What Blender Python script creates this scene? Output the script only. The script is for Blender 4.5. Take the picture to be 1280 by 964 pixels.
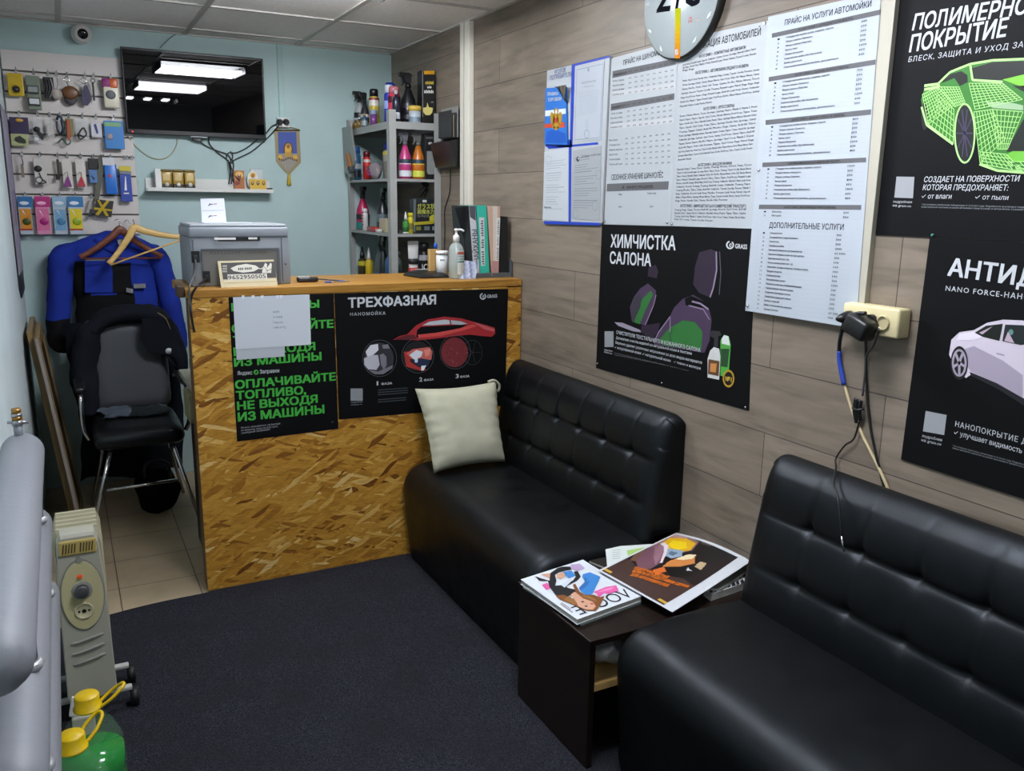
import bpy, bmesh, math, random
import numpy as np
from mathutils import Vector, Matrix, noise
random.seed(7)
for o in list(bpy.data.objects): bpy.data.objects.remove(o)
SC = bpy.context.scene
COL = SC.collection
# ---------------------------------------------------------------- camera
W, YC, D, CE, LX, RY = 1.8263, 3.376, 5.047, 2.405, -0.185, -1.7   # right wall, counter front, back wall, ceiling, left wall, rear wall
F, YAW, PIT, ROL = 1062.67, math.radians(27.816), math.radians(12.1995), math.radians(0.78603)
CAM = Vector((0, 0, 1.56))
fw = Vector((math.sin(YAW)*math.cos(PIT), math.cos(YAW)*math.cos(PIT), -math.sin(PIT)))
rt0 = Vector((math.cos(YAW), -math.sin(YAW), 0)); up0 = rt0.cross(fw)
rt = math.cos(ROL)*rt0 + math.sin(ROL)*up0; up = -math.sin(ROL)*rt0 + math.cos(ROL)*up0
cd = bpy.data.cameras.new('camera'); cam = bpy.data.objects.new('camera', cd); COL.objects.link(cam)
cd.sensor_width = 36; cd.lens = F/1280*36; cd.clip_start = 0.02
M = Matrix((rt, up, -fw)).transposed().to_4x4(); M.translation = CAM; cam.matrix_world = M
SC.camera = cam
# ---------------------------------------------------------------- light level
SC.view_settings.view_transform = 'Standard'; SC.view_settings.look = 'None'
SC.view_settings.gamma = 1; SC.view_settings.use_curve_mapping = False
SC.view_settings.exposure = 0.32
TUBE, PANEL, SPOT = 112.0, 33.0, 40.0          # strength of the ceiling lamps
wd = bpy.data.worlds.new('world'); SC.world = wd; wd.use_nodes = True
wd.node_tree.nodes['Background'].inputs[0].default_value = (.55, .65, .8, 1)
wd.node_tree.nodes['Background'].inputs[1].default_value = .15
SC.cycles.use_denoising = True
SC.cycles.max_bounces = 8
# ---------------------------------------------------------------- helpers
def P(px, py, ax, v):            # the point of plane axis=v seen at pixel px,py of the 1280x964 photograph
    d = fw + rt*((px-640)/F) - up*((py-482)/F)
    return CAM + d*((v-CAM[ax])/d[ax])
def PX(px, py, v): return P(px, py, 0, v)
def PY(px, py, v): return P(px, py, 1, v)
def PZ(px, py, v): return P(px, py, 2, v)
def lin(h):
    h = h.lstrip('#'); r = []
    for i in (0, 2, 4):
        c = int(h[i:i+2], 16)/255; r.append(c/12.92 if c <= .04045 else ((c+.055)/1.055)**2.4)
    return (*r, 1)
MATS = {}
def mat(h, rough=.5, metal=0, trans=0, emit=0, bump=0, bs=200, spec=.5, coat=0, alpha=1):
    k = (h, rough, metal, trans, emit, bump, bs, spec, coat, alpha)
    if k in MATS: return MATS[k]
    m = bpy.data.materials.new('surface'); m.use_nodes = True; nt = m.node_tree
    b = nt.nodes['Principled BSDF']; c = lin(h)
    b.inputs['Base Color'].default_value = c; b.inputs['Roughness'].default_value = rough
    b.inputs['Metallic'].default_value = metal; b.inputs['Transmission Weight'].default_value = trans
    b.inputs['Specular IOR Level'].default_value = spec; b.inputs['Coat Weight'].default_value = coat
    b.inputs['Alpha'].default_value = alpha
    if emit:
        b.inputs['Emission Color'].default_value = c; b.inputs['Emission Strength'].default_value = emit
    if bump:
        tc = nt.nodes.new('ShaderNodeTexCoord'); n = nt.nodes.new('ShaderNodeTexNoise'); n.inputs['Scale'].default_value = bs
        n.inputs['Detail'].default_value = 3
        bp = nt.nodes.new('ShaderNodeBump'); bp.inputs['Strength'].default_value = bump; bp.inputs['Distance'].default_value = .003
        nt.links.new(tc.outputs['Object'], n.inputs['Vector']); nt.links.new(n.outputs[0], bp.inputs['Height']); nt.links.new(bp.outputs[0], b.inputs['Normal'])
    MATS[k] = m; return m
def nodes(name, rough=.5, spec=.5):
    m = bpy.data.materials.new(name); m.use_nodes = True; nt = m.node_tree; b = nt.nodes['Principled BSDF']
    b.inputs['Roughness'].default_value = rough; b.inputs['Specular IOR Level'].default_value = spec
    def N(t, **kw):
        n = nt.nodes.new(t)
        for k, v in kw.items():
            if k in n.inputs.keys(): n.inputs[k].default_value = v
            else: setattr(n, k, v)
        return n
    def L(a, b_): nt.links.new(a, b_)
    tc = N('ShaderNodeTexCoord')
    def mp(scale=(1, 1, 1), rot=(0, 0, 0), loc=(0, 0, 0)):
        n = N('ShaderNodeMapping'); n.inputs['Scale'].default_value = scale; n.inputs['Rotation'].default_value = rot; n.inputs['Location'].default_value = loc
        L(tc.outputs['Object'], n.inputs['Vector']); return n.outputs[0]
    def ramp(src, stops):
        n = N('ShaderNodeValToRGB'); e = n.color_ramp.elements
        while len(e) < len(stops): e.new(.5)
        for i, (p, c) in enumerate(stops): e[i].position = p; e[i].color = lin(c) if isinstance(c, str) else (c, c, c, 1)
        L(src, n.inputs[0]); return n.outputs[0]
    def mix(f, a, b_, bt='MIX'):
        n = N('ShaderNodeMixRGB', blend_type=bt)
        for s, x in ((0, f), (1, a), (2, b_)):
            if hasattr(x, 'links'): L(x, n.inputs[s])
            elif isinstance(x, str): n.inputs[s].default_value = lin(x)
            else: n.inputs[s].default_value = x
        return n.outputs[0]
    def bump(src, s, d=.004):
        n = N('ShaderNodeBump', Strength=s, Distance=d); L(src, n.inputs['Height']); L(n.outputs[0], b.inputs['Normal'])
    return m, b, N, L, mp, ramp, mix, bump
WM = {}
def tag(o, label, cat, group=None):
    o['label'] = label; o['category'] = cat
    if group: o['group'] = group
    return o
def thing(name, label, cat, loc=(0, 0, 0), group=None, rz=0):
    o = bpy.data.objects.new(name, None); COL.objects.link(o); o.empty_display_size = .05
    o.location = loc; o.rotation_euler = (0, 0, rz)
    WM[o] = Matrix.Translation(Vector(loc)) @ Matrix.Rotation(rz, 4, 'Z')
    return tag(o, label, cat, group)
def ring(c, ax1, ax2, n): return [c + ax1*math.cos(2*math.pi*i/n) + ax2*math.sin(2*math.pi*i/n) for i in range(n)]
def frame(d):
    d = d.normalized(); a = Vector((0, 0, 1)) if abs(d.z) < .95 else Vector((1, 0, 0))
    u = d.cross(a).normalized(); return u, d.cross(u).normalized()
class MB:
    def __init__(s): s.bm = bmesh.new(); s.ms = []; s.bm.faces.layers.int.new('done')
    @property
    def ly(s): return s.bm.faces.layers.int['done']
    def mi(s, m):
        if m not in s.ms: s.ms.append(m)
        return s.ms.index(m)
    def face(s, vs, m, smooth=False):
        try: f = s.bm.faces.new(vs)
        except ValueError: return
        f.material_index = s.mi(m); f.smooth = smooth; f[s.ly] = 1; return f
    def poly(s, pts, m): return s.face([s.bm.verts.new(p) for p in pts], m)
    def done(s, m, smooth=False):
        i = s.mi(m); ly = s.ly
        for f in s.bm.faces:
            if not f[ly]: f.material_index = i; f.smooth = smooth; f[ly] = 1
    def box(s, c, size, m, bev=0, rot=None, seg=2):
        mt = Matrix.Translation(Vector(c)) @ (rot.to_4x4() if rot else Matrix()) @ Matrix.Diagonal((*size, 1))
        r = bmesh.ops.create_cube(s.bm, size=1, matrix=mt)
        if bev:
            es = list({e for v in r['verts'] for e in v.link_edges})
            bmesh.ops.bevel(s.bm, geom=es, offset=bev, segments=seg, affect='EDGES', profile=.5)
        s.done(m, bev > .004); return s
    def bb(s, a, b, m, bev=0):
        return s.box([(a[i]+b[i])/2 for i in range(3)], [abs(b[i]-a[i]) for i in range(3)], m, bev)
    def loft(s, rings, m, cap=True, closed=False, smooth=True, mf=None):
        R = [[s.bm.verts.new(p) for p in r] for r in rings]; n = len(R[0])
        for i in range(len(R)-(0 if closed else 1)):
            a, b = R[i], R[(i+1) % len(R)]
            for j in range(n):
                f = s.face([a[j], a[(j+1) % n], b[(j+1) % n], b[j]], m, smooth)
                if mf and f: f.material_index = s.mi(mf(f.calc_center_median()))
        if cap and not closed:
            for q in (R[0], R[-1]): s.face(q if q is R[-1] else q[::-1], m, False)
        return s
    def cyl(s, p0, p1, r0, m, r1=None, n=16, cap=True):
        p0, p1 = Vector(p0), Vector(p1); u, v = frame(p1-p0); r1 = r0 if r1 is None else r1
        return s.loft([ring(p0, u*r0, v*r0, n), ring(p1, u*r1, v*r1, n)], m, cap)
    def lathe(s, prof, m, c=(0, 0, 0), n=16, sx=1, sy=1, ax=None):
        c = Vector(c); rs = []
        if ax is None: e1, e2, e3 = Vector((1, 0, 0)), Vector((0, 1, 0)), Vector((0, 0, 1))
        else: e3 = Vector(ax).normalized(); e1, e2 = frame(e3)
        for r, z in prof: r = max(r, .0003); rs.append(ring(c+e3*z, e1*r*sx, e2*r*sy, n))
        return s.loft(rs, m)
    def tube(s, pts, r, m, n=8, closed=False, smooth_path=0):
        pts = [Vector(p) for p in pts]
        if smooth_path: pts = catmull(pts, smooth_path, closed)
        N = len(pts); rs = []; pu = None
        for i, p in enumerate(pts):
            a = pts[(i-1) % N] if closed or i else p; b = pts[(i+1) % N] if closed or i < N-1 else p
            d = (b-a); d = d.normalized() if d.length > 1e-9 else Vector((0, 0, 1))
            if pu is None: u, v = frame(d)
            else:
                u = (pu - d*pu.dot(d)); u = u.normalized() if u.length > 1e-6 else frame(d)[0]; v = d.cross(u)
            pu = u; rr = r[i*len(r)//N] if isinstance(r, (list, tuple)) else r
            rs.append(ring(p, u*rr, v*rr, n))
        return s.loft(rs, m, closed=closed)
    def ball(s, c, r, m, n=12):
        r = r if isinstance(r, (tuple, list)) else (r, r, r)
        prof = [(math.sin(math.pi*i/n), -math.cos(math.pi*i/n)) for i in range(n+1)]
        c = Vector(c); rs = [ring(c+Vector((0, 0, z*r[2])), Vector((max(q, .002)*r[0], 0, 0)), Vector((0, max(q, .002)*r[1], 0)), n+4) for q, z in prof]
        return s.loft(rs, m)
    def prism(s, pts, vec, m, smooth=False):
        pts = [Vector(p) for p in pts]; vec = Vector(vec)
        return s.loft([pts, [p+vec for p in pts]], m, smooth=smooth)
    def grid(s, fn, nu, nv, m, mf=None, smooth=True):
        V = [[s.bm.verts.new(fn(i/nu, j/nv)) for j in range(nv+1)] for i in range(nu+1)]
        for i in range(nu):
            for j in range(nv):
                f = s.face([V[i][j], V[i+1][j], V[i+1][j+1], V[i][j+1]], m, smooth)
                if mf: f.material_index = s.mi(mf((i+.5)/nu, (j+.5)/nv))
        return s
    def wrinkle(s, amp, sc, seed=0):
        for v in s.bm.verts: v.co += noise.noise_vector(v.co*sc + Vector((seed, seed, 0)))*amp
        return s
    def fixn(s): bmesh.ops.recalc_face_normals(s.bm, faces=s.bm.faces); return s
    def build(s, name, parent=None, label=None, fix=True):
        if fix: s.fixn()
        if parent is not None: s.bm.transform(WM[parent].inverted())
        me = bpy.data.meshes.new(name); s.bm.to_mesh(me); s.bm.free()
        for m in s.ms: me.materials.append(m)
        out = None
        for me in (pieces(me, name) if parent is not None else [me]):
            o = bpy.data.objects.new(name, me); COL.objects.link(o)
            if parent is not None: o.parent = parent; WM[o] = WM[parent].copy()
            else: WM[o] = Matrix()
            if label: o['label'] = label
            out = out or o
        return out
def pieces(me, name):            # separate marks, pins, feet ... become separate parts
    n = len(me.vertices); co = np.empty(n*3, np.float32); me.vertices.foreach_get('co', co); co = co.reshape(n, 3)
    par = list(range(n))
    def find(i):
        while par[i] != i: par[i] = par[par[i]]; i = par[i]
        return i
    for e in me.edges:
        a, b = find(e.vertices[0]), find(e.vertices[1])
        if a != b: par[b] = a
    root = np.array([find(i) for i in range(n)]); rs, isl = np.unique(root, return_inverse=True); k = len(rs)
    if k < 2 or k > 6000: return [me]
    lo = np.full((k, 3), 1e9); hi = -lo; np.minimum.at(lo, isl, co); np.maximum.at(hi, isl, co); size = (hi-lo).max(axis=1)
    pc = -np.ones(k, int); c = 0
    for i in range(k):
        if pc[i] >= 0: continue
        st = [i]; pc[i] = c
        while st:
            j = st.pop(); gap = np.maximum(0, np.maximum(lo-hi[j], lo[j]-hi)); near = (np.sqrt((gap**2).sum(1)) <= np.maximum(.02, .5*np.maximum(size, size[j]))) & (pc < 0)
            for q in np.nonzero(near)[0]: pc[q] = c; st.append(int(q))
        c += 1
    if c < 2: return [me]
    vp = pc[isl]; res = []; ms = list(me.materials)
    vidx = np.empty(n, int)
    polys = [(tuple(p.vertices), p.material_index, p.use_smooth) for p in me.polygons]
    for q in range(c):
        sel = np.nonzero(vp == q)[0]; vidx[sel] = range(len(sel)); m2 = bpy.data.meshes.new(name); ps = [p for p in polys if vp[p[0][0]] == q]
        m2.from_pydata([tuple(map(float, co[i])) for i in sel], [], [[int(vidx[i]) for i in p[0]] for p in ps]); used = sorted({p[1] for p in ps})
        for u in used: m2.materials.append(ms[u])
        for f, p in zip(m2.polygons, ps): f.material_index = used.index(p[1]); f.use_smooth = p[2]
        res.append(m2)
    bpy.data.meshes.remove(me); return res
def catmull(p, k, closed=False):
    N = len(p); out = []
    for i in range(N if closed else N-1):
        if closed: a, b, c, d = p[(i-1) % N], p[i], p[(i+1) % N], p[(i+2) % N]
        else: a, b, c, d = p[max(i-1, 0)], p[i], p[i+1], p[min(i+2, N-1)]
        for j in range(k):
            t = j/k
            out.append(.5*((2*b)+(c-a)*t+(2*a-5*b+4*c-d)*t*t+(3*b-a-3*c+d)*t**3))
    if not closed: out.append(p[-1])
    return out
def recenter(o, base=None):      # give a one-mesh thing an origin at its own base
    me = o.data; vs = [v.co for v in me.vertices]
    c = Vector(((min(v.x for v in vs)+max(v.x for v in vs))/2, (min(v.y for v in vs)+max(v.y for v in vs))/2, min(v.z for v in vs)))
    me.transform(Matrix.Translation(-c)); o.location = c; WM[o] = Matrix.Translation(c); return o
def solo(mb, name, label, cat, group=None): return tag(recenter(mb.build(name)), label, cat, group)
def struct(mb, name): o = mb.build(name); o['kind'] = 'structure'; return o
def dup(root, loc, label=None, rz=None):
    r = root.copy(); COL.objects.link(r); r.location = loc
    if rz is not None: r.rotation_euler = (0, 0, rz)
    if label: r['label'] = label
    for ch in list(root.children):
        c = ch.copy(); COL.objects.link(c); c.parent = r
        for g in list(ch.children): d = g.copy(); COL.objects.link(d); d.parent = c
    return r
GL_CACHE = {}
def fill_outline(me):
    """fill the outlines of a lettering mesh letter by letter (non-zero winding), so that overlapping strokes stay solid"""
    from mathutils.geometry import delaunay_2d_cdt
    n = len(me.vertices); co = np.empty(n*3, np.float32); me.vertices.foreach_get('co', co); co = co.reshape(n, 3)[:, :2]; nb = [[] for _ in range(n)]
    for e in me.edges: a, b = e.vertices; nb[a].append(b); nb[b].append(a)
    seen = [False]*n; loops = []
    for i in range(n):
        if seen[i] or len(nb[i]) < 2: continue
        lp = [i]; seen[i] = True; cur = min(nb[i], key=lambda j: abs(j-i-1))
        while not seen[cur]:
            lp.append(cur); seen[cur] = True; nx = [j for j in nb[cur] if not seen[j]]
            if not nx: break
            cur = nx[0]
        if len(lp) > 2: loops.append(co[lp])
    loops.sort(key=lambda l: l[:, 0].min()); groups = []
    for l in loops:
        if groups and l[:, 0].min() < groups[-1][1]-1e-4: groups[-1][0].append(l); groups[-1][1] = max(groups[-1][1], l[:, 0].max())
        else: groups.append([[l], l[:, 0].max()])
    vs, fs = [], []
    for ls, _ in groups:
        x0 = min(l[:, 0].min() for l in ls); key = tuple((len(l), round(float(l[0, 0]-x0), 3), round(float(l[0, 1]), 3), round(float(l[len(l)//2, 0]-x0), 3)) for l in ls)
        if key not in GL_CACHE:
            V, E = [], []
            for l in ls: b = len(V); V += [Vector((float(p[0]-x0), float(p[1]))) for p in l]; E += [(b+i, b+(i+1) % len(l)) for i in range(len(l))]
            ov, oe, of, *_r = delaunay_2d_cdt(V, E, [], 0, 1e-6)
            A = np.concatenate([l for l in ls])-np.array([x0, 0]); B = np.concatenate([np.roll(l, -1, 0) for l in ls])-np.array([x0, 0]); keep = []
            for f in of:
                p = (np.array(ov[f[0]])+np.array(ov[f[1]])+np.array(ov[f[2]]))/3
                upw = (A[:, 1] <= p[1]) & (B[:, 1] > p[1]); dnw = (A[:, 1] > p[1]) & (B[:, 1] <= p[1]); c = (B[:, 0]-A[:, 0])*(p[1]-A[:, 1])-(p[0]-A[:, 0])*(B[:, 1]-A[:, 1])
                if int((upw & (c > 0)).sum())-int((dnw & (c < 0)).sum()) != 0: keep.append(tuple(f))
            GL_CACHE[key] = ([(v.x, v.y) for v in ov], keep)
        v_, f_ = GL_CACHE[key]; b = len(vs); vs += [Vector((x+float(x0), y, 0)) for x, y in v_]; fs += [tuple(b+i for i in f) for f in f_]
    return vs, fs
# ---- flat artwork: shapes and lettering laid on a real plane
TX = {}
_tc = bpy.data.curves.new('t', 'FONT'); _to = bpy.data.objects.new('t', _tc); _tc.fill_mode = 'NONE'
def glyphs(t, bold, shear, res, sp=1):
    k = (t, bold, shear, res, sp)
    if k not in TX:
        _tc.body = t; _tc.shear = shear; _tc.resolution_u = res; _tc.space_character = sp
        v0, f0 = fill_outline(_to.to_mesh()); _to.to_mesh_clear()
        if bold > 0:      # heavier strokes: the same glyphs overlaid with small shifts
            vs, fs = [], []
            for dx, dy in ((-1, -1), (1, -1), (-1, 1), (1, 1)): n = len(vs); vs += [v+Vector((dx*bold, dy*bold*.8, n/max(1, len(v0))+1)) for v in v0]; fs += [tuple(i+n for i in f) for f in f0]
            v0, f0 = vs, fs
        TX[k] = (v0, f0)
    return TX[k]
class Plane:
    def __init__(s, ax, v, r, n): s.ax, s.v, s.r, s.n = ax, v, Vector(r), Vector(n); s.u = s.n.cross(s.r)
    def pt(s, q, k=0): return P(q[0], q[1], s.ax, s.v) + s.n*k
RW = Plane(0, W, (0, -1, 0), (-1, 0, 0)); CF = Plane(1, YC, (1, 0, 0), (0, -1, 0)); BW = Plane(1, D, (1, 0, 0), (0, -1, 0))
class Art(MB):
    def __init__(s, pl, k=.0022, z=None): super().__init__(); s.pl = pl; s.k = k; s.z = z or (lambda x, y: (x, y))
    def q(s, p, k=0): return s.pl.pt(s.z(*p), s.k+k)
    def shape(s, pts, m, k=0): s.poly([s.q(p, k) for p in pts], m); return s
    def rect(s, a, b, m, k=0): return s.shape([a, (b[0], a[1]), b, (a[0], b[1])], m, k)
    def ell(s, c, rx, ry, m, k=0, n=28): return s.shape([(c[0]+rx*math.cos(2*math.pi*i/n), c[1]+ry*math.sin(2*math.pi*i/n)) for i in range(n)], m, k)
    def line(s, pts, w, m, k=0):
        q = [s.q(p, k) for p in pts]; w = w/2
        for a, b in zip(q, q[1:]):
            d = (b-a)
            if d.length < 1e-7: continue
            t = s.pl.n.cross(d.normalized())*w; s.poly([a-t, b-t, b+t, a+t], m)
        return s
    def ringl(s, c, rx, ry, w, m, k=0, a0=0, a1=360, n=30): return s.line([(c[0]+rx*math.cos(math.radians(a0+(a1-a0)*i/n)), c[1]+ry*math.sin(math.radians(a0+(a1-a0)*i/n))) for i in range(n+1)], w, m, k)
    def mesh(s, c4, nu, nv, w, m, k=0, bow=0):
        a, b, c, d = [Vector((*p, 0)) for p in c4]
        f = lambda u, v: ((a*(1-u)+b*u)*(1-v)+(d*(1-u)+c*u)*v)
        g = lambda u, v: (f(u, v).x, f(u, v).y+bow*math.sin(math.pi*u))
        for i in range(nu+1): s.line([g(i/nu, j/4) for j in range(5)], w, m, k)
        for j in range(nv+1): s.line([g(i/8, j/nv) for i in range(9)], w, m, k)
        return s
    def text(s, t, a, b, h, m, k=0, bold=.0, shear=0, res=2, sp=1):
        vs, fs = glyphs(t, bold, shear, res, sp)
        if not vs: return s
        A, B, T = s.q(a, k), s.q(b, k), s.q((a[0], a[1]-h), k)
        R = B-A; x0 = min(v.x for v in vs); x1 = max(v.x for v in vs); sx = R.length/max(x1-x0, 1e-6)
        U = s.pl.n.cross(R.normalized()); hh = abs((T-A).dot(U)); sy = hh/.72
        V = [s.bm.verts.new(A + R.normalized()*(v.x-x0)*sx + U*v.y*sy + s.pl.n*v.z*.00008) for v in vs]
        i = s.mi(m)
        for f in fs:
            try: g = s.bm.faces.new([V[j] for j in f]); g.material_index = i; g[s.ly] = 1
            except ValueError: pass
        return s
    def build(s, name, parent=None, label=None, fix=False): return super().build(name, parent, label, fix)
def Z(ox, oy, f): return lambda x, y: (ox+x/f, oy+y/f)      # coordinates read off an enlarged crop
def sheet(pl, c4, m, k0=.0003, k1=.002):
    b = MB(); q = [pl.pt(p, k0) for p in c4]
    if pl is CF:
        for p in q: p.z = min(p.z, 1.1885)
    b.prism(q, pl.n*(k1-k0), m); return b
def poster(name, label, cat, pl, c4, m, part='sheet', k0=.0003, k1=.002, group=None):
    base = (pl.pt(c4[2], 0)+pl.pt(c4[3], 0))/2
    t = thing(name, label, cat, base, group); sheet(pl, c4, m, k0, k1).build(part, t); return t
WH = mat('c6cbce', .6); BLK = mat('07080a', .6, spec=.16); INK = mat('15171a', .7); GRY = mat('6d6f70', .7); GRN = mat('3fae3c', .6)
BLACKP = mat('101112', .4); CHROME = mat('c8c8c8', .15, 1); STEEL = mat('9a9da0', .4, .6); WHITEP = mat('dcdcd8', .4); RUB = mat('0a0a0a', .6)
# ---------------------------------------------------------------- surfaces of the room
def m_paint(name, h):
    m, b, N, L, mp, ramp, mix, bump = nodes(name, .6, .3); n = N('ShaderNodeTexNoise', Scale=3, Detail=4); L(mp(), n.inputs['Vector'])
    r = lin(h); L(mix(ramp(n.outputs[0], [(.3, 0.0), (.7, 1.0)]), h, '#%02x%02x%02x' % tuple(max(0, int(int(h[i:i+2], 16)*.95)) for i in (0, 2, 4))), b.inputs['Base Color'])
    n2 = N('ShaderNodeTexNoise', Scale=260, Detail=2); L(mp(), n2.inputs['Vector']); bump(n2.outputs[0], .12, .002); return m
TEAL = m_paint('teal_paint', 'aec5c3'); LEFTP = m_paint('pale_paint', 'd6e4e6'); REARP = m_paint('rear_paint', 'b9c4c4')
def m_plank():
    m, b, N, L, mp, ramp, mix, bump = nodes('grey_plank', .5, .3)
    # world y runs along the planks, z across
    cm = N('ShaderNodeCombineXYZ'); sp = N('ShaderNodeSeparateXYZ'); L(mp(loc=(0, .37, -.095)), sp.inputs[0]); L(sp.outputs[1], cm.inputs[0]); L(sp.outputs[2], cm.inputs[1])
    br = N('ShaderNodeTexBrick', offset=.37, offset_frequency=2); L(cm.outputs[0], br.inputs['Vector'])
    for k, v in (('Scale', 1), ('Mortar Size', .0016), ('Mortar Smooth', .2), ('Brick Width', 1.1), ('Row Height', .199), ('Bias', 0)): br.inputs[k].default_value = v
    br.inputs['Color1'].default_value = lin('867b6c'); br.inputs['Color2'].default_value = lin('786e61'); br.inputs['Mortar'].default_value = lin('48423c')
    n = N('ShaderNodeTexNoise', Scale=1, Detail=6, Roughness=.62, Distortion=.5); L(mp((1, 2.4, 26)), n.inputs['Vector'])
    g = ramp(n.outputs[0], [(.32, .72), (.5, 1.0), (.7, 1.12)])
    n2 = N('ShaderNodeTexNoise', Scale=1, Detail=3, Distortion=2.2); L(mp((1, 1.3, 7)), n2.inputs['Vector'])
    w = ramp(n2.outputs[0], [(.4, .88), (.6, 1.05)])
    c = mix(1, mix(1, br.outputs[0], g, 'MULTIPLY'), w, 'MULTIPLY'); L(c, b.inputs['Base Color'])
    bump(g, .12, .003); return m
PLANK = m_plank()
def m_osb():
    m, b, N, L, mp, ramp, mix, bump = nodes('osb_board', .42, .4); cs = []; hs = []
    for rot, sc, off in ((.16, (8, 9, 46), 0), (-.3, (10, 9, 62), 3.1), (.55, (11, 9, 58), 7.7)):
        n = N('ShaderNodeTexNoise', Scale=9, Detail=2); L(mp(), n.inputs['Vector'])
        ad = N('ShaderNodeVectorMath', operation='MULTIPLY_ADD'); L(n.outputs['Color'], ad.inputs[0]); ad.inputs[1].default_value = (.22, .1, 1.3); sm = N('ShaderNodeVectorMath', operation='MULTIPLY'); L(mp((1, 1, 1), (0, rot, 0), (off, 0, off)), sm.inputs[0]); sm.inputs[1].default_value = sc; L(sm.outputs[0], ad.inputs[2])
        v = N('ShaderNodeTexVoronoi', Scale=1); L(ad.outputs[0], v.inputs['Vector']); s = N('ShaderNodeSeparateColor'); L(v.outputs['Color'], s.inputs[0])
        cs.append(ramp(s.outputs[0], [(0, '6b3f12'), (.07, '95621f'), (.16, 'ad7a2a'), (.5, 'bd8a33'), (.8, 'c8973f'), (.93, 'd6ab58'), (1, 'e6c684')])); hs.append(s.outputs[1])
    def gt(a, t): n = N('ShaderNodeMath', operation='GREATER_THAN'); L(a, n.inputs[0]); n.inputs[1].default_value = t; return n.outputs[0]
    c = mix(gt(hs[1], .5), cs[0], cs[1]); c = mix(gt(hs[2], .62), c, cs[2])
    n = N('ShaderNodeTexNoise', Scale=1, Detail=5); L(mp((30, 30, 260), (0, .15, 0)), n.inputs['Vector'])
    c = mix(1, c, ramp(n.outputs[0], [(.3, .68), (.55, 1.0)]), 'MULTIPLY'); L(c, b.inputs['Base Color']); bump(hs[0], .2, .004); return m
OSB = m_osb()
def m_wood(name, a, c_, ax=0, sc=1, rough=.4):
    m, b, N, L, mp, ramp, mix, bump = nodes(name, rough, .4); s = [38*sc]*3; s[ax] = 2.6*sc
    n = N('ShaderNodeTexNoise', Scale=1, Detail=6, Roughness=.6, Distortion=.6); L(mp(s), n.inputs['Vector'])
    L(ramp(n.outputs[0], [(.3, a), (.7, c_)]), b.inputs['Base Color']); bump(n.outputs[0], .1, .002); return m
OAK = m_wood('golden_wood', '8a5c1e', 'b98a3c', 0); BROWN = m_wood('brown_wood', '4d3519', '6e4f2b', 2); WENGE = m_wood('wenge', '120b08', '241811', 1, 1.3, .38)
PALEW = m_wood('pale_wood', 'c59d58', 'd9b877', 0, 2); REDW = m_wood('red_wood', '5a2d1c', '7c4630', 0, 2); LATH = m_wood('lath_wood', '6f5a37', '8e754b', 2)
def m_carpet():
    m, b, N, L, mp, ramp, mix, bump = nodes('navy_carpet', .95, .1)
    n = N('ShaderNodeTexNoise', Scale=420, Detail=2); L(mp(), n.inputs['Vector']); n2 = N('ShaderNodeTexNoise', Scale=5, Detail=5); L(mp(), n2.inputs['Vector'])
    c = ramp(n.outputs[0], [(.3, '101116'), (.5, '23242a'), (.75, '4a4c55')]); c = mix(ramp(n2.outputs[0], [(.38, 0.0), (.66, .55)]), c, '242326'); L(c, b.inputs['Base Color'])
    bump(n.outputs[0], .6, .004); return m
CARPET = m_carpet()
def m_tile():
    m, b, N, L, mp, ramp, mix, bump = nodes('beige_tile', .35, .4)
    br = N('ShaderNodeTexBrick', offset=0.0); L(mp(loc=(-.09+.295*4, -3.57+.295*40, 0)), br.inputs['Vector'])
    for k, v in (('Scale', 1), ('Mortar Size', .0022), ('Brick Width', .295), ('Row Height', .295), ('Bias', 0)): br.inputs[k].default_value = v
    br.inputs['Color1'].default_value = lin('b5a284'); br.inputs['Color2'].default_value = lin('ad9a7d'); br.inputs['Mortar'].default_value = lin('5c5142')
    n = N('ShaderNodeTexNoise', Scale=6, Detail=5); L(mp(), n.inputs['Vector'])
    L(mix(1, br.outputs[0], ramp(n.outputs[0], [(.35, .86), (.65, 1.04)]), 'MULTIPLY'), b.inputs['Base Color']); bump(br.outputs[1], -.2, .002); return m
def m_ceil():
    m, b, N, L, mp, ramp, mix, bump = nodes('ceiling_board', .8, .2); n = N('ShaderNodeTexNoise', Scale=90, Detail=4); L(mp(), n.inputs['Vector'])
    L(ramp(n.outputs[0], [(.3, 'e6e1dc'), (.6, 'f2eee9')]), b.inputs['Base Color']); bump(n.outputs[0], .15, .003); return m
def m_leather(name, h, rough=.36):
    m, b, N, L, mp, ramp, mix, bump = nodes(name, rough, .36); v = N('ShaderNodeTexVoronoi', Scale=420); L(mp(), v.inputs['Vector'])
    n = N('ShaderNodeTexNoise', Scale=12, Detail=4); L(mp(), n.inputs['Vector']); b.inputs['Base Color'].default_value = lin(h); b.inputs['Specular Tint'].default_value = (.82, .92, 1, 1)
    L(ramp(n.outputs[0], [(.3, rough-.05), (.7, rough+.07)]), b.inputs['Roughness']); bump(v.outputs[0], .12, .0012); return m
LEATHER = m_leather('black_leatherette', '040506', .44); CHAIRL = m_leather('chair_leather', '0d0d0e', .34)
def m_cloth(name, h, sc=700, rough=.9):
    m, b, N, L, mp, ramp, mix, bump = nodes(name, rough, .2); n = N('ShaderNodeTexNoise', Scale=sc, Detail=2); L(mp(), n.inputs['Vector'])
    n2 = N('ShaderNodeTexNoise', Scale=14, Detail=4); L(mp(), n2.inputs['Vector'])
    d = '#%02x%02x%02x' % tuple(int(int(h[i:i+2], 16)*.86) for i in (0, 2, 4)); L(mix(n2.outputs[0], h, d), b.inputs['Base Color']); bump(n.outputs[0], .4, .002); return m
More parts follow.
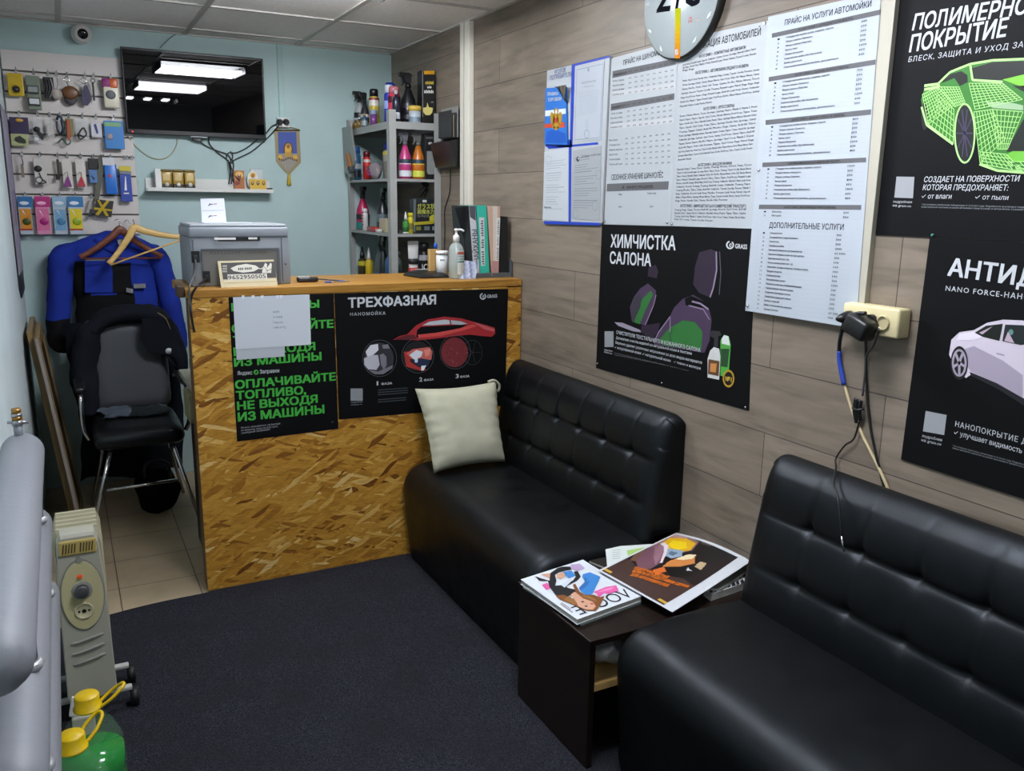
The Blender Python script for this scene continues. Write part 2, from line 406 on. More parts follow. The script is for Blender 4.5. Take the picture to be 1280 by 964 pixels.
# ---------------------------------------------------------------- room shell
b = MB(); b.bb((LX-.1, RY, -.1), (W+.1, D+.1, 0), m_tile()); struct(b, 'floor')
b = MB(); b.bb((LX-.1, RY-.1, CE), (W+.1, D+.1, CE+.08), m_ceil()); struct(b, 'ceiling')
b = MB(); b.bb((LX-.1, D, 0), (W+.1, D+.1, CE), TEAL); struct(b, 'wall_back')
b = MB(); b.bb((LX-.1, RY, 0), (LX, D, CE), LEFTP); struct(b, 'wall_left')
b = MB(); b.bb((W, RY, 0), (W+.1, D, CE), PLANK); struct(b, 'wall_right')
b = MB(); b.bb((LX-.1, RY-.1, 0), (W+.1, RY, CE), REARP); struct(b, 'wall_rear')
TB = mat('b6b1aa', .5)
b = MB()
GX = [.083, .675, 1.265]; GY = [4.87-.6*i for i in range(11)]
for x in GX: b.bb((x-.012, RY, CE-.007), (x+.012, D, CE), TB)
for y in GY: b.bb((LX, y-.012, CE-.0065), (W, y+.012, CE), TB)
for x0, x1 in ((LX, LX+.02), (W-.02, W)): b.bb((x0, RY, CE-.008), (x1, D, CE), TB)
b.bb((LX, D-.02, CE-.008), (W, D, CE), TB); struct(b, 'trim_1')
b = MB(); b.bb((W-.028, 3.895, 1.2), (W, 4.0, CE-.01), mat('d4d1c3', .45), .004); b.bb((W-.031, 3.944, 1.2), (W-.027, 3.951, CE-.01), mat('a9a699', .5)); struct(b, 'trim_2')
b = MB(); tm = mat('9fbab6', .5); b.bb((1.155, D-.012, 2.0), (1.185, D, CE-.01), tm, .003); struct(b, 'trim_3')
# lamps in the ceiling (all of them lie above the photograph's frame; the television mirrors them)
def fixture(label, y, kind):
    t = thing('ceiling_lamp', label, 'ceiling lamp', (.97, y, CE-.026), 'recessed lamps in the ceiling grid')
    x0, x1, y0, y1 = .69, 1.25, y-.27, y+.27; wm = mat('3a3b3d', .4)
    f = MB()
    f.bb((x0, y0, CE-.014), (x1, y1, CE-.008), wm, .002)
    for x in (x0+.004, x1-.004): f.bb((x-.004, y0, CE-.055), (x+.004, y1, CE-.0145), wm)
    f.build('housing', t)
    if kind == 'tubes':
        em = mat('f4f7ff', .5, emit=TUBE)
        for i in range(4):
            c = MB(); yy = y-.19+.126*i; c.cyl((x0+.015, yy, CE-.042), (x1-.015, yy, CE-.042), .011, em, n=10); c.build('tube', t)
    elif kind == 'panel':
        c = MB(); c.bb((x0+.012, y0+.012, CE-.055), (x1-.012, y1-.012, CE-.02), mat('f3f4ff', .5, emit=PANEL)); c.build('diffuser', t)
    else:
        for i in range(3):
            c = MB(); xx = x0+.1+.18*i; c.bb((xx-.03, y-.13, CE-.026), (xx+.03, y+.13, CE-.014), mat('f7f7ff', .5, emit=SPOT)); c.build('lamp', t)
fixture('four tube ceiling lamp above the reception counter', 3.28, 'tubes')
fixture('flat white ceiling lamp above the coffee table', 1.57, 'panel')
fixture('ceiling lamp with three short strips behind the photographer', -.43, 'strips')
b = MB()
def cedge(x): return 3.335+.12*(x-.1)+.012*math.sin(x*9) if x < .42 else 3.374
b.prism([(LX, RY, .0005), (W, RY, .0005), (W, 3.374, .0005)]+[(x, cedge(x), .0005) for x in (.45, .38, .3, .24, .18, .12, .06, 0, -.1, LX)], (0, 0, .006), CARPET)
solo(b, 'carpet', 'dark navy pile carpet lying in front of the reception counter', 'carpet')
# ---------------------------------------------------------------- reception counter
t = thing('reception_counter', 'reception counter faced with golden chipboard under a wooden top', 'counter', (1.1, 3.6, 0))
b = MB(); b.bb((.408, YC, .008), (W-.075, YC+.02, 1.189), OSB); b.build('front_panel', t)
b = MB(); b.bb((W-.073, YC+.004, .008), (W-.003, YC+.024, 1.185), OSB); b.build('end_strip', t)
b = MB(); b.bb((.408, YC+.021, .008), (.428, YC+.1, 1.185), BROWN); b.build('side_panel', t)
b = MB(); b.bb((.40, YC-.003, 1.19), (W-.004, YC+.46, 1.222), OAK, .003); b.build('counter_top', t)
b = MB(); b.bb((.375, YC+.03, 1.19), (.399, YC+.12, 1.232), mat('3b2a14', .6), .003); b.build('end_block', t, 'short dark wooden block')
b = MB(); b.bb((1.79, YC+.13, 0), (1.815, YC+.4, 1.185), BROWN); b.build('support', t)
b = MB()
for q in ((645, 354), (648, 356), (1, 1)):
    if q[0] > 1: b.ball(CF.pt(q, .005), .0025, INK, 6)
b.build('screw', t)
# poster with green lettering
C4 = [(285.4, 371.5), (416.9, 366.8), (422.8, 536), (296.3, 552)]
t = poster('poster', 'black poster with repeated lines of bright green lettering on the counter front', 'poster', CF, C4, BLK)
z = Z(230, 340, 4.19); a = Art(CF, z=z)
for s, p, q, h in (('ИЗ МАШИНЫ', (248, 205), (708, 185), 40), ('ОПЛАЧИВАЙТЕ', (250, 318), (783, 290), 42), ('ТОПЛИВО,', (258, 380), (620, 350), 42), ('НЕ ВЫХОДЯ', (260, 440), (688, 408), 42), ('ИЗ МАШИНЫ', (262, 495), (720, 460), 42),
                   ('ОПЛАЧИВАЙТЕ', (268, 612), (795, 566), 42), ('ТОПЛИВО,', (272, 668), (640, 637), 42), ('НЕ ВЫХОДЯ', (278, 723), (700, 683), 42), ('ИЗ МАШИНЫ', (282, 782), (735, 738), 44)):
    a.text(s, p, q, h, GRN, bold=.035)
a.build('heading', t, 'bright green lettering')
a = Art(CF, z=z); a.text('Яндекс', (280, 540), (357, 536), 20, WH, bold=.012); a.text('Заправки', (397, 532), (498, 525), 20, WH, bold=.012)
for i, (s, x) in enumerate((('Можно заправиться, не выходя', 503), ('из машины, если на АЗС есть', 490), ('свободный заправщик', 450))): a.text(s, (298+i, 820+i*14), (x, 797+i*15), 9, mat('a8adb0', .6), res=1)
a.ell((377, 525), 13, 13, GRN); a.shape([(371, 527), (381, 515), (384, 523), (376, 533)], BLK, .0004); a.text('A+', (770, 790), (785, 788), 9, GRY, res=1); a.build('small_lettering', t)
# sheet in a clear sleeve taped over it
t = poster('notice_sheet', 'white notice in a clear sleeve taped over the green lettered poster', 'notice', CF, [z(272, 398), z(527, 383), z(525, 442), z(275, 460)], mat('b9bfc5', .4), 'lower_sheet', .0036, .0045)
sheet(CF, [z(255, 122), z(655, 112), z(663, 380), z(270, 404)], mat('ccd3d9', .35), .005, .006).build('sheet', t)
a = Art(CF, .0063, z)
for i, (s, x) in enumerate((('WIFI', 497), ('SUPER', 515), ('Пароль', 517), ('13803792', 533))): a.text(s, (463+i, 215+i*27), (x, 213+i*27), 11, mat('5f6468', .7), res=1)
a.build('lettering', t)
b = MB(); gl = mat('e8eef2', .12)
for x in (300, 352, 400, 480, 500): b.poly([CF.pt(z(x+dx, y), .0066) for dx, y in ((0, 122), (16, 121), (12, 136), (2, 139))], gl)
b.build('tape', t)
# three-phase wash poster
C4 = [(417.6, 366.6), (635, 361), (631, 507), (423.5, 524.5)]
t = poster('poster', 'black poster of a red car above three round pictures on the counter front', 'poster', CF, C4, BLK)
z = Z(410, 340, 4.82); a = Art(CF, z=z)
a.text('ТРЕХФАЗНАЯ', (120, 215), (650, 193), 58, WH, bold=.03); a.text('НАНОМОЙКА', (133, 264), (345, 257), 19, WH, sp=1.3)
for n_, x, y, x2, x3, x4 in (('1', 293, 683, 302, 320, 385), ('2', 548, 660, 567, 577, 635), ('3', 768, 640, 786, 795, 850)):
    a.text(n_, (x, y), (x2, y-1), 25, WH, bold=.02); a.text('ФАЗА', (x3, y-2), (x4, y-7), 13, WH, bold=.02)
g2 = mat('8e9498', .6); a.text('подробнее', (138, 790), (207, 785), 8, g2, res=1); a.text('на grass.su', (138, 804), (204, 799), 8, g2, res=1)
for y in (712, 726, 740, 770, 784): a.line([(300, y), (480 if y < 760 else 470, y-14)], .004, mat('3a4044', .6))
a.build('lettering', t)
def logo(a, c, r, tx, p, q, h):
    a.ell(c, r, r*1.05, WH); a.ell((c[0]+r*.05, c[1]), r*.66, r*.74, BLK, .0003); a.ell((c[0]+r*.25, c[1]-r*.95), r*.4, r*.3, BLK, .0004)
    a.ell((c[0]+r*.2, c[1]+r*.1), r*.34, r*.5, WH, .0005); a.ell((c[0]+r*.3, c[1]+r*.12), r*.17, r*.32, BLK, .0006); a.text(tx, p, q, h, WH, bold=.02)
a = Art(CF, z=z); logo(a, (932, 147), 19, 'GRASS', (957, 157), (1018, 153), 20); a.build('emblem', t, 'white swirl emblem')
a = Art(CF, z=z); RD = mat('a3262c', .5); RD2 = mat('c94a46', .5)
a.shape([(390, 408), (430, 386), (475, 376), (530, 322), (600, 286), (700, 269), (800, 279), (870, 299), (960, 322), (1003, 336), (1006, 372), (985, 390), (930, 386), (850, 377), (760, 387), (640, 402), (540, 412), (470, 408)], RD)
a.shape([(560, 330), (838, 316), (790, 345), (650, 372), (530, 395), (535, 352)], BLK, .0004)
a.shape([(566, 322), (610, 299), (700, 287), (728, 289), (734, 314), (640, 320)], mat('b9c2c6', .4), .0006); a.shape([(741, 314), (737, 290), (800, 297), (838, 312), (800, 318)], mat('aab4b9', .4), .0006)
a.shape([(540, 378), (650, 366), (790, 340), (870, 316), (900, 325), (800, 356), (680, 386), (545, 398)], RD2, .0007)
a.shape([(395, 405), (470, 380), (520, 378), (535, 404), (470, 410)], mat('571a1f', .5), .0007); a.line([(735, 287), (740, 316)], .002, BLK, .0008)
a.shape([(870, 300), (990, 340), (1002, 345), (1000, 360), (940, 345)], mat('c2595a', .5), .0007); a.build('car_picture', t, 'red sports car picture')
def disc(i, c, rx, ry, base, blobs):
    a = Art(CF, .0024, z); a.ringl(c, rx, ry, .0016, mat('555c62', .6)); a.ell((c[0]-4, c[1]+2), rx*.88, ry*.88, base)
    for k, (pts, m) in enumerate(blobs): a.shape(pts, m, .0004+.0002*k)
    a.build('round_picture', t)
G3, G4, G5 = mat('b9b9c2', .5), mat('77777f', .5), mat('2c2d33', .5)
disc(0, (310, 520), 102, 110, G5, [([(225, 480), (255, 440), (300, 434), (303, 470), (270, 500), (240, 520)], mat('d5d5dc', .5)), ([(215, 520), (260, 500), (300, 500), (310, 560), (290, 590), (240, 586), (218, 560)], G3), ([(325, 440), (360, 435), (372, 460), (330, 462)], G4),
     ([(310, 500), (330, 490), (350, 510), (352, 560), (335, 590), (318, 560)], G4), ([(240, 590), (300, 600), (390, 560), (385, 580), (330, 615), (280, 615)], G4)])
disc(1, (540, 505), 96, 104, mat('0d0e12', .5), [([(455, 480), (470, 570), (560, 595), (600, 590), (540, 570), (495, 540), (490, 480)], mat('a8322d', .5)), ([(470, 490), (510, 465), (610, 452), (628, 480), (620, 530), (560, 520), (500, 525)], mat('c6625a', .5)), ([(488, 500), (530, 470), (570, 480), (560, 510), (520, 530)], mat('d8dbe2', .5)),
     ([(498, 530), (560, 520), (610, 530), (600, 570), (540, 565)], mat('1d2a48', .5)), ([(520, 525), (540, 522), (538, 545), (522, 545)], mat('c8d4e2', .5)), ([(560, 565), (590, 562), (575, 592), (560, 594)], mat('dfe3e8', .5)), ([(575, 470), (615, 462), (610, 500), (585, 510)], mat('e08b7c', .5))])
rr = random.Random(3); pts = []
for i in range(46):
    x, y = 765+rr.uniform(-74, 74), 482+rr.uniform(-82, 82)
    if ((x-765)/80)**2+((y-482)/86)**2 < .8: s = rr.uniform(3, 6); pts.append(([(x+s*math.cos(k), y+s*math.sin(k)) for k in (0, 1.05, 2.1, 3.14, 4.19, 5.24)], mat(rr.choice(['9b4f55', '5c2127', '86393f']), .5)))
disc(2, (765, 482), 92, 102, mat('73292f', .5), pts)
a = Art(CF, .0023, z); a.ringl((870, 485), 58, 74, .003, mat('22262a', .5)); [a.line([(870, 485), (870+50*math.cos(k), 485+64*math.sin(k))], .003, mat('1b1f22', .5)) for k in (0, 1.26, 2.5, 3.8, 5)]; a.rect((135, 702), (208, 776), mat('8d9194', .5)); a.build('faint_picture', t)
# ---------------------------------------------------------------- sofas
def sofa(label, y0, y1, cols):
    t = thing('sofa', label, 'sofa', ((1.235+W)/2, (y0+y1)/2, .006), 'black leatherette sofas along the plank wall')
    prof = [(1.262, .0075), (1.25, .1), (1.238, .22), (1.23, .3)] + [(1.335-.107*math.cos(a), .335+.107*math.sin(a)) for a in [i*math.pi/18 for i in range(0, 10)]] + [(1.42, .447), (1.55, .447), (1.66, .44), (1.70, .435), (1.70, .0075)]
    N = len(prof); r = .05
    nor = []
    for i in range(N):
        a, c = Vector(prof[(i-1) % N]), Vector(prof[(i+1) % N]); d = (c-a).normalized(); nor.append(Vector((-d.y, d.x)))
    secs = []
    ys = [(y0+r*(1-math.sin(k)), r*(1-math.cos(k))) for k in [math.pi/2*j/6 for j in range(7)]]
    ys = [(y0+r*(1-math.cos(k)), r*(1-math.sin(k))) for k in [math.pi/2*j/6 for j in range(7)]]
    lin_ = ys+[(y0+r+(y1-y0-2*r)*j/24, 0) for j in range(1, 24)]+[(y1-(y-y0), ins) for y, ins in ys[::-1]]
    for y, ins in lin_: secs.append([(p[0]-n.x*ins if p[0] < 1.69 else p[0], y, max(.0075, p[1]-n.y*ins)) for p, n in zip(prof, nor)])
    b = MB(); b.loft(secs, LEATHER); b.wrinkle(.0022, 6, y0)
    for v in b.bm.verts: v.co.z = max(v.co.z, .0074)
    b.build('seat', t)
    fr = []
    key = [(1.655, .40), (1.668, .46), (1.683, .553), (1.70, .64), (1.712, .705), (1.727, .78), (1.742, .825), (1.762, .852), (1.785, .864), (1.806, .862), (1.82, .848)]
    kk = catmull([Vector((x, 0, z_)) for x, z_ in key], 9)
    front = [(v.x, v.z) for v in kk]; prof = front+[(1.823, .8), (1.823, .45), (1.72, .448)]; N = len(prof); r = .045
    za, zb = .705, .553
    def disp(y, z_):
        d = 0; ed = min(1, max(0, (y-y0-.01)/.06), ) * min(1, max(0, (y1-.01-y)/.06))
        lo, hi = (za, .87) if z_ > za else ((zb, za) if z_ > zb else (.40, zb))
        tt = min(1, max(0, (z_-lo)/(hi-lo))); d += .011*math.sin(math.pi*tt)**.6
        for zz in (za, zb):
            near = min(abs(y-c) for c in cols); dz = z_-zz
            d -= (.003+.005*math.exp(-(near/.05)**2))*math.exp(-(dz/.008)**2)
            d -= .009*math.exp(-(near**2+dz*dz)/(.02**2))
            fade = math.exp(-max(0, dz)/.07) if zz == za else math.exp(-abs(dz)/.035)
            if dz < 0: fade = math.exp(dz/.03)
            d -= .006*fade*math.exp(-(near/.006)**2)
        near = min(abs(y-c) for c in cols)
        if z_ > za: d -= .0035*math.exp(-(near/.005)**2)
        return d*ed
    n1 = 7; ys = [(y0+r*(1-math.cos(k)), r*(1-math.sin(k))) for k in [math.pi/2*j/n1 for j in range(n1+1)]]
    M_ = int((y1-y0)/.008); lin_ = ys+[(y0+r+(y1-y0-2*r)*j/M_, 0) for j in range(1, M_)]+[(y1-(y-y0), i_) for y, i_ in ys[::-1]]
    secs = []
    for y, ins in lin_:
        row = []
        for i, (x, z_) in enumerate(prof):
            k = min(1, max(0, (.86-z_)/.05)); f = 1 if i < len(front) else 0
            row.append((min(1.823, x+ins*f*(1 if z_ < .85 else .4)-disp(y, z_)*f*(1 if z_ < .82 else max(0, (.864-z_)/.044))), y, z_-(ins*.8 if z_ > .75 else 0)))
        secs.append(row)
    b = MB(); b.loft(secs, LEATHER); b.build('backrest', t)
    b = MB()
    for x in (1.32, 1.66):
        for y in (y0+.08, y1-.08): b.cyl((x, y, .0066), (x, y, .0074), .02, BLACKP, n=10)
    b.build('foot', t)
    return t
sofa('black tufted sofa beside the reception counter with a cream cushion on it', 2.19, 3.366, [2.345+.17*i for i in range(6)])
sofa('black tufted sofa nearest the photographer below the sockets', .42, 1.735, [1.525-.166*i for i in range(6)])
# cushion
b = MB(); n = 28
cush = m_cloth('cream_cloth', 'bab9a1', 500)
c0 = [PY(512, 484, 3.36), PY(613, 475, 3.35), PY(624, 574, 3.19), PY(535, 588, 3.19)]
nrm = (c0[1]-c0[0]).cross(c0[3]-c0[0]).normalized()
if nrm.y > 0: nrm = -nrm
def cu(side):
    def f(u, v):
        uu, vv = 2*u-1, 2*v-1
        pin = 1-.06*((1-uu*uu)*(abs(vv)) + 0); px_ = uu*(1-.07*(1-vv*vv)); py_ = vv*(1-.07*(1-uu*uu))
        U, V = (px_+1)/2, (py_+1)/2
        p = (c0[0]*(1-U)+c0[1]*U)*(1-V)+(c0[3]*(1-U)+c0[2]*U)*V
        h = .062*max(0, (1-uu**4)*(1-vv**4))**.55
        h += .006*noise.noise(Vector((uu*3, vv*3, side)))*(1-uu*uu)*(1-vv*vv) + .0045*math.sin(vv*24+4*noise.noise(Vector((uu*2, vv*2, 5))))*(abs(uu)**2.2)*(1-vv*vv)
        return p - nrm*0 + nrm*(h*side) + Vector((0, -.0, 0))
    return f
b.grid(cu(1), n, n, cush); b.grid(cu(-1), n, n, cush)
bmesh.ops.remove_doubles(b.bm, verts=b.bm.verts, dist=.0015)
cushion = thing('cushion', 'cream square cushion leaning on the chipboard counter front', 'cushion', (c0[2]+c0[3])/2)
for v in b.bm.verts: v.co.y -= .062; v.co.z += .006
b.build('cover', cushion)
b = MB(); b.tube([p+Vector((0, -.062, .006)) for p in (c0[1]+Vector((-.04, .004, 0)), c0[1]+Vector((-.01, .004, .004)), c0[1]+Vector((.016, .006, -.02)), c0[1]+Vector((.012, .006, -.045)), c0[1]+Vector((-.006, .004, -.04)))], .006, cush, 6, smooth_path=5); b.build('corner_loop', cushion)
# ---------------------------------------------------------------- coffee table
t = thing('coffee_table', 'low dark wood coffee table between the two black sofas', 'table', (1.5, 1.955, .006))
TX0, TY0, TY1, TZ = 1.178, 1.757, 2.165, .40
b = MB(); b.bb((TX0, TY0, .007), (TX0+.018, TY1, TZ-.017), WENGE, .001); b.build('front_panel', t)
b = MB(); b.bb((TX0-.003, TY0-.003, TZ-.0165), (1.818, TY1+.003, TZ), WENGE, .0015); b.build('table_top', t)
b = MB(); b.bb((TX0+.019, TY0+.01, .235), (1.79, TY1-.01, .255), PALEW); b.build('shelf', t, 'pale wood inner shelf')
b = MB(); b.bb((1.792, TY0, .007), (1.81, TY1, TZ-.017), WENGE); b.build('back_panel', t)
# ---------------------------------------------------------------- papers on the table
def flatbook(name, label, cat, c4, z0, h, cover, pages, art=None, bend=None, n=12, group=None):
    t = thing(name, label, cat, (sum(p[0] for p in c4)/4, sum(p[1] for p in c4)/4, z0), group)
    b = MB(); q = [Vector((x, y, z0)) for x, y in c4]; ctr = sum(q, Vector())/4
    if h > .004:
        b.prism([ctr+(p-ctr)*.985+Vector((0, 0, .001)) for p in q], (0, 0, h-.002), pages); b.build('pages', t)
        b = MB(); b.prism(q, (0, 0, .001), cover); b.prism([p+Vector((0, 0, h-.001)) for p in q], (0, 0, .001), cover); b.build('cover', t)
    else: b.prism(q, (0, 0, h), cover); b.build('sheet', t)
    return t
def tp(x, y, zz): p = PZ(x, y, zz); return (p.x, p.y)
PG = mat('cfd0c8', .7)
z6 = Z(640, 650, 3.069)
def tz(x, y, zz): return tp(*z6(x, y), zz)
flatbook('magazine', 'blue green magazine under the fashion magazine on the coffee table', 'magazine', [tz(40, 262, TZ), tz(265, 408, TZ), tz(497, 322, TZ), tz(270, 200, TZ)], TZ+.0003, .009, mat('6d8f8d', .4), PG)
zt = TZ+.0262
t = flatbook('magazine', 'fashion magazine with a long haired woman on its cover, top of the left pile', 'magazine', [tz(33, 228, zt), tz(250, 382, zt), tz(498, 292, zt), tz(272, 152, zt)], TZ+.0095, .0165, mat('d3dade', .35), PG)
TPL = Plane(2, zt, (1, 0, 0), (0, 0, 1)); a = Art(TPL, .0004, z6)
SK, HAIR = mat('c99a7f', .5), mat('7a4a24', .5)
a.z = Z(650, 690, 7.9); BK_, SB, PK = mat('17181b', .5), mat('3a7fc2', .5), mat('d85a9c', .5)
for k, (pts, m_) in enumerate((([(200, 225), (310, 215), (345, 300), (260, 250)], SK), ([(215, 330), (270, 310), (310, 360), (260, 380)], PK), ([(500, 130), (590, 120), (640, 165), (560, 195), (505, 170)], mat('b49cc0', .5)), ([(425, 200), (510, 190), (550, 240), (480, 265), (440, 230)], SB),
    ([(620, 225), (690, 205), (795, 250), (770, 310), (715, 420), (660, 440), (595, 390), (580, 360), (640, 300), (615, 255)], SB), ([(640, 250), (665, 275), (650, 300), (690, 290), (660, 340), (600, 385), (585, 362), (640, 300)], mat('2b62a0', .5)), ([(725, 400), (850, 350), (950, 335), (975, 390), (870, 420), (830, 410), (780, 455), (760, 420)], PK), ([(760, 405), (860, 365), (930, 350), (900, 380), (820, 395)], mat('e58ab8', .5)),
    ([(150, 245), (190, 260), (290, 290), (345, 340), (440, 330), (470, 360), (560, 380), (545, 420), (480, 440), (440, 470), (350, 430), (290, 350), (275, 290), (190, 290)], BK_), ([(420, 150), (500, 150), (505, 180), (440, 190), (385, 205), (330, 240), (300, 215), (370, 165)], BK_), ([(300, 215), (345, 230), (360, 290), (345, 345), (290, 300)], BK_), ([(530, 200), (570, 195), (600, 250), (560, 290), (500, 320), (440, 360), (430, 335), (520, 290), (550, 250)], BK_),
    ([(365, 225), (430, 205), (450, 245), (400, 275), (360, 255)], SK), ([(400, 330), (500, 265), (520, 285), (440, 360)], mat('c3ced6', .5)), ([(350, 440), (430, 430), (520, 470), (560, 420), (520, 330), (545, 320), (590, 400), (640, 430), (730, 430), (790, 455), (835, 440), (800, 520), (750, 590), (650, 585), (560, 545), (480, 510), (400, 480)], HAIR), ([(600, 440), (690, 470), (760, 500), (740, 470), (680, 440)], mat('96683a', .5)), ([(480, 440), (560, 500), (540, 530), (430, 480)], mat('8f6234', .5)),
    ([(500, 430), (540, 400), (620, 465), (720, 500), (748, 545), (720, 578), (650, 575), (575, 545), (555, 500)], SK), ([(598, 498), (622, 492), (640, 503), (615, 508)], INK), ([(636, 540), (660, 536), (668, 548), (645, 552)], INK), ([(690, 515), (720, 512), (728, 525), (700, 528)], mat('a8403c', .5)), ([(648, 515), (672, 520), (668, 528)], mat('a87a60', .5)))): a.shape(pts, m_, .0009+.00006*k)
a.z = z6
a.build('cover_picture', t, 'cover picture of a woman')
a = Art(TPL, .0006, z6)
# masthead runs along the near edge, upside down to the viewer
def uptext(a, s, A, B, hv, m):
    vs, fs = glyphs(s, 0, 0, 3); PA, PB, PH = a.q(A), a.q(B), a.q(hv); R = PB-PA; U = PH-PA
    x0 = min(v.x for v in vs); x1 = max(v.x for v in vs); V = [a.bm.verts.new(PA+R*((v.x-x0)/(x1-x0))+U*(v.y/.72)+a.pl.n*v.z*.00008) for v in vs]; i = a.mi(m)
    for f in fs:
        try: g = a.bm.faces.new([V[j] for j in f]); g.material_index = i
        except ValueError: pass
uptext(a, 'VOGUE', (470, 292), (262, 366), (428, 264), INK); a.line([(186, 322), (232, 356)], .004, GRY); a.line([(190, 318), (226, 344)], .003, GRY); a.build('lettering', t)
t = flatbook('newspaper', 'folded white and green newspaper sticking out behind the fashion magazine', 'newspaper', [tz(365, 175, TZ+.03), tz(358, 104, TZ+.03), tz(545, 92, TZ+.03), tz(560, 160, TZ+.03)], TZ+.027, .003, mat('cfd8d3', .6), PG)
a = Art(Plane(2, TZ+.0301, (1, 0, 0), (0, 0, 1)), .0004, z6); a.shape([(440, 118), (505, 106), (515, 128), (445, 140)], mat('9fc46b', .5)); [a.line([(385, 118+i*8), (415, 115+i*8)], .002, GRY) for i in range(5)]
a.build('print', t)
flatbook('magazine', 'black covered magazine at the back of the table beside the newspaper', 'magazine', [tz(285, 150, TZ+.01), tz(345, 135, TZ+.01), tz(480, 190, TZ+.01), tz(420, 205, TZ+.01)], TZ+.0003, .008, mat('2a2522', .4), PG)
# pile on the right: rolled striped magazine, magazines, white papers
t = flatbook('magazine', 'zebra patterned black and white magazine in the right pile by the plank wall', 'magazine', [tz(735, 268, TZ+.02), tz(765, 288, TZ+.02), tz(905, 240, TZ+.02), tz(870, 196, TZ+.02)], TZ+.0003, .022, mat('d8d8d8', .35), PG)
a = Art(Plane(2, TZ+.0223, (1, 0, 0), (0, 0, 1)), .0004, z6)
for i in range(9): x = 757+i*17; a.shape([(x, 268-i*5), (x+9, 262-i*5), (x+14+4*(i % 2), 276-i*5), (x+3, 282-i*5)], INK)
for i in range(8): x = 770+i*16; a.shape([(x, 256-i*5), (x+10, 246-i*5), (x+13, 255-i*5)], INK, .0002)
a.build('cover_pattern', t)
flatbook('magazine', 'thin grey magazine on top of the zebra patterned magazine', 'magazine', [tz(760, 262, TZ+.03), tz(800, 268, TZ+.03), tz(908, 190, TZ+.03), tz(860, 170, TZ+.03)], TZ+.0232, .008, mat('8f938f', .4), PG)
flatbook('paper_sheet', 'white paper sheet poking out under the large poster sheet towards the wall', 'paper', [tz(640, 80, TZ+.046), tz(710, 55, TZ+.046), tz(918, 160, TZ+.046), tz(800, 190, TZ+.046)], TZ+.045, .0012, mat('dfe3e0', .6), PG)
# large poster sheet lying crooked over everything
cz = [.434, .462, .47, .432]; cp = [z6(330, 195), z6(630, 50), z6(918, 158), z6(615, 355)]
Q = [PZ(*p, zz) for p, zz in zip(cp, cz)]
def sh(u, v, k=0):
    p = (Q[0]*(1-u)+Q[1]*u)*(1-v)+(Q[3]*(1-u)+Q[2]*u)*v
    return p+Vector((0, 0, .012*math.sin(math.pi*v)*u+.006*math.sin(math.pi*u)*math.sin(2*v*3)+k))
t = thing('poster_sheet', 'loose printed sheet with a white border and orange lettering on the coffee table', 'poster', sum(Q, Vector())/4)
b = MB(); b.grid(lambda u, v: sh(u, v), 24, 24, WH); b.grid(lambda u, v: sh(u, v, .0008), 24, 24, WH); b.build('sheet', t)
LAYERS = [([(0, 0), (1, 0), (1, 1), (0, 1)], '1d1413'), ([(0, 0), (.33, 0), (.27, .2), (.22, .38), (.34, .62), (.42, .8), (.40, 1), (0, 1)], '43302a'), ([(.42, .0), (.56, .0), (.44, .12), (.33, .2), (.3, .08)], '6a4e3c'),
  ([(.62, .0), (1, 0), (1, .30), (.97, .42), (.80, .50), (.66, .42), (.60, .3)], '8a6a64'), ([(.74, .06), (.9, .02), (.97, .2), (.93, .42), (.80, .48), (.68, .4), (.66, .24)], 'd9a81c'), ([(.75, .16), (.86, .12), (.9, .3), (.80, .42), (.71, .34)], 'e8c81e'), ([(.92, 0), (1, 0), (1, .22), (.95, .2)], 'b58a80'),
  ([(.56, .24), (.68, .22), (.74, .42), (.66, .5), (.56, .44)], '8da2b4'), ([(.60, .34), (.66, .32), (.68, .42), (.61, .42)], '5c6f80'), ([(.62, .0), (.78, .08), (.72, .2), (.58, .31), (.42, .42), (.29, .41), (.24, .3), (.31, .17), (.46, .07)], '6f4a55'), ([(.66, .05), (.74, .09), (.66, .21), (.50, .34), (.38, .41), (.47, .26)], '8f6a74'), ([(.74, .05), (.785, .08), (.73, .2), (.6, .32), (.45, .43), (.44, .41), (.58, .29), (.69, .17)], 'd9cdd0'),
  ([(.41, .48), (.52, .46), (.66, .5), (.74, .62), (.66, .70), (.52, .62)], 'c67f42'), ([(.58, .48), (.72, .52), (.78, .6), (.7, .62), (.62, .56)], 'e3d5aa'), ([(.40, .54), (.5, .6), (.62, .7), (.66, .82), (.5, .84), (.36, .68)], '120d0c'), ([(.31, .45), (.42, .5), (.38, .58), (.28, .53)], 'cf6a2c'), ([(.62, .74), (.72, .72), (.74, .80), (.62, .84)], 'bba57e'), ([(.53, .72), (.57, .7), (.56, .78)], 'c9ccd0'),
  ([(.84, .5), (1, .44), (1, 1), (.86, .92), (.78, .7)], '131011'), ([(.96, .46), (1, .45), (1, .6), (.97, .6)], '4d4344'), ([(.02, .0), (.05, 0), (.05, .12), (.02, .12)], 'c9a13c'), ([(.02, .88), (.05, .88), (.05, 1), (.02, 1)], 'c9a13c')]
def inpoly(x, y, p):
    c = False
    for (x0, y0), (x1, y1) in zip(p, p[1:]+p[:1]):
        if (y0 > y) != (y1 > y) and x < (x1-x0)*(y-y0)/(y1-y0)+x0: c = not c
    return c
def pm(u, v):
    h = LAYERS[0][1]
    for p, c in LAYERS:
        if inpoly(u, v, p): h = c
    return mat(h, .35)
b = MB(); b.grid(lambda u, v: sh(.02+.94*u, .03+.84*v, .0014), 96, 84, mat('1d1413', .35), pm); b.build('printed_picture', t, 'dark printed picture with a vase and a fiery sky')
b = MB()
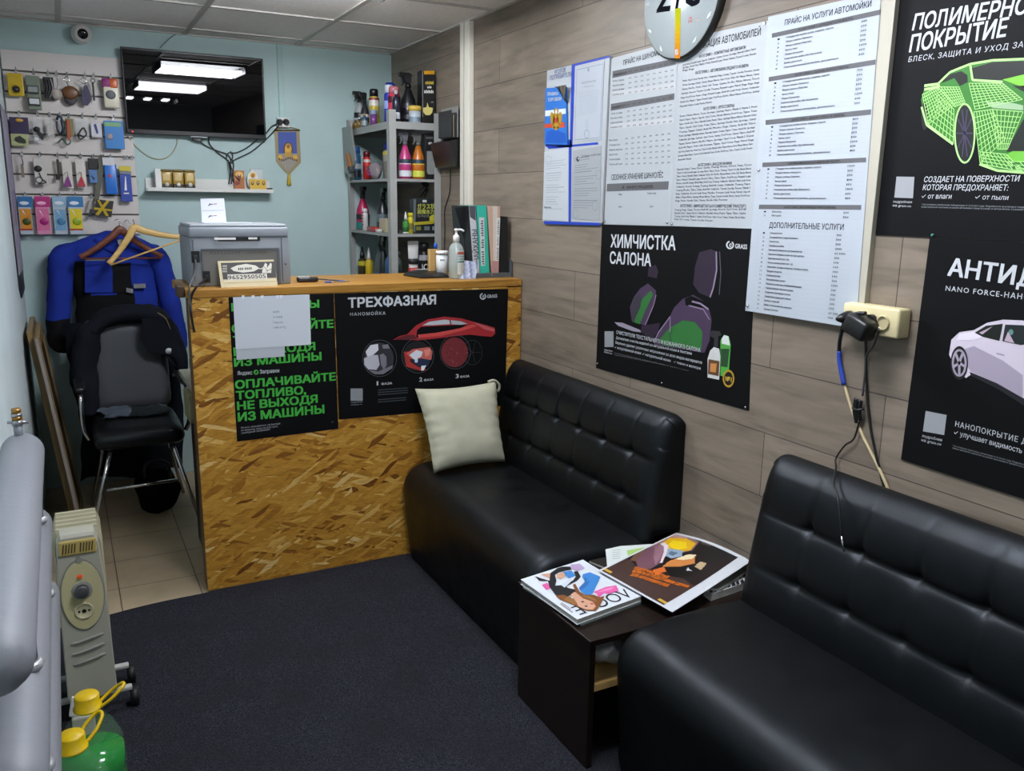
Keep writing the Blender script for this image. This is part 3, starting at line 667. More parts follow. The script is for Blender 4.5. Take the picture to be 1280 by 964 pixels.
def sht(s, u0, v0, u1, v1, du, dv, m):
    vs, fs = glyphs(s, .03, .2, 2); x0 = min(v.x for v in vs); x1 = max(v.x for v in vs)
    V = [b.bm.verts.new(sh(.02+.94*(u0+(u1-u0)*(v.x-x0)/(x1-x0)+du*v.y), .03+.84*(v0+(v1-v0)*(v.x-x0)/(x1-x0)+dv*v.y), .0032+v.z*.0001)) for v in vs]; i = b.mi(m)
    for f in fs:
        try: g = b.bm.faces.new([V[j] for j in f]); g.material_index = i
        except ValueError: pass
OR = mat('e8791a', .4)
sht('ПОДАРОЧНЫЕ ЦВЕТНЫЕ', .20, .27, .31, .69, .05, -.02, OR); sht('ФЛЯГИ И ПОДСТАВКИ СЕРИИ', .155, .30, .334, .97, .05, -.02, OR); sht('ДЛЯ АВТОЛЮБИТЕЛЕЙ', .11, .335, .216, .80, .05, -.02, OR)
b.build('lettering', t, 'orange lettering')
# crumpled bag on the inner shelf
b = MB(); b.ball((1.30, 1.86, .292), (.06, .05, .035), mat('cfd2d2', .3), 14); b.wrinkle(.016, 28, 1)
for v in b.bm.verts: v.co.z = max(v.co.z, .2555)
solo(b, 'plastic_bag', 'crumpled white plastic bag on the inner shelf of the coffee table', 'bag')
# ---------------------------------------------------------------- wall posters
z = Z(740, 270, 3.857)
t = poster('poster', 'black poster with purple and green car seats on the plank wall', 'poster', RW, [(753, 280.6), (945, 286), (936.5, 513.5), (745.5, 460)], BLK)
a = Art(RW, z=z); a.text('ХИМЧИСТКА', (92, 150), (405, 165), 60, WH, bold=.02); a.text('САЛОНА', (88, 228), (287, 243), 56, WH, bold=.02)
a.text('ОЧИСТИТЕЛИ ТЕКСТИЛЬНОГО И КОЖАННОГО САЛОНА', (122, 568), (528, 657), 17, WH, bold=.005, k=.002)
for s, p, q in (('Деликатная очистка изделий из натуральной кожи и текстиля', (120, 592), (485, 670)), ('Бережно удаляет различные загрязнения со всех видов материалов', (118, 615), (535, 714)), ('✓ искуственной кожи', (113, 638), (240, 668)), ('✓ натуральной кожи', (247, 670), (383, 704)), ('✓ ткани и велюра', (398, 708), (528, 741))): a.text(s, p, q, 13, WH, res=1, k=.002)
for y in (0, 9): a.text('На основании исследования потребителей, проведенного по заказу производителя. Подробности на упаковке', (113, 662+y), (350 if y else 470, 718 if y else 748), 5, GRY, res=1, k=.002)
a.text('подробнее', (62, 648), (100, 656), 8, WH, res=1); a.text('на grass.su', (61, 658), (98, 667), 8, WH, res=1); a.build('lettering', t)
a = Art(RW, z=z); logo(a, (668, 140), 19, 'GRASS', (692, 155), (750, 160), 22); a.rect((63, 556), (106, 632), mat('8d9194', .5)); a.build('emblem', t, 'white swirl emblem')
a = Art(RW, z=z); PU, PU2, GN, LP = mat('271a2d', .5), mat('41304a', .5), mat('2a6a30', .5), mat('8f8098', .45)
a.shape([(490, 330), (500, 240), (520, 175), (575, 160), (600, 170), (604, 260), (590, 340), (572, 392), (520, 372)], PU); a.line([(602, 172), (604, 260), (588, 345), (572, 392)], .006, LP, .0003); a.line([(618, 172), (624, 280), (616, 380)], .004, mat('4b4a52', .5), .0003)
a.shape([(440, 400), (490, 380), (560, 420), (580, 500), (570, 600), (545, 660), (300, 620), (320, 560), (375, 490), (400, 440)], PU2, .0002)
a.shape([(450, 400), (480, 385), (565, 420), (570, 450), (520, 440), (480, 430), (455, 432)], BLK, .0005); a.line([(485, 412), (525, 422), (565, 450)], .006, LP, .0008)
a.shape([(325, 600), (370, 545), (440, 503), (500, 512), (537, 560), (530, 645), (350, 625)], GN, .0005); a.line([(390, 640), (380, 575), (390, 540)], .005, mat('1d4022', .5), .0008); a.line([(300, 610), (325, 560), (380, 485), (380, 560)], .004, LP, .0008); a.line([(470, 432), (540, 450), (570, 500)], .004, LP, .0008)
a.shape([(275, 250), (310, 235), (322, 270), (314, 302), (270, 298)], PU); a.shape([(262, 290), (312, 300), (308, 330), (262, 322)], BLK, .0003); a.shape([(235, 350), (272, 325), (312, 360), (305, 420), (258, 528), (195, 510), (185, 440), (205, 390)], PU2, .0002)
a.shape([(245, 400), (285, 360), (298, 378), (262, 455), (232, 522), (205, 512)], GN, .0005); a.shape([(205, 395), (240, 375), (236, 440), (205, 505), (190, 480)], mat('33303a', .5), .0006); a.line([(312, 380), (300, 430), (260, 525)], .004, LP, .0006)
a.shape([(240, 530), (330, 515), (320, 560), (290, 600), (240, 560)], PU, .0001); a.shape([(110, 512), (150, 515), (235, 550), (240, 562), (200, 556), (130, 530)], mat('8f8896', .4), .0003); a.build('seat_picture', t, 'picture of purple and green car seats')
a = Art(RW, z=z); a.shape([(572, 650), (590, 632), (616, 640), (622, 680), (616, 790), (560, 778), (560, 690)], mat('c8cac6', .4), .0003); a.shape([(565, 690), (618, 700), (614, 772), (562, 762)], mat('5d4128', .4), .0005); a.shape([(575, 710), (605, 712), (600, 755), (572, 750)], mat('c2854a', .4), .0007)
a.shape([(566, 575), (580, 552), (620, 556), (627, 575), (612, 580), (610, 632), (590, 632), (592, 590)], mat('2a2b2e', .4), .0004); a.shape([(622, 600), (640, 572), (662, 580), (672, 620), (660, 780), (622, 770)], mat('4da03f', .4), .0002); a.shape([(628, 592), (640, 575), (660, 580), (668, 625), (628, 615)], mat('cfd4cf', .4), .0004); a.shape([(625, 640), (666, 640), (656, 730), (624, 725)], mat('24452a', .4), .0004)
a.ell((662, 784), 28, 42, mat('b08d2f', .35), .0009); a.ell((662, 784), 21, 33, mat('17150f', .4), .0011); a.text('№1', (648, 795), (677, 800), 22, mat('d8b64a', .4), .0013, bold=.02); a.build('bottle_picture', t, 'picture of two bottles and a gold badge')
b = MB()
for q in ((30, 712), (342, 805), (745, 922), (58, 30), (368, 32)): b.ball(RW.pt(z(*q), .004), .004, CHROME, 6)
b.build('pin', t)
# big poster with green car
z = Z(1080, 0, 3.215)
t = poster('poster', 'black poster with a green wireframe sports car, top right on the plank wall', 'poster', RW, [(1129.5, -40), (1430, -121), (1430, 310), (1095, 293.5)], BLK)
a = Art(RW, z=z); a.text('ПОЛИМЕРНОЕ', (195, 122), (712, 46), 62, WH, bold=.02, shear=.12); a.text('ПОКРЫТИЕ', (183, 210), (578, 145), 66, WH, bold=.02, shear=.12); a.text('БЛЕСК, ЗАЩИТА И УХОД ЗА', (180, 250), (641, 190), 21, WH, shear=.1, sp=1.15)
a.text('СОЗДАЕТ НА ПОВЕРХНОСТИ', (243, 732), (628, 729), 22, WH, bold=.01, shear=.15); a.text('КОТОРАЯ ПРЕДОХРАНЯЕТ:', (238, 764), (582, 766), 22, WH, bold=.01, shear=.15); a.text('✓ от влаги', (233, 798), (354, 799), 20, WH, shear=.1); a.text('✓ от пыли', (448, 801), (582, 804), 20, WH, shear=.1)
a.text('* На основании заключения лаборатории от 25.05.2021 года. Подробности на упаковке товара', (233, 824), (650, 836), 6, g2, res=1); a.text('представленной компании на рынке автохимии и средств ухода за автомобилем. Сохраняйте', (233, 834), (650, 846), 6, g2, res=1)
a.text('подробнее', (120, 815), (195, 817), 10, WH, res=1); a.text('на grass.su', (118, 830), (190, 833), 10, WH, res=1); a.build('lettering', t)
a = Art(RW, z=z); G1, GL, GD = mat('347d28', .4), mat('b4f08e', .4), mat('0c140b', .4)
a.shape([(232, 400), (245, 358), (300, 338), (350, 290), (430, 258), (520, 243), (643, 238), (760, 246), (830, 300), (850, 450), (840, 640), (790, 690), (643, 694), (540, 686), (468, 660), (458, 560), (440, 450), (408, 415), (378, 450), (368, 520), (362, 580), (256, 503), (236, 430)], G1)
a.ell((246, 465), 13, 58, GD, .0003); a.ell((408, 536), 44, 124, GD, .0004); a.ringl((408, 536), 40, 118, .004, GL, .0007)
for k in range(10): a.line([(408, 536), (408+34*math.cos(k*.628), 536+100*math.sin(k*.628))], .0035, mat('3d3550', .4), .0008)
a.shape([(312, 335), (345, 300), (395, 286), (418, 302), (420, 330), (388, 346), (366, 314)], GD, .0005); a.shape([(430, 276), (520, 250), (643, 246), (780, 254), (810, 300), (643, 312), (520, 326), (442, 322)], GD, .0005)
a.shape([(560, 320), (643, 300), (800, 300), (820, 330), (643, 352)], mat('7cc83a', .4), .0006); a.shape([(600, 345), (643, 345), (820, 345), (820, 372), (643, 368)], GD, .0006)
a.shape([(488, 408), (600, 414), (643, 424), (643, 444), (520, 434)], mat('9dbd93', .4), .0006); a.shape([(575, 610), (643, 480), (830, 480), (830, 612)], GD, .0006); a.shape([(570, 625), (600, 608), (820, 608), (820, 650), (600, 650)], mat('6fbf3b', .4), .0007)
a.line([(246, 345), (300, 338), (306, 350), (246, 360)], .006, GL, .0008)
lw = .0014
a.mesh([(238, 380), (300, 350), (368, 420), (262, 500)], 9, 9, lw, GL, .0009); a.mesh([(300, 350), (385, 350), (410, 412), (368, 430)], 7, 7, lw, GL, .0009); a.mesh([(365, 440), (300, 380), (262, 500), (362, 575)], 7, 6, lw, GL, .0009)
a.mesh([(425, 335), (560, 335), (640, 400), (450, 440)], 10, 9, lw, GL, .0009); a.mesh([(445, 450), (520, 440), (570, 560), (470, 655)], 7, 9, lw, GL, .0009); a.mesh([(520, 440), (643, 450), (580, 600), (540, 600)], 7, 7, lw, GL, .0009); a.mesh([(470, 610), (575, 620), (643, 690), (480, 660)], 8, 4, lw, GL, .0009); a.mesh([(575, 650), (840, 650), (790, 690), (643, 692)], 10, 3, lw, GL, .0009)
a.line([(235, 430), (256, 503), (362, 580)], .005, GL, .001); a.line([(300, 338), (350, 290), (430, 258), (520, 243), (643, 238), (760, 246)], .005, GL, .001); a.line([(430, 258), (440, 322), (560, 330)], .005, GL, .001); a.line([(468, 660), (540, 686), (643, 694), (790, 690)], .005, GL, .001)
a.build('car_picture', t, 'green wireframe sports car picture'); a = Art(RW, z=z); a.shape([(133, 710), (205, 711), (199, 797), (124, 794)], mat('979b9e', .5)); a.build('pale_square', t)
b = MB(); b.ball(RW.pt((1167, 294), .004), .004, mat('3f7d6d', .4), 6); b.build('pin', t)
# poster with white car
z = Z(1110, 280, 2.753)
t = poster('poster', 'black poster with a white sports car above the near sofa', 'poster', RW, [(1163.5, 297.5), (1440, 311), (1440, 675), (1127.5, 574)], BLK, k0=.0022, k1=.004)
a = Art(RW, .0043, z); a.text('АНТИ', (208, 176), (437, 208), 60, WH, bold=.025); a.text('ДОЖДЬ', (446, 210), (770, 256), 62, WH, bold=.025); a.text('NANO FORCE-НАНО', (202, 229), (490, 262), 18, WH, bold=.006, sp=1.2)
a.text('НАНОПОКРЫТИЕ ДЛЯ', (235, 696), (520, 768), 19, WH, bold=.005, sp=1.15); a.text('✓ улучшает видимость', (230, 724), (464, 789), 18, WH); a.text('* На основании заключения лаборатории от 25.05.2021 года. Подробности', (226, 764), (480, 832), 5, g2, res=1); a.text('представленной компании на рынке автохимии и средств ухода', (226, 772), (480, 840), 5, g2, res=1)
a.text('подробнее', (122, 733), (190, 748), 10, WH, res=1); a.text('на grass.su', (119, 747), (186, 762), 10, WH, res=1); a.build('lettering', t)
a = Art(RW, .0043, z); WC, WC2 = mat('cfc6d2', .4), mat('a49aab', .4)
a.shape([(214, 450), (222, 398), (250, 372), (300, 365), (345, 340), (400, 329), (468, 332), (560, 356), (640, 420), (720, 520), (710, 640), (600, 690), (468, 618), (380, 562), (290, 518), (272, 530), (240, 500)], WC)
a.shape([(250, 378), (300, 370), (308, 374), (330, 388), (300, 400), (240, 400)], mat('e4dde6', .4), .0003); a.shape([(285, 508), (380, 548), (468, 598), (600, 660), (600, 690), (468, 622), (380, 566), (290, 522)], mat('1b1a20', .4), .0004); a.shape([(240, 440), (300, 420), (400, 470), (468, 520), (468, 600), (380, 550), (290, 508)], WC2, .0002)
a.ell((250, 478), 30, 58, GD, .0005); a.ringl((250, 478), 22, 44, .005, WC2, .0007)
for k in range(5): a.line([(250, 478), (250+20*math.cos(k*1.257+.3), 478+40*math.sin(k*1.257+.3))], .006, WC2, .0008)
a.shape([(303, 374), (342, 350), (400, 343), (388, 402), (330, 388)], GD, .0005); a.shape([(408, 346), (468, 348), (540, 370), (560, 420), (468, 418), (398, 403)], mat('1a2224', .4), .0005); a.shape([(318, 374), (365, 352), (330, 380)], mat('b9a5b4', .4), .0007); a.shape([(418, 370), (440, 410), (405, 402)], mat('b9a5b4', .4), .0007); a.ell((428, 372), 8, 10, mat('5f8d86', .4), .0007)
a.shape([(440, 425), (470, 415), (500, 425), (490, 445), (450, 440)], WC, .0007); a.line([(378, 445), (405, 452)], .004, WC2, .0006); a.build('car_picture', t, 'white sports car picture'); a = Art(RW, .0043, z); a.shape([(134, 643), (206, 657), (197, 726), (124, 713)], mat('979b9e', .5)); a.build('pale_square', t)
# ---------------------------------------------------------------- price boards
z = Z(670, 0, 3.323); TXT = mat('202326', .8, spec=.1); LINE = mat('a9b0b6', .7); BAR = mat('5a5b5d', .7); BW2 = mat('a9b0b3', .5)
def lerp(a, b, t_): return (a[0]+(b[0]-a[0])*t_, a[1]+(b[1]-a[1])*t_)
def pins(t, pts):
    b = MB()
    for q in pts: b.cyl(RW.pt(q, .002), RW.pt(q, .007), .0045, CHROME, .003, 8)
    b.build('pin', t)
t = poster('price_board', 'white price list with grey bars and the tyre storage table, left of the three', 'price board', RW, [(764.8, 73), (849, 50), (838.8, 282.5), (755.8, 280.5)], BW2)
a = Art(RW, z=z)
a.text('ПРАЙС НА ШИНОМОНТАЖ', (365, 272), (566, 214), 21, TXT, bold=.01)
def bar(a, c4, txt, m=BAR): a.shape(c4, m); tl, tr, br, bl = c4; a.text(txt, lerp(lerp(bl, tl, .3), lerp(br, tr, .3), .25), lerp(lerp(bl, tl, .3), lerp(br, tr, .3), .75), (bl[1]-tl[1])*.42, INK, .0003, bold=.01, res=1)
rows = [((320, 296), (584, 243), 29, 4), ((313, 432), (577, 388), 29, 4)]
LG = mat('b4b7b8', .6)
for (L_, R_, h, n_) in rows:
    a.shape([L_, R_, (R_[0]-1, R_[1]+h-3), (L_[0]-1, L_[1]+h)], BAR); a.text('Наименование услуги', (L_[0]+4, L_[1]+20), (L_[0]+60, L_[1]+9), 10, INK, .0003, res=1, bold=.01)
    for c in range(8): x = L_[0]+72+c*25; y = L_[1]+(R_[1]-L_[1])*(x-L_[0])/(R_[0]-L_[0]); a.text('R'+str(13+c), (x-6, y+20), (x+8, y+18), 8, INK, .0003, res=1)
    for r_ in range(1, n_+1):
        yl, yr = L_[1]+h-6+r_*19, R_[1]+h-6+r_*23
        if r_ == n_: a.shape([(L_[0]-2, yl-14), (R_[0]-4, yr-14), (R_[0]-4, yr+6), (L_[0]-2, yl+6)], LG)
        a.text(['Снятие, установка', 'Монтаж шины', 'Балансировка', 'Комплекс услуг'][r_-1], (L_[0], yl+3), (L_[0]+48, yl-3), 8, TXT, .0003, res=1)
        for c in range(8 if r_ < 9 else 0): x = L_[0]+72+c*25; y = yl+(yr-yl)*(x-L_[0])/(R_[0]-L_[0]); a.text(str(random.randint(10, 60)*10), (x-5, y+4), (x+7, y+2), 7, TXT, .0003, res=1)
for r_ in range(6):
    yl, yr = 585+r_*20, 556+r_*24
    a.text(['Ремонт прокола', 'Установка жгута', 'Замена вентиля', 'Герметик борта', 'Утилизация', 'Пакеты для шин'][r_], (305, yl+2), (305+36+r_ % 3*10, yl-1), 8, TXT, res=1)
    for c in range(8): x = 378+c*25; y = yl+(yr-yl)*(x-303)/(255); a.text(str(random.randint(5, 50)*10), (x-5, y+3), (x+6, y+2), 7, TXT, res=1)
a.text('СЕЗОННОЕ ХРАНЕНИЕ ШИН/КОЛЁС', (316, 748), (530, 738), 22, TXT, bold=.01)
bar(a, [(297, 764), (554, 753), (551, 788), (295, 796)], '6 месяцев')
for y0_, y1_ in ((796, 788), (825, 819), (905, 903)): a.line([(295, y0_), (550, y1_)], .0012, LINE)
a.line([(420, 795), (414, 905)], .0012, LINE)
for s, x, y in (('Шины', 345, 811), ('Колёса в сборе', 465, 807), ('2500', 345, 863), ('3000', 475, 862)): a.text(s, (x, y), (x+14+(22 if len(s) > 5 else 0), y), 8, TXT, res=1, bold=.01)
a.build('price_table', t); pins(t, [z(288, 920), z(548, 925), z(318, 240)])
t = poster('price_board', 'white board with dense lists of car classes, middle of the three', 'price board', RW, [(848, 50), (966.4, 24.8), (944.6, 286), (839.5, 282.5)], BW2)
a = Art(RW, z=z)
a.text('КЛАССИФИКАЦИЯ АВТОМОБИЛЕЙ', (598, 222), (935, 146), 27, TXT, bold=.01)
for s, A, B in (('КАТЕГОРИЯ 1 - КОМПАКТНЫЕ АВТОМОБИЛИ', (680, 241), (873, 202)), ('КАТЕГОРИЯ 2 - АВТОМОБИЛИ СРЕДНЕГО РАЗМЕРА', (665, 309), (885, 278)), ('КАТЕГОРИЯ 3. (КРОССОВЕРЫ)', (698, 459), (826, 444)), ('КАТЕГОРИЯ 4. (ВНЕДОРОЖНИКИ)', (675, 692), (816, 684)), ('КАТЕГОРИЯ 5. (МИКРОАВТОБУСЫ И КОММЕРЧЕСКИЙ ТРАНСПОРТ)', (602, 861), (875, 863))): a.text(s, A, B, 12, TXT, bold=.012, res=1)
CARS = 'Kia Rio, Hyundai Solaris, Skoda Fabia, Renault Logan, Lada Vesta, Opel Corsa, Ford Focus, Mazda 3, Toyota Corolla, Nissan Almera, Honda Civic, Volvo S60, Audi A4, Passat, Camry, Mondeo, Teana, Sonata, Optima, Superb, Accord, Tiguan, Sportage, Qashqai, Duster, Kuga, Tucson, Forester, Outlander, Patrol, Pajero, Prado, Touareg, Tahoe'.split(', ')
def para(a, n_, l0, r0, l1, r1, last=.2):
    for i in range(n_):
        k = i/max(1, n_-1); A, B = lerp(l0, l1, k), lerp(r0, r1, k)
        if i == n_-1: B = lerp(A, B, last)
        q = max(2, int(9*(last if i == n_-1 else 1)))
        a.text(', '.join(random.choice(CARS) for _ in range(q)), A, B, 8.2, TXT, res=1, bold=.008)
para(a, 3, (612, 274), (915, 207), (612, 297), (921, 246), .15); para(a, 7, (612, 340), (930, 293), (600, 446), (930, 400), .4)
para(a, 12, (600, 487), (922, 446), (592, 668), (900, 636), .18); para(a, 10, (588, 708), (897, 688), (582, 838), (890, 832), .7); para(a, 4, (578, 876), (875, 872), (576, 914), (868, 926), .55)
a.build('lettering', t); pins(t, [z(972, 100), z(908, 940), z(568, 930), z(560, 1)] [:3])
# wash price list on a thick cream backing board
t = thing('price_board', 'long white wash price list on a cream backing board, right of the three', 'price board', RW.pt((1008, 399)))
q = [RW.pt(p, .0005) for p in ((967, 22), (1127, -14), (1083, 406), (938, 386))]
b = MB(); b.prism(q, (-.016, 0, 0), mat('aeab9b', .5)); b.build('backing_board', t)
sheet(RW, [(966.5, 22), (1108, -9), (1076, 410), (937.5, 388)], mat('abb4bb', .5), .017, .0185).build('sheet', t)
z2 = Z(930, 0, 4.38); z3 = Z(930, 200, 4.59); a = Art(RW, .0187, z2); b3 = Art(RW, .0187, z3)
a.text('ПРАЙС НА УСЛУГИ АВТОМОЙКИ', (250, 143), (725, 41), 30, TXT, bold=.012)
b3.text('ДОПОЛНИТЕЛЬНЫЕ УСЛУГИ', (172, 389), (600, 402), 31, TXT, bold=.012)
SV = ['Стандартная мойка кузов, коврики, пороги', 'Уборка салона «Пылесос»', 'Уборка салона «Пластик»', 'Чистка стекол', 'Уборка багажника', 'Комплексная мойка (без багажника)', 'Мойка двигателя', 'Сильнозагрязненный автомобиль, дополнительно']
WD = [.8, .46, .45, .22, .32, .64, .31, .93]; PR = [['600', '200', '200', '300', '200', '1000', '600', '300'], ['700', '300', '250', '300', '250', '1200', '600', '350'], ['800', '300', '300', '350', '300', '1500', '600', '400'], ['1000', '350', '350', '400', '350', '1800', '600', '450']]
def rowset(a, tl, tr, bl, br, names, wd, prices, cols=(.125, .74)):
    n_ = len(names)
    for i in range(n_+1):
        A, B = lerp(tl, bl, i/n_), lerp(tr, br, i/n_); a.line([A, B], .0009, LINE)
        if i == n_: break
        A2, B2 = lerp(tl, bl, (i+.82)/n_), lerp(tr, br, (i+.82)/n_)
        a.text(str(i+1), lerp(A2, B2, .055), lerp(A2, B2, .075), 9, TXT, .0003, res=1); e = cols[0]+wd[i]*.56
        a.text(names[i], lerp(A2, B2, cols[0]+.01), lerp(A2, B2, e), 10.5, TXT, .0003, res=1, bold=.008); a.text(prices[i], lerp(A2, B2, .83), lerp(A2, B2, .83+.015*len(prices[i])+.01), 12, TXT, .0003, res=1, bold=.012)
    for c in (0, *cols, 1): a.line([lerp(tl, tr, c), lerp(bl, br, c)], .0009, LINE)
BARS = [[(180, 187), (775, 57), (773, 86), (180, 212)], [(163, 425), (750, 329), (748, 358), (162, 450)], [(145, 660), (725, 601), (723, 631), (145, 687)], [(128, 892), (697, 864), (697, 890), (127, 917)]]
for b_, s in zip(BARS, ('КАТЕГОРИЯ 1. (СРЕДНЕГО РАЗМЕРА)', 'КАТЕГОРИЯ 2. (СЕДАНЫ И КРОССОВЕРЫ)', 'КАТЕГОРИЯ 3. (БИЗНЕС КЛАСС И ДЖИПЫ)', 'КАТЕГОРИЯ 4. (МИКРОАВТОБУСЫ И КОММЕРЧЕСКИЙ ТРАНСПОРТ)')): bar(a, b_, s)
bar(b3, [(115, 257), (703, 259), (701, 288), (112, 283)], 'КАТЕГОРИЯ 5. (ВЕЛОСИПЕДЫ И МОТОЦИКЛЫ)')
for i in range(3): rowset(a, BARS[i][3], BARS[i][2], (BARS[i+1][0][0]+3, BARS[i+1][0][1]-30), (BARS[i+1][1][0]+5, BARS[i+1][1][1]-32), SV, WD, PR[i])
rowset(b3, (131, 40), (728, 16), (117, 228), (707, 232), SV, WD, PR[3]); rowset(b3, (112, 283), (701, 288), (108, 325), (697, 342), ['Велосипед', 'Мотоцикл'], [.18, .18], ['300', '500'])
EX = ['Холодный воск', 'Холодный воск с гидрополимером', 'Горячий воск', 'Трехфазная мойка', 'Химчистка салона (по договоренности)', 'Удаление битумных пятен (за одну деталь)', 'Удаление реагента (за 1 шт)', 'Чистка колесных дисков (за 1 шт)', 'Нанесение состава антидождь (лобовое стекло)', 'Продувка воздухом', 'Кондиционер кожи', 'Обезжириватель кузова', 'Обработка силиконом уплотнителей дверей', 'Гидрофобизация покрытие кузова', 'Покрытие пластиков салона', 'Нанесение защитной пленки', 'Мойка с пенной', 'Мойка Технический (без шампуня)', 'Удаление насекомых']
rowset(b3, (108, 402), (655, 418), (72, 852), (600, 925), EX, [.25, .55, .2, .3, .65, .7, .42, .5, .8, .3, .28, .38, .7, .55, .5, .52, .3, .55, .3], ['300', '500', '500', '2000', 'от 5000', '200', '100', '100', '300', '100', '500', '1000', '200', '300', '500', '200', '150', 'от 200', '100'], (.12, .79))
a.build('price_table', t); b3.build('extra_price_table', t)
b = MB()
for q in ((962.5, 30), (955, 213), (941, 382), (1073, 406)): b.cyl(RW.pt(q, .018), RW.pt(q, .024), .005, CHROME, .003, 8)
b.build('pin', t)
# consumer corner board
z = Z(640, 60, 4.191)
t = poster('notice_board', 'white and blue notice board with four document pockets on the plank wall', 'notice board', RW, [z(193, 120), z(522, 42), z(477, 918), z(168, 908)], mat('adb3b6', .5), 'back_panel', .0005, .008)
BL = mat('1f3fae', .4); a = Art(RW, .0085, z)
for c4 in ([(185, 350), (200, 355), (196, 520), (183, 516)], [(188, 480), (320, 480), (322, 522), (190, 520)], [(322, 90), (340, 85), (326, 520), (312, 520)], [(338, 84), (522, 40), (522, 52), (338, 96)], [(195, 520), (460, 494), (462, 506), (200, 530)], [(308, 520), (322, 516), (318, 912), (306, 912)], [(176, 906), (474, 916), (474, 930), (178, 922)]): a.shape(c4, BL)
a.build('blue_trim', t, 'blue trim'); a = Art(RW, .0085, z); a.text('УГОЛОК', (232, 140), (292, 124), 22, mat('2b3f7a', .5), bold=.015); a.text('ПОТРЕБИТЕЛЯ', (208, 170), (322, 148), 22, mat('2b3f7a', .5), bold=.015); a.build('lettering', t)
# booklet in the upper left pocket
t = poster('booklet', 'blue booklet with a golden two headed eagle in the notice board pocket', 'booklet', RW, [z(193, 212), z(300, 205), z(306, 508), z(188, 505)], mat('2c6fc0', .4), 'cover', .009, .016)
a = Art(RW, .0163, z); a.shape([(192, 330), (300, 318), (300, 345), (192, 360)], mat('cdd9e6', .5)); a.shape([(190, 400), (294, 388), (296, 418), (190, 420)], mat('c2452b', .5), .0002)
a.shape([(200, 440), (240, 425), (300, 450), (302, 500), (192, 498)], mat('1d55b0', .4), .0001); a.text('ПРАВИЛА', (204, 252), (262, 248), 17, WH, .0004, bold=.02); a.text('ТОРГОВЛИ', (206, 282), (276, 276), 17, WH, .0004, bold=.02); a.build('cover_print', t)
a = Art(RW, .0168, z); GO = mat('c9a13a', .35, .4)
a.shape([(238, 345), (258, 345), (266, 410), (254, 432), (242, 432), (232, 410)], GO); 
for sgn in (-1, 1):
    a.shape([(250+sgn*4, 350), (250+sgn*24, 335), (250+sgn*32, 350), (250+sgn*28, 400), (250+sgn*10, 395)], GO); a.shape([(250+sgn*4, 345), (250+sgn*6, 322), (250+sgn*14, 322), (250+sgn*12, 334), (250+sgn*8, 348)], GO); a.shape([(250+sgn*6, 410), (250+sgn*22, 412), (250+sgn*16, 424), (250+sgn*5, 424)], GO)
a.shape([(245, 316), (255, 316), (253, 328), (247, 328)], GO); a.shape([(243, 368), (257, 368), (257, 388), (250, 396), (243, 388)], mat('b5322a', .4), .0003); a.build('emblem', t, 'golden two headed eagle emblem')
b = MB()
for i in range(6):
    b.prism([RW.pt(z(*p), .012+.003*i) for p in ((238+i*13, 205-i*1.5), (250+i*13, 203-i*1.5), (306, 285-i*4), (300, 292-i*4))], (-.001, 0, 0), mat(['3b3527', '5a5140'][i % 2], .6))
b.build('loose_pages', t, 'fanned brown pages')
t = poster('certificate', 'framed certificate sheet in the upper right pocket of the notice board', 'certificate', RW, [z(345, 108), z(495, 72), z(478, 480), z(332, 492)], mat('aeb5bd', .4), 'sheet', .0088, .0098)
a = Art(RW, .0101, z); a.line([(352, 116), (488, 84), (472, 470), (340, 482), (352, 116)], .003, mat('8f979f', .6)); a.text('СВИДЕТЕЛЬСТВО', (375, 190), (452, 178), 10, GRY, res=1); a.text('о государственной регистрации', (385, 208), (440, 200), 6, GRY, res=1)
for i in range(12): a.line([(360-i*.6, 235+i*11), (472-i, 222+i*10)], .0016, mat('a3abb3', .7))
a.ell((404, 400), 11, 26, mat('a9b2ba', .6)); a.ringl((403, 452), 12, 22, .002, mat('6d7988', .6)); a.ell((412, 115), 6, 10, mat('8f979f', .6)); a.build('print', t)
for nm, lb, c4, cl, e in (('document', 'white document sheet in the lower left pocket of the notice board', [(180, 545), (306, 524), (304, 910), (172, 900)], 'b9c0c4', 0), ('document', 'grey document sheet with stamps in the lower right pocket of the notice board', [(330, 540), (478, 512), (472, 905), (320, 895)], '9da2a4', 1)):
    t = poster(nm, lb, 'document', RW, [z(*p) for p in c4], mat(cl, .4), 'sheet', .0088, .0098); a = Art(RW, .0101, z); tl, tr, br, bl = c4
    for i in range(22):
        k = .12+.034*i
        if (i*7+e) % 5 == 0: continue
        a.line([lerp(lerp(tl, bl, k), lerp(tr, br, k), .08), lerp(lerp(tl, bl, k), lerp(tr, br, k), random.uniform(.5, .93))], .0022 if i % 6 else .0035, mat('9aa1a6' if e == 0 else '7f8588', .7))
    if e: a.ell((357, 583), 9, 13, INK); a.ell((361, 580), 5, 7, mat(cl, .4), .0003); a.text('СЕРТИФИКАТ СООТВЕТСТВИЯ', (375, 574), (475, 562), 9, TXT, res=1); [a.ringl((x, y), 14, 24, .002, mat('868c90', .6)) for x, y in ((343, 868), (447, 828), (463, 665))]
    else: a.ringl((202, 588), 18, 20, .002, mat('9aa5b0', .6)); a.text('Директор', (178, 838), (217, 840), 9, INK, bold=.02, res=1)
    a.build('print', t)
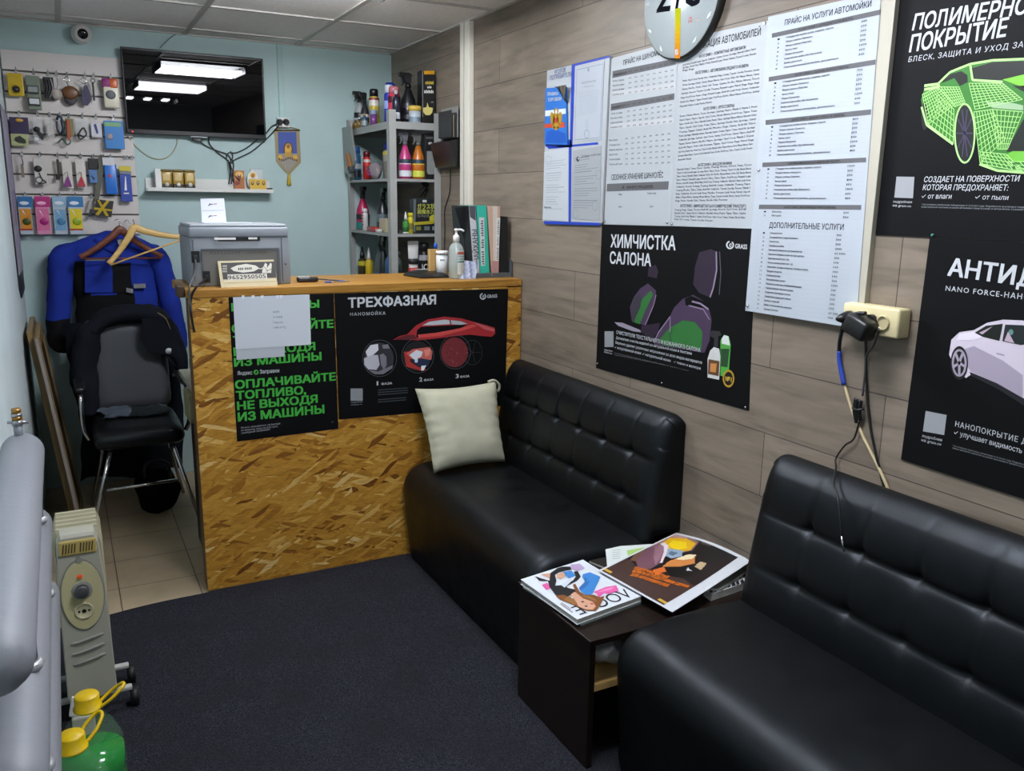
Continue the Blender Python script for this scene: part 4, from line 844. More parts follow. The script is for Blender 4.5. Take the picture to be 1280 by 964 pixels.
# ---------------------------------------------------------------- wall clock
cy, cz, cr = 2.312, 2.205, .194
t = thing('wall_clock', 'round white wall clock with big dark letters and a yellow stripe', 'clock', (W, cy, cz-cr))
b = MB(); b.lathe([(0, 0), (cr, 0), (cr, .018), (cr-.006, .024), (0, .024)], mat('22231f', .3), (W-.0005, cy, cz), 48, ax=(-1, 0, 0)); b.build('case', t)
b = MB(); b.lathe([(0, .024), (cr-.007, .024), (cr-.008, .026), (0, .026)], mat('b5bfbf', .3), (W-.0005, cy, cz), 48, ax=(-1, 0, 0)); b.build('dial', t)
CP = Plane(0, W-.0266, (0, -1, 0), (-1, 0, 0)); a = Art(CP, .0003); NV = mat('0b0d18', .8, spec=.05)
a.text('Z', (820, 15), (842, 12), 36, NV, bold=.03, shear=.25); a.text('I', (844, 11), (849, 10.3), 36, NV, bold=.03, shear=.1); a.text('C', (855, 8.5), (876, 4.5), 36, NV, bold=.03, shear=.1)
a.text('SK', (860, 29), (866, 28), 4, mat('a3402f', .5), bold=.02); a.text('LUBRICANTS', (867, 27.5), (876, 26), 2.5, mat('b08a6a', .5), res=1); a.shape([(861, 22), (864, 20.5), (865, 23.5), (862, 24)], mat('b5432f', .5))
a.build('lettering', t, 'dark navy lettering')
a = Art(CP, .0005)
for i in range(10): k0, k1 = i/10, (i+1)/10; a.shape([lerp((844, 11), (843.5, 73), k0), lerp((851, 10), (850, 73), k0), lerp((851, 10), (850, 73), k1), lerp((844, 11), (843.5, 73), k1)], mat(['b9bd12', 'bfbf12', 'c5bd14', 'cbb614', 'cfae14', 'd0a414', 'd09a14', 'cf8f15', 'cd8416', 'cb7a17'][i], .8, spec=.08))
a.build('stripe', t, 'yellow stripe'); b = MB()
for i in range(12):
    k = math.pi/6*i
    for dx in (-.004, .004): b.box((W-.027, cy-math.sin(k)*.17+dx*math.cos(k), cz+math.cos(k)*.17+dx*math.sin(k)), (.0015, .004, .018), mat('9ba5a6', .4), rot=Matrix.Rotation(-k, 3, 'X'))
b.build('hour_marks', t)
# ---------------------------------------------------------------- sockets and wires on the plank wall
c0, c1 = RW.pt((1070, 389)), RW.pt((1147, 396)); SOC = mat('d2c79a', .4)
t = thing('socket_block', 'cream double wall socket block under the price list', 'socket', (W, (c0.y+c1.y)/2, 1.235))
y0, y1 = 1.375, 1.545; b = MB(); b.bb((W-.045, y0, 1.245), (W-.0002, y1, 1.318), SOC, .006); sbody = b.build('body', t)
for yy in (1.51, 1.467, 1.418):
    b = MB(); b.lathe([(.019, .0), (.019, .004), (.015, .004), (.014, -.004), (0, -.004)], mat('bdb38a', .4), (W-.046, yy, 1.28), 20, ax=(-1, 0, 0)); b.build('outlet', sbody)
def plug(label, y, zz, r, l, drop):
    t = thing('plug', label, 'plug', (W-.046, y, zz)); b = MB(); b.lathe([(0, .003), (r, .003), (r, .012), (r*.7, l*.7), (r*.3, l), (0, l)], BLACKP, (W-.046, y, zz), 16, ax=(-1, .15, -.1)); b.build('body', t); return t
plug('round black plug with a cord in the left socket', 1.515, 1.283, .017, .045, 0)
b = MB(); b.box((W-.085, 1.452, 1.268), (.05, .07, .05), BLACKP, .008, Matrix.Rotation(.35, 3, 'X')); b.cyl((W-.047, 1.45, 1.28), (W-.06, 1.45, 1.28), .018, BLACKP)
solo(b, 'power_adapter', 'chunky black power adapter in the right socket', 'adapter')
def wire(name, label, pts, r, m, cat='cable'):
    b = MB(); b.tube(pts, r, m, 6, smooth_path=6); return solo(b, name, label, cat)
def wp(x, y, off): return PX(x, y, W-off)
t = thing('cable', 'black cord bound with blue tape and spliced to a cream cable below the socket', 'cable', (W, 1.5, .86))
b = MB(); b.tube([wp(1082, 392, .085), wp(1068, 393, .08), wp(1056, 402, .05), wp(1050, 425, .02), wp(1049, 440, .012)], .0055, BLACKP, 8, smooth_path=6); b.build('cord', t)
b = MB(); b.tube([wp(1049, 439, .012), wp(1050, 455, .01), wp(1055, 481, .01)], .0065, mat('2743a0', .4), 8, smooth_path=5); b.build('tape', t, 'blue insulating tape')
b = MB(); b.tube([wp(1055, 480, .008), wp(1066, 515, .006), wp(1080, 548, .006), wp(1096, 580, .006), wp(1110, 612, .006), wp(1116, 640, .003)], .0042, mat('c7b68e', .5), 6, smooth_path=5); b.build('cream_cable', t, 'cream cable')
wire('cable', 'thin black cable hanging straight from the middle socket behind the sofa', [wp(1092, 396, .06), wp(1085, 402, .03), wp(1082, 425, .008), wp(1083, 470, .006), wp(1086, 520, .006), wp(1093, 560, .006), wp(1104, 605, .005), wp(1110, 630, .003)], .0035, BLACKP)
t = thing('charger_cable', 'black charger cable with a folded bundle hanging over the near sofa back', 'cable', (W-.02, 1.5, .64))
b = MB(); b.tube([wp(1099, 412, .07), wp(1092, 432, .02), wp(1083, 445, .01), wp(1081, 470, .01), wp(1078, 495, .012)], .0028, mat('3a3b3d', .4), 6, smooth_path=5)
b.tube([wp(1074, 526, .012), wp(1069, 545, .012), wp(1064, 552, .012), wp(1056, 557, .012), wp(1045, 573, .012), wp(1045, 585, .045), wp(1042, 605, .095), wp(1047, 620, .118), wp(1050, 645, .134), wp(1052, 670, .138)], .0026, BLACKP, 6, smooth_path=5); b.build('cord', t)
b = MB()
for i in range(5): b.tube([wp(1069+i*2.2, 497+i, .01+.004*(i % 2)), wp(1067+i*2.2, 515, .012+.004*(i % 2)), wp(1070+i*1.8, 529-i, .01)], .0032, BLACKP, 6, smooth_path=4)
b.tube([wp(1066, 510, .012), wp(1072, 513, .022), wp(1079, 511, .012)], .004, BLACKP, 6, smooth_path=4); b.build('bundle', t)
b = MB(); b.cyl(wp(1052, 671, .138), wp(1055, 690, .138), .003, CHROME, n=8); b.build('tip', t, 'metal plug tip')
# ---------------------------------------------------------------- pipes of the old heating register along the left wall
PIPE = mat('83878d', .5, 0, bump=.25, bs=60)
t = thing('heating_register', 'grey painted heating register of three fat pipes along the left wall', 'radiator', (-.13, 1.83, .006))
R_ = .049; XC = -.13
def rpipe(zc, y0, y1):
    b = MB(); prof = [(0, y0), (R_*.5, y0+.006), (R_*.85, y0+.022), (R_*.98, y0+.04), (R_, y0+.055), (R_, y1-.02), (R_*.9, y1-.007), (R_*.7, y1), (0, y1)]
    rs = [ring(Vector((XC, y, zc)), Vector((max(r, .0004), 0, 0)), Vector((0, 0, max(r, .0004))), 32) for r, y in prof]; b.loft(rs, PIPE, smooth=True); b.build('pipe', t)
for zc in (.925, .728, .531): rpipe(zc, 1.235, 2.42)
for zc in (.8265, .6295):
    for y in (1.55, 2.3):
        b = MB(); b.cyl((XC+.018, y, zc-.056), (XC+.018, y, zc+.056), .017, PIPE, n=14); b.lathe([(.022, -.06), (.027, -.052), (.02, -.044)], mat('b9bbbd', .3, .4, bump=.6, bs=90), (XC+.018, y, zc), 14); b.build('link_pipe', t)
for y in (1.42, 2.25):
    b = MB(); b.cyl((XC-.01, y, .007), (XC-.01, y, .49), .02, PIPE, n=14); b.build('foot', t)
b = MB(); BR = mat('a07a3c', .35, .8); ST = mat('a5a6a8', .3, .8); x, y = PY(22, 530, 2.385).x, 2.385
b.cyl((x, y, .965), (x, y, 1.0), .010, PIPE, n=12); b.cyl((x, y, 1.0), (x, y, 1.012), .014, ST, n=6); b.cyl((x, y, 1.012), (x, y, 1.022), .012, BR, n=12); b.cyl((x, y, 1.022), (x, y, 1.03), .014, ST, n=6); b.cyl((x, y, 1.03), (x, y, 1.042), .011, BR, n=8); b.cyl((x-.022, y, 1.008), (x+.024, y, 1.004), .004, ST, n=8); b.build('bleed_valve', t, 'brass bleed valve')
# ---------------------------------------------------------------- oil heater
t = thing('oil_heater', 'cream oil filled electric heater standing beside the grey pipes', 'heater', (-.03, 2.72, .0))
CR, CR2, CRG = mat('a9a898', .4), mat('c2bb8e', .4), mat('8c8c84', .45)
HX = -.031; hy = 2.612
b = MB()
pr = [(-.062, .075), (-.067, .09), (-.062, .45), (-.054, .585), (-.044, .612), (.044, .612), (.054, .585), (.062, .45), (.068, .09), (.063, .075)]
secs = [[(HX+x*k, y, .34+(z_-.34)*k) for x, z_ in pr] for y, k in ((hy, .955), (hy+.006, .985), (hy+.016, 1), (hy+.05, 1), (hy+.055, .97))]
b.loft(secs, CR, smooth=False); b.build('front_panel', t)
for i in range(5):
    b = MB(); y = hy+.064+i*.036; secs = []
    pr2 = [(-.062, .10), (-.066, .12), (-.066, .565), (-.055, .604), (.055, .604), (.066, .565), (.066, .12), (.062, .10)]
    secs = [[(HX+x*k, yy, .34+(z_-.34)*k) for x, z_ in pr2] for yy, k in ((y, .93), (y+.007, 1), (y+.021, 1), (y+.028, .93))]
    b.loft(secs, mat('a8a487', .42), smooth=False); b.build('fin', t)
b = MB(); b.bb((HX-.05, hy-.006, .548), (HX+.048, hy+.004, .592), mat('b5a25e', .45), .004); b.build('vent_panel', t, 'yellowed vent panel')
b = MB()
for i in range(11):
    if i == 5: continue
    x = HX-.038+i*.0075; b.box((x, hy-.0065, .57), (.0028, .002, .028), mat('3a2f18', .6), rot=Matrix.Rotation(.15, 3, 'Y'))
b.build('vent_slots', t)
def oval(cx, cz, rx, rz, y, m, th=.004):
    b = MB(); b.prism([(cx+rx*math.cos(k)*(1 if abs(math.sin(k)) < .99 else 1), y, cz+rz*math.sin(k)) for k in [2*math.pi*i/36 for i in range(36)]], (0, -th, 0), m); return b
oval(HX, .42, .059, .112, hy+.002, CRG, .004).build('panel_rim', t); oval(HX, .42, .055, .106, hy-.002, CR2, .003).build('control_plate', t, 'yellowed oval control plate')
plate = t.children[-1] if False else [o for o in COL.objects if o.name.startswith('control_plate')][0]
b = MB(); b.bb((HX-.009, hy-.011, .476), (HX+.004, hy-.005, .486), mat('c8421a', .3, emit=.25), .002); b.build('indicator_lamp', plate, 'small orange lamp')
b = MB(); b.lathe([(.028, .0), (.028, .002), (.026, .003), (0, .003)], CRG, (HX, hy-.005, .437), 24, ax=(0, -1, 0)); b.lathe([(.019, .003), (.0185, .018), (.016, .021), (0, .021)], mat('4a4b4e', .35), (HX, hy-.005, .437), 20, ax=(0, -1, 0)); b.build('dial', plate, 'grey thermostat dial')
b = MB(); b.lathe([(.026, .0), (.025, .003), (.022, .003), (.02, .001), (0, .001)], mat('c6bf9a', .4), (HX, hy-.005, .372), 24, ax=(0, -1, 0))
for dx, r in ((0, .006), (-.013, .003), (.013, .003)): b.cyl((HX+dx, hy-.008, .372), (HX+dx, hy-.0055, .372), r, BLACKP, n=8)
b.build('outlet', plate)
for i in range(3):
    b = MB(); zz = .275-.033*i; b.tube([(HX-.042, hy+.001, zz-.004), (HX-.02, hy-.003, zz), (HX+.02, hy-.003, zz+.008), (HX+.044, hy+.001, zz+.012)], .0042, mat('97978e', .4), 8, smooth_path=4); b.build('rib', t)
b = MB(); b.cyl((HX, hy-.001, .531), (HX, hy-.0065, .531), .009, CRG, n=16); b.build('badge', t)
for y in (2.66, 2.8):
    b = MB(); b.bb((HX-.12, y-.012, .0605), (HX+.11, y+.012, .074), mat('b4b4ad', .4), .004); b.bb((HX-.03, y-.01, .06), (HX+.03, y+.01, .1), mat('b4b4ad', .4)); fbar = b.build('foot_bar', t)
    for s in (-1, 1):
        b = MB(); b.cyl((HX+s*.115-.012, y, .0335), (HX+s*.115+.012, y, .0335), .0265, RUB, n=18); b.cyl((HX+s*.115, y, .03), (HX+s*.115, y, .062), .005, BLACKP, n=8); b.build('wheel', fbar)
b = MB(); b.box((PY(103, 872, 2.5).x-.01, 2.54, .11), (.05, .012, .06), WHITEP, .003, Matrix.Rotation(.2, 3, 'Y')); b.bb((-.09, 2.52, .006), (-.03, 2.56, .082), mat('b7b4a4', .5), .004); 
solo(b, 'carton', 'small white carton squeezed between the heater and the green bottles', 'carton')
# ---------------------------------------------------------------- washer fluid bottles
GL_ = mat('12822b', .12); CLR = mat('9fd0a8', .06, alpha=.1); YEL = mat('d9b80f', .4)
def jug(label, loc):
    t = thing('fluid_bottle', label, 'bottle', (0, 0, 0), 'green washer fluid bottles'); r = .0775
    b = MB(); b.lathe([(0, 0), (r*.9, 0), (r, .012), (r, .05), (r*.975, .06), (r, .07), (r, .11), (r*.975, .12), (r, .13), (r, .185), (r*.93, .215), (r*.72, .25), (r*.42, .285), (.027, .298), (.027, .312), (0, .312)], CLR, n=32); b.build('bottle', t, 'clear plastic bottle')
    b = MB(); b.lathe([(0, .003), (r*.87, .003), (r*.965, .014), (r*.965, .05), (r*.94, .06), (r*.965, .07), (r*.965, .11), (r*.94, .12), (r*.965, .13), (r*.965, .18), (0, .18)], GL_, n=32); b.build('fluid', t, 'bright green washer fluid')
    b = MB(); b.lathe([(.031, .296), (.0335, .298), (.0335, .303), (.029, .304), (.029, .332), (.026, .336), (0, .336)], YEL, n=28); b.build('cap', t, 'yellow screw cap')
    b = MB(); b.tube([(.03, -.012, .3), (.055, -.016, .318), (.083, -.006, .338), (.083, .012, .338), (.055, .022, .318), (.03, .016, .3)], .0045, YEL, 8, smooth_path=5); b.build('carry_ring', t, 'yellow carry ring'); return t
j = jug('bottle of green fluid with a yellow cap, standing next to the heater', 0); p = PZ(111, 871, .335); j.location = (p.x-.005, p.y, .0066); p2 = PZ(94, 919, .335)
j2 = dup(j, (p2.x-.008, p2.y-.004, .0066), 'bottle of green fluid with a yellow cap, nearest the picture edge'); j2.rotation_euler = (0, 0, .7)
# ---------------------------------------------------------------- boards leaning on the left wall
def leanboard(label, x0, x1, zt, y0, y1, th, mats, name):
    t = thing(name, label, 'frame', ((x0+x1)/2, (y0+y1)/2, .0)); A, B = Vector((x1, 0, .002)), Vector((x0, 0, zt)); d = (B-A).normalized(); n_ = Vector((d.z, 0, -d.x)); n_ = n_ if n_.x > 0 else -n_
    def slab(a, bb_, c, dd, m, nm, o0=0, o1=th):
        b = MB(); L_ = (B-A).length; b.prism([A+d*(L_*a)+n_*o0+Vector((0, c, 0)), A+d*(L_*bb_)+n_*o0+Vector((0, c, 0)), A+d*(L_*bb_)+n_*o1+Vector((0, c, 0)), A+d*(L_*a)+n_*o1+Vector((0, c, 0))], (0, dd-c, 0), m); b.build(nm, t)
    slab(0, 1, y0, y0+.045, mats[0], 'stile'); slab(0, 1, y1-.045, y1, mats[0], 'stile'); slab(0, .05, y0+.046, y1-.046, mats[0], 'rail'); slab(.95, 1, y0+.046, y1-.046, mats[0], 'rail'); slab(.051, .949, y0+.046, y1-.046, mats[1], 'panel', th*.3, th*.6); return t, slab
leanboard('brown framed board leaning directly on the left wall, behind the other board', -.168, -.062, .965, 4.30, 4.86, .022, (LATH, mat('2b241c', .6)), 'framed_board')
t, slab = leanboard('brown framed board with a pale grey edge strip, leaning in front of the other board', -.14, -.034, .945, 4.22, 4.80, .022, (LATH, mat('1d1812', .6)), 'framed_board')
slab(0, 1, 4.214, 4.219, mat('8e8a88', .5), 'edge_strip', .004, .016)
CHAIRB = m_leather('sheen_chair_leather', '48484c', .45)  # backrest leather in lighter grey: the ceiling lamps' sheen put into its colour
# ---------------------------------------------------------------- leather chair with a jacket over its back
CHX, CHY = .255, 4.42
t = thing('office_chair', 'black leather visitor chair on chrome legs behind the counter', 'chair', (CHX, CHY, 0))
def rbox(b, x0, x1, y0, y1, z0, z1, r, m, nx=14, ny=14, nz=8, fn=None):
    lo, hi = Vector((x0+r, y0+r, z0+r)), Vector((x1-r, y1-r, z1-r))
    def mk(o, u, v, n1, n2):
        def f(a, c):
            p = o+u*a+v*c; q = Vector([min(max(p[i], lo[i]), hi[i]) for i in range(3)]); d = p-q
            p2 = q+d.normalized()*r if d.length > 1e-9 else p
            return fn(p2) if fn else p2
        b.grid(f, n1, n2, m)
    X_, Y_, Z_ = Vector((x1-x0, 0, 0)), Vector((0, y1-y0, 0)), Vector((0, 0, z1-z0)); o = Vector((x0, y0, z0))
    mk(o, X_, Y_, nx, ny); mk(o+Z_, X_, Y_, nx, ny); mk(o, X_, Z_, nx, nz); mk(o+Y_, X_, Z_, nx, nz); mk(o, Y_, Z_, ny, nz); mk(o+X_, Y_, Z_, ny, nz)
    bmesh.ops.remove_doubles(b.bm, verts=b.bm.verts, dist=.0008); return b
b = MB(); rbox(b, .055, .445, 4.12, 4.62, .425, .515, .04, CHAIRL, fn=lambda p: p+Vector((0, 0, (-.012*((p.y-4.37)/.25)**2 + .008*math.cos((p.x-.25)*7))*(1 if p.z > .47 else 0)))); b.build('seat', t)
b = MB(); rbox(b, .06, .445, 4.60, 4.70, .50, .955, .05, CHAIRB, 14, 6, 16, fn=lambda p: p+Vector((0, (p.z-.5)*.2-.02*math.cos((p.x-.265)*6)*(1 if p.y < 4.65 else 0), 0))); b.build('backrest', t)
for s, x0, x1 in ((-1, .03, .122), (1, .47, .385)):
    b = MB(); b.tube([(x1, 4.16, .43), (x0-s*-.022, 4.14, .008)], .0095, CHROME, 10); b.build('leg', t, 'chrome leg')
    b = MB(); b.tube([(x1, 4.56, .43), (x0, 4.66, .008)], .0095, CHROME, 10); b.build('leg', t, 'chrome leg')
    b = MB(); xx = .02 if s < 0 else .48; b.tube([(xx+s*-.02, 4.25, .46), (xx, 4.24, .52), (xx, 4.25, .64), (xx, 4.30, .665), (xx, 4.55, .68), (xx-s*.02, 4.62, .66)], .0105, CHROME, 10, smooth_path=5); b.build('arm_frame', t, 'chrome arm frame')
    b = MB(); rbox(b, xx-.024, xx+.024, 4.28, 4.56, .672, .70, .012, BLACKP, 4, 10, 3); b.build('armrest', t)
b = MB(); b.tube([(.09, 4.15, .238), (.40, 4.15, .245)], .008, CHROME, 8); b.build('crossbar', t, 'chrome crossbar')
NAVY = m_cloth('navy_cloth', '12161f', 500)
# dark jacket draped round the chair back
t = thing('jacket', 'dark navy jacket draped over the back of the black leather chair', 'jacket', (.27, 4.66, .45))
def drape(pts, wid, thk, seed, nm):
    pp = catmull([Vector(p) for p in pts], 6); rs = []
    for i, p in enumerate(pp):
        k = i/(len(pp)-1)*(len(wid)-1); j = min(int(k), len(wid)-2); w_ = wid[j]+(wid[j+1]-wid[j])*(k-j)
        d = (pp[min(i+1, len(pp)-1)]-pp[max(i-1, 0)]).normalized(); n_ = Vector((0, 1, 0)); s = d.cross(n_).normalized(); n2 = s.cross(d).normalized()
        rs.append(ring(p, s*w_, n2*thk, 22))
    b = MB(); b.loft(rs, NAVY); b.wrinkle(.012, 11, seed).wrinkle(.004, 36, 9); b.build(nm, t)
# yoke over the top of the backrest, one sleeve hanging on each side
drape([(.10, 4.66, .89), (.145, 4.675, .955), (.24, 4.69, .978), (.33, 4.69, .978), (.41, 4.68, .955), (.45, 4.67, .89)], [.03, .045, .05, .05, .05, .03], .075, 3, 'yoke')
drape([(.15, 4.66, .95), (.09, 4.65, .89), (.058, 4.63, .79), (.045, 4.60, .69), (.048, 4.57, .59), (.055, 4.55, .50)], [.03, .055, .062, .064, .056, .035], .06, 5, 'sleeve')
drape([(.42, 4.67, .95), (.455, 4.65, .89), (.475, 4.63, .81), (.492, 4.62, .735), (.50, 4.62, .69)], [.035, .055, .052, .045, .03], .055, 8, 'sleeve')
b = MB(); b.grid(lambda u, v: Vector((-.01+.50*u+.02*math.sin(v*4), 4.80+.012*math.sin(u*17+v*3), .09+.84*v+.02*math.sin(u*9)*(1-v))), 40, 30, NAVY); b.grid(lambda u, v: Vector((-.01+.50*u+.02*math.sin(v*4), 4.815+.012*math.sin(u*17+v*3), .09+.84*v+.02*math.sin(u*9)*(1-v))), 40, 30, NAVY); b.wrinkle(.012, 9, 4); b.build('hanging_back', t)
b = MB(); fl = [PY(x, y, 4.585) for x, y in ((178, 400), (214, 398), (226, 430), (229, 462), (218, 458), (205, 443), (185, 440), (176, 425))]
b.prism(fl, (0, .03, 0), NAVY); b.build('front_flap', t)
b = MB(); p = PY(211, 439, 4.58); b.lathe([(0, 0), (.016, 0), (.017, .003), (0, .004)], mat('b5b9bd', .4), p, 20, ax=(0, -1, 0)); b.build('badge', t, 'round white badge')
b = MB(); b.tube([PY(x, y, 4.58) for x, y in ((197, 391), (207, 398), (213, 412))], .003, mat('77664a', .6), 6, smooth_path=4); b.build('piping', t)
# grey cloth on the seat
GC = m_cloth('grey_cloth', '5b6470', 600); b = MB()
m2 = m_cloth('dark_grey_cloth', '2a2e31', 600)
for k in (0, 1): b.grid(lambda u, v: Vector((.10+.29*u+.02*math.sin(v*5), 4.34+.2*v+.02*math.sin(u*7), .527+.004*k+.014*abs(noise.noise(Vector((u*5, v*4, 1))))+.016*math.sin(u*3.1)*math.sin(v*3.1)+.02*max(0, noise.noise(Vector((u*3, v*3, 8)))))), 30, 22, GC, lambda u, v: GC if u < .4 or (u > .85 and v > .4) else m2)
solo(b, 'cloth', 'crumpled grey cloth lying on the black chair seat', 'cloth')
b = MB(); b.ball((.325, 4.43, .12), (.10, .085, .12), mat('08090a', .95, spec=.1), 16); b.wrinkle(.035, 11, 2)
for v in b.bm.verts: v.co.z = max(v.co.z, .002)
bag = thing('bag', 'black slack bag on the floor tiles under the chair', 'bag', (.325, 4.43, 0)); b.build('body', bag)
b = MB(); b.tube([(.27, 4.39, .19), (.275, 4.37, .27), (.325, 4.37, .29), (.38, 4.38, .26), (.385, 4.39, .18)], .008, BLACKP, 8, smooth_path=5); b.build('handle', bag)
# ---------------------------------------------------------------- blue work jacket
BLU = m_cloth('blue_cloth', '21379c', 600); BKC = m_cloth('black_cloth', '141416', 600)
t = thing('work_jacket', 'bright blue and black work jacket hung on the slat panel', 'jacket', (.22, 4.95, .72))
def rg(cx, cy_, cz, hx, hy_, n=28): return ring(Vector((cx, cy_, cz)), Vector((hx, 0, 0)), Vector((0, hy_, 0)), n)
sec = [(.245, 4.975, 1.385, .03, .022), (.245, 4.972, 1.375, .055, .04), (.24, 4.965, 1.35, .13, .055), (.235, 4.96, 1.315, .20, .062), (.23, 4.955, 1.26, .215, .07), (.235, 4.95, 1.15, .20, .072), (.24, 4.95, 1.0, .195, .072), (.24, 4.95, .86, .2, .07), (.24, 4.955, .74, .205, .065), (.24, 4.955, .73, .19, .05)]
def jm(c):
    if c.z < 1.07 and c.x < .30: return BKC
    if c.x < .105 and c.z < 1.235: return BKC
    if .255 < c.x < .315 and c.z < 1.235-.9*abs(c.x-.27) and c.y < 4.95: return BKC
    return BLU
dense = []
for a_, c_ in zip(sec, sec[1:]):
    for k in range(5): dense.append(tuple(a_[i]+(c_[i]-a_[i])*k/5 for i in range(5)))
b = MB(); b.loft([rg(*s) for s in dense], BLU, mf=jm); b.wrinkle(.012, 8, 4).wrinkle(.004, 30, 1); b.build('body', t)
for nm, pts, rr in (('sleeve', [(.05, 4.965, 1.315), (.01, 4.955, 1.26), (-.015, 4.95, 1.15), (-.03, 4.945, 1.02), (-.045, 4.94, .90), (-.05, 4.935, .80), (-.035, 4.935, .765)], [.055, .066, .062, .06, .057, .05, .03]),
                    ('sleeve', [(.405, 4.965, 1.305), (.45, 4.955, 1.25), (.48, 4.95, 1.14), (.505, 4.945, 1.0), (.52, 4.94, .86), (.525, 4.935, .75), (.515, 4.935, .72)], [.05, .06, .055, .052, .05, .046, .03])):
    pp = catmull([Vector(p) for p in pts], 6); rs = []
    for i, p in enumerate(pp):
        k = i/(len(pp)-1)*(len(rr)-1); j = min(int(k), len(rr)-2); r = rr[j]+(rr[j+1]-rr[j])*(k-j); rs.append(rg(*p, r, min(r*1.1, .062), 20))
    b = MB(); b.loft(rs, BLU, mf=lambda c: BKC if c.z < .945 and c.x < .2 else BLU); b.wrinkle(.01, 12, 6).wrinkle(.004, 34, 2)
    for v in b.bm.verts: v.co.y = min(v.co.y, 5.03)
    b.build(nm, t)
def jpatch(nm, px, m, y, th=.008, lb=None, par=None):
    b = MB(); b.prism([PY(*p, y) for p in px], (0, th+.03, 0), m); return b.build(nm, par or t, lb)
jz = Z(0, 270, 4.592)
cpk = jpatch('chest_pocket', [jz(*p) for p in ((487, 262), (628, 258), (647, 330), (645, 440), (487, 440))], BLU, 4.872); jpatch('pocket_flap', [jz(*p) for p in ((487, 258), (630, 256), (648, 322), (487, 318))], BLU, 4.868, par=cpk)
jpatch('black_placket', [jz(*p) for p in ((640, 270), (668, 270), (715, 345), (712, 440), (650, 440))], BKC, 4.876)
GS = mat('77787c', .5)
jpatch('reflective_strip', [jz(*p) for p in ((725, 414), (764, 420), (764, 444), (725, 438))], GS, 4.868); jpatch('reflective_strip', [jz(*p) for p in ((768, 392), (836, 390), (836, 414), (768, 416))], GS, 4.868); jpatch('reflective_strip', [jz(*p) for p in ((488, 244), (604, 244), (604, 258), (488, 258))], GS, 4.868)
b = MB(); b.tube([(.165, 4.92, 1.345), (.2, 4.905, 1.31), (.245, 4.90, 1.285), (.29, 4.905, 1.31), (.325, 4.925, 1.34)], .022, BLU, 8, smooth_path=4); b.build('collar', t)
b = MB(); b.prism([PY(x, y, 4.88) for x, y in ((147, 300), (153, 299), (154, 305), (148, 306))], (0, .004, 0), WHITEP); b.build('label_tag', t, 'white label tag')
# ---------------------------------------------------------------- hangers
def hanger(label, tip, L_, R_, apex, yv, wood, bar_):
    A = PY(*apex, yv); l, r = PY(*L_, yv-.02), PY(*R_, yv+.02)
    t = thing('clothes_hanger', label, 'hanger', A)
    b = MB(); pts = [l, l*.6+A*.4+Vector((0, 0, -.006)), A*.8+l*.2, A+Vector((0, 0, .008)), A*.8+r*.2, r*.6+A*.4+Vector((0, 0, -.006)), r]; pp = catmull(pts, 6); rs = []
    for i, p in enumerate(pp):
        k = abs(i/(len(pp)-1)*2-1); h = .0115+.008*(1-k)+(.003 if k > .9 else 0); d = (pp[min(i+1, len(pp)-1)]-pp[max(i-1, 0)]).normalized(); s = Vector((0, 1, 0)); u_ = d.cross(s).normalized(); rs.append(ring(p, u_*h, s*.008, 10))
    b.loft(rs, wood); b.build('shoulder_bar', t)
    b = MB(); q0, q1 = l+Vector((.008, 0, -.006)), r+Vector((-.01, 0, -.006))
    if bar_: b.cyl(q0, q1, .0045, wood, n=8); b.build('trouser_bar', t)
    else: b.bm.free()
    b = MB(); tp_ = PY(*tip, 5.0); b.tube([A+Vector((0, 0, .02)), A+Vector((-.002, 0, .05)), tp_+Vector((.012, -.03, -.02)), tp_+Vector((.0, -.01, 0)), tp_+Vector((-.014, .004, -.008))], .002, CHROME, 6, smooth_path=5); b.build('hook', t, 'wire hook')
hanger('dark reddish wooden hanger in front of the blue work jacket', (147, 274), (100, 322), (203, 321), (150, 289), 4.83, REDW, True)
hanger('pale wooden hanger with a trouser bar, tilted beside the dark one', (159, 275), (136, 330), (233, 297), (168, 287), 4.76, PALEW, True)
# ---------------------------------------------------------------- desk behind the counter
t = thing('desk', 'desk with a pale top and a dark side standing behind the counter', 'desk', (.8, 3.95, 0))
b = MB(); b.bb((.445, 3.62, .735), (1.35, 4.24, .76), mat('a39f8c', .45), .003); b.build('desk_top', t)
DK = m_wood('dark_panel', '17120e', '251d17', 2); b = MB(); b.bb((.455, 3.68, .002), (.475, 3.99, .734), DK); b.build('side_panel', t); b = MB(); b.bb((1.31, 3.68, .002), (1.33, 3.99, .734), DK); b.build('side_panel', t)
b = MB(); b.bb((.476, 3.95, .3), (1.309, 3.97, .734), DK); b.build('back_panel', t)
b = MB(); b.bb((.432, 3.80, .60), (.4545, 3.98, .72), mat('8a845f', .5), .003); b.build('document_pocket', t, 'pale document pocket'); 
b = MB(); b.lathe([(.03, 0), (.036, .09), (.034, .092), (.028, .004), (0, .004)], mat('9fb4b0', .2, alpha=.6), (.50, 3.98, .7603), 18); b.lathe([(0, .0), (.012, 0), (.012, .06), (0, .06)], mat('244a9a', .4), (.505, 3.98, .766), 10)
solo(b, 'desk_cup', 'pale cup holding a blue pen on the desk behind the counter', 'cup')
b = MB(); b.bb((.455, 3.43, .002), (.475, 3.62, .12), mat('8fa3b0', .5)); solo(b, 'cable_box', 'grey blue box on the floor inside the counter side', 'box')
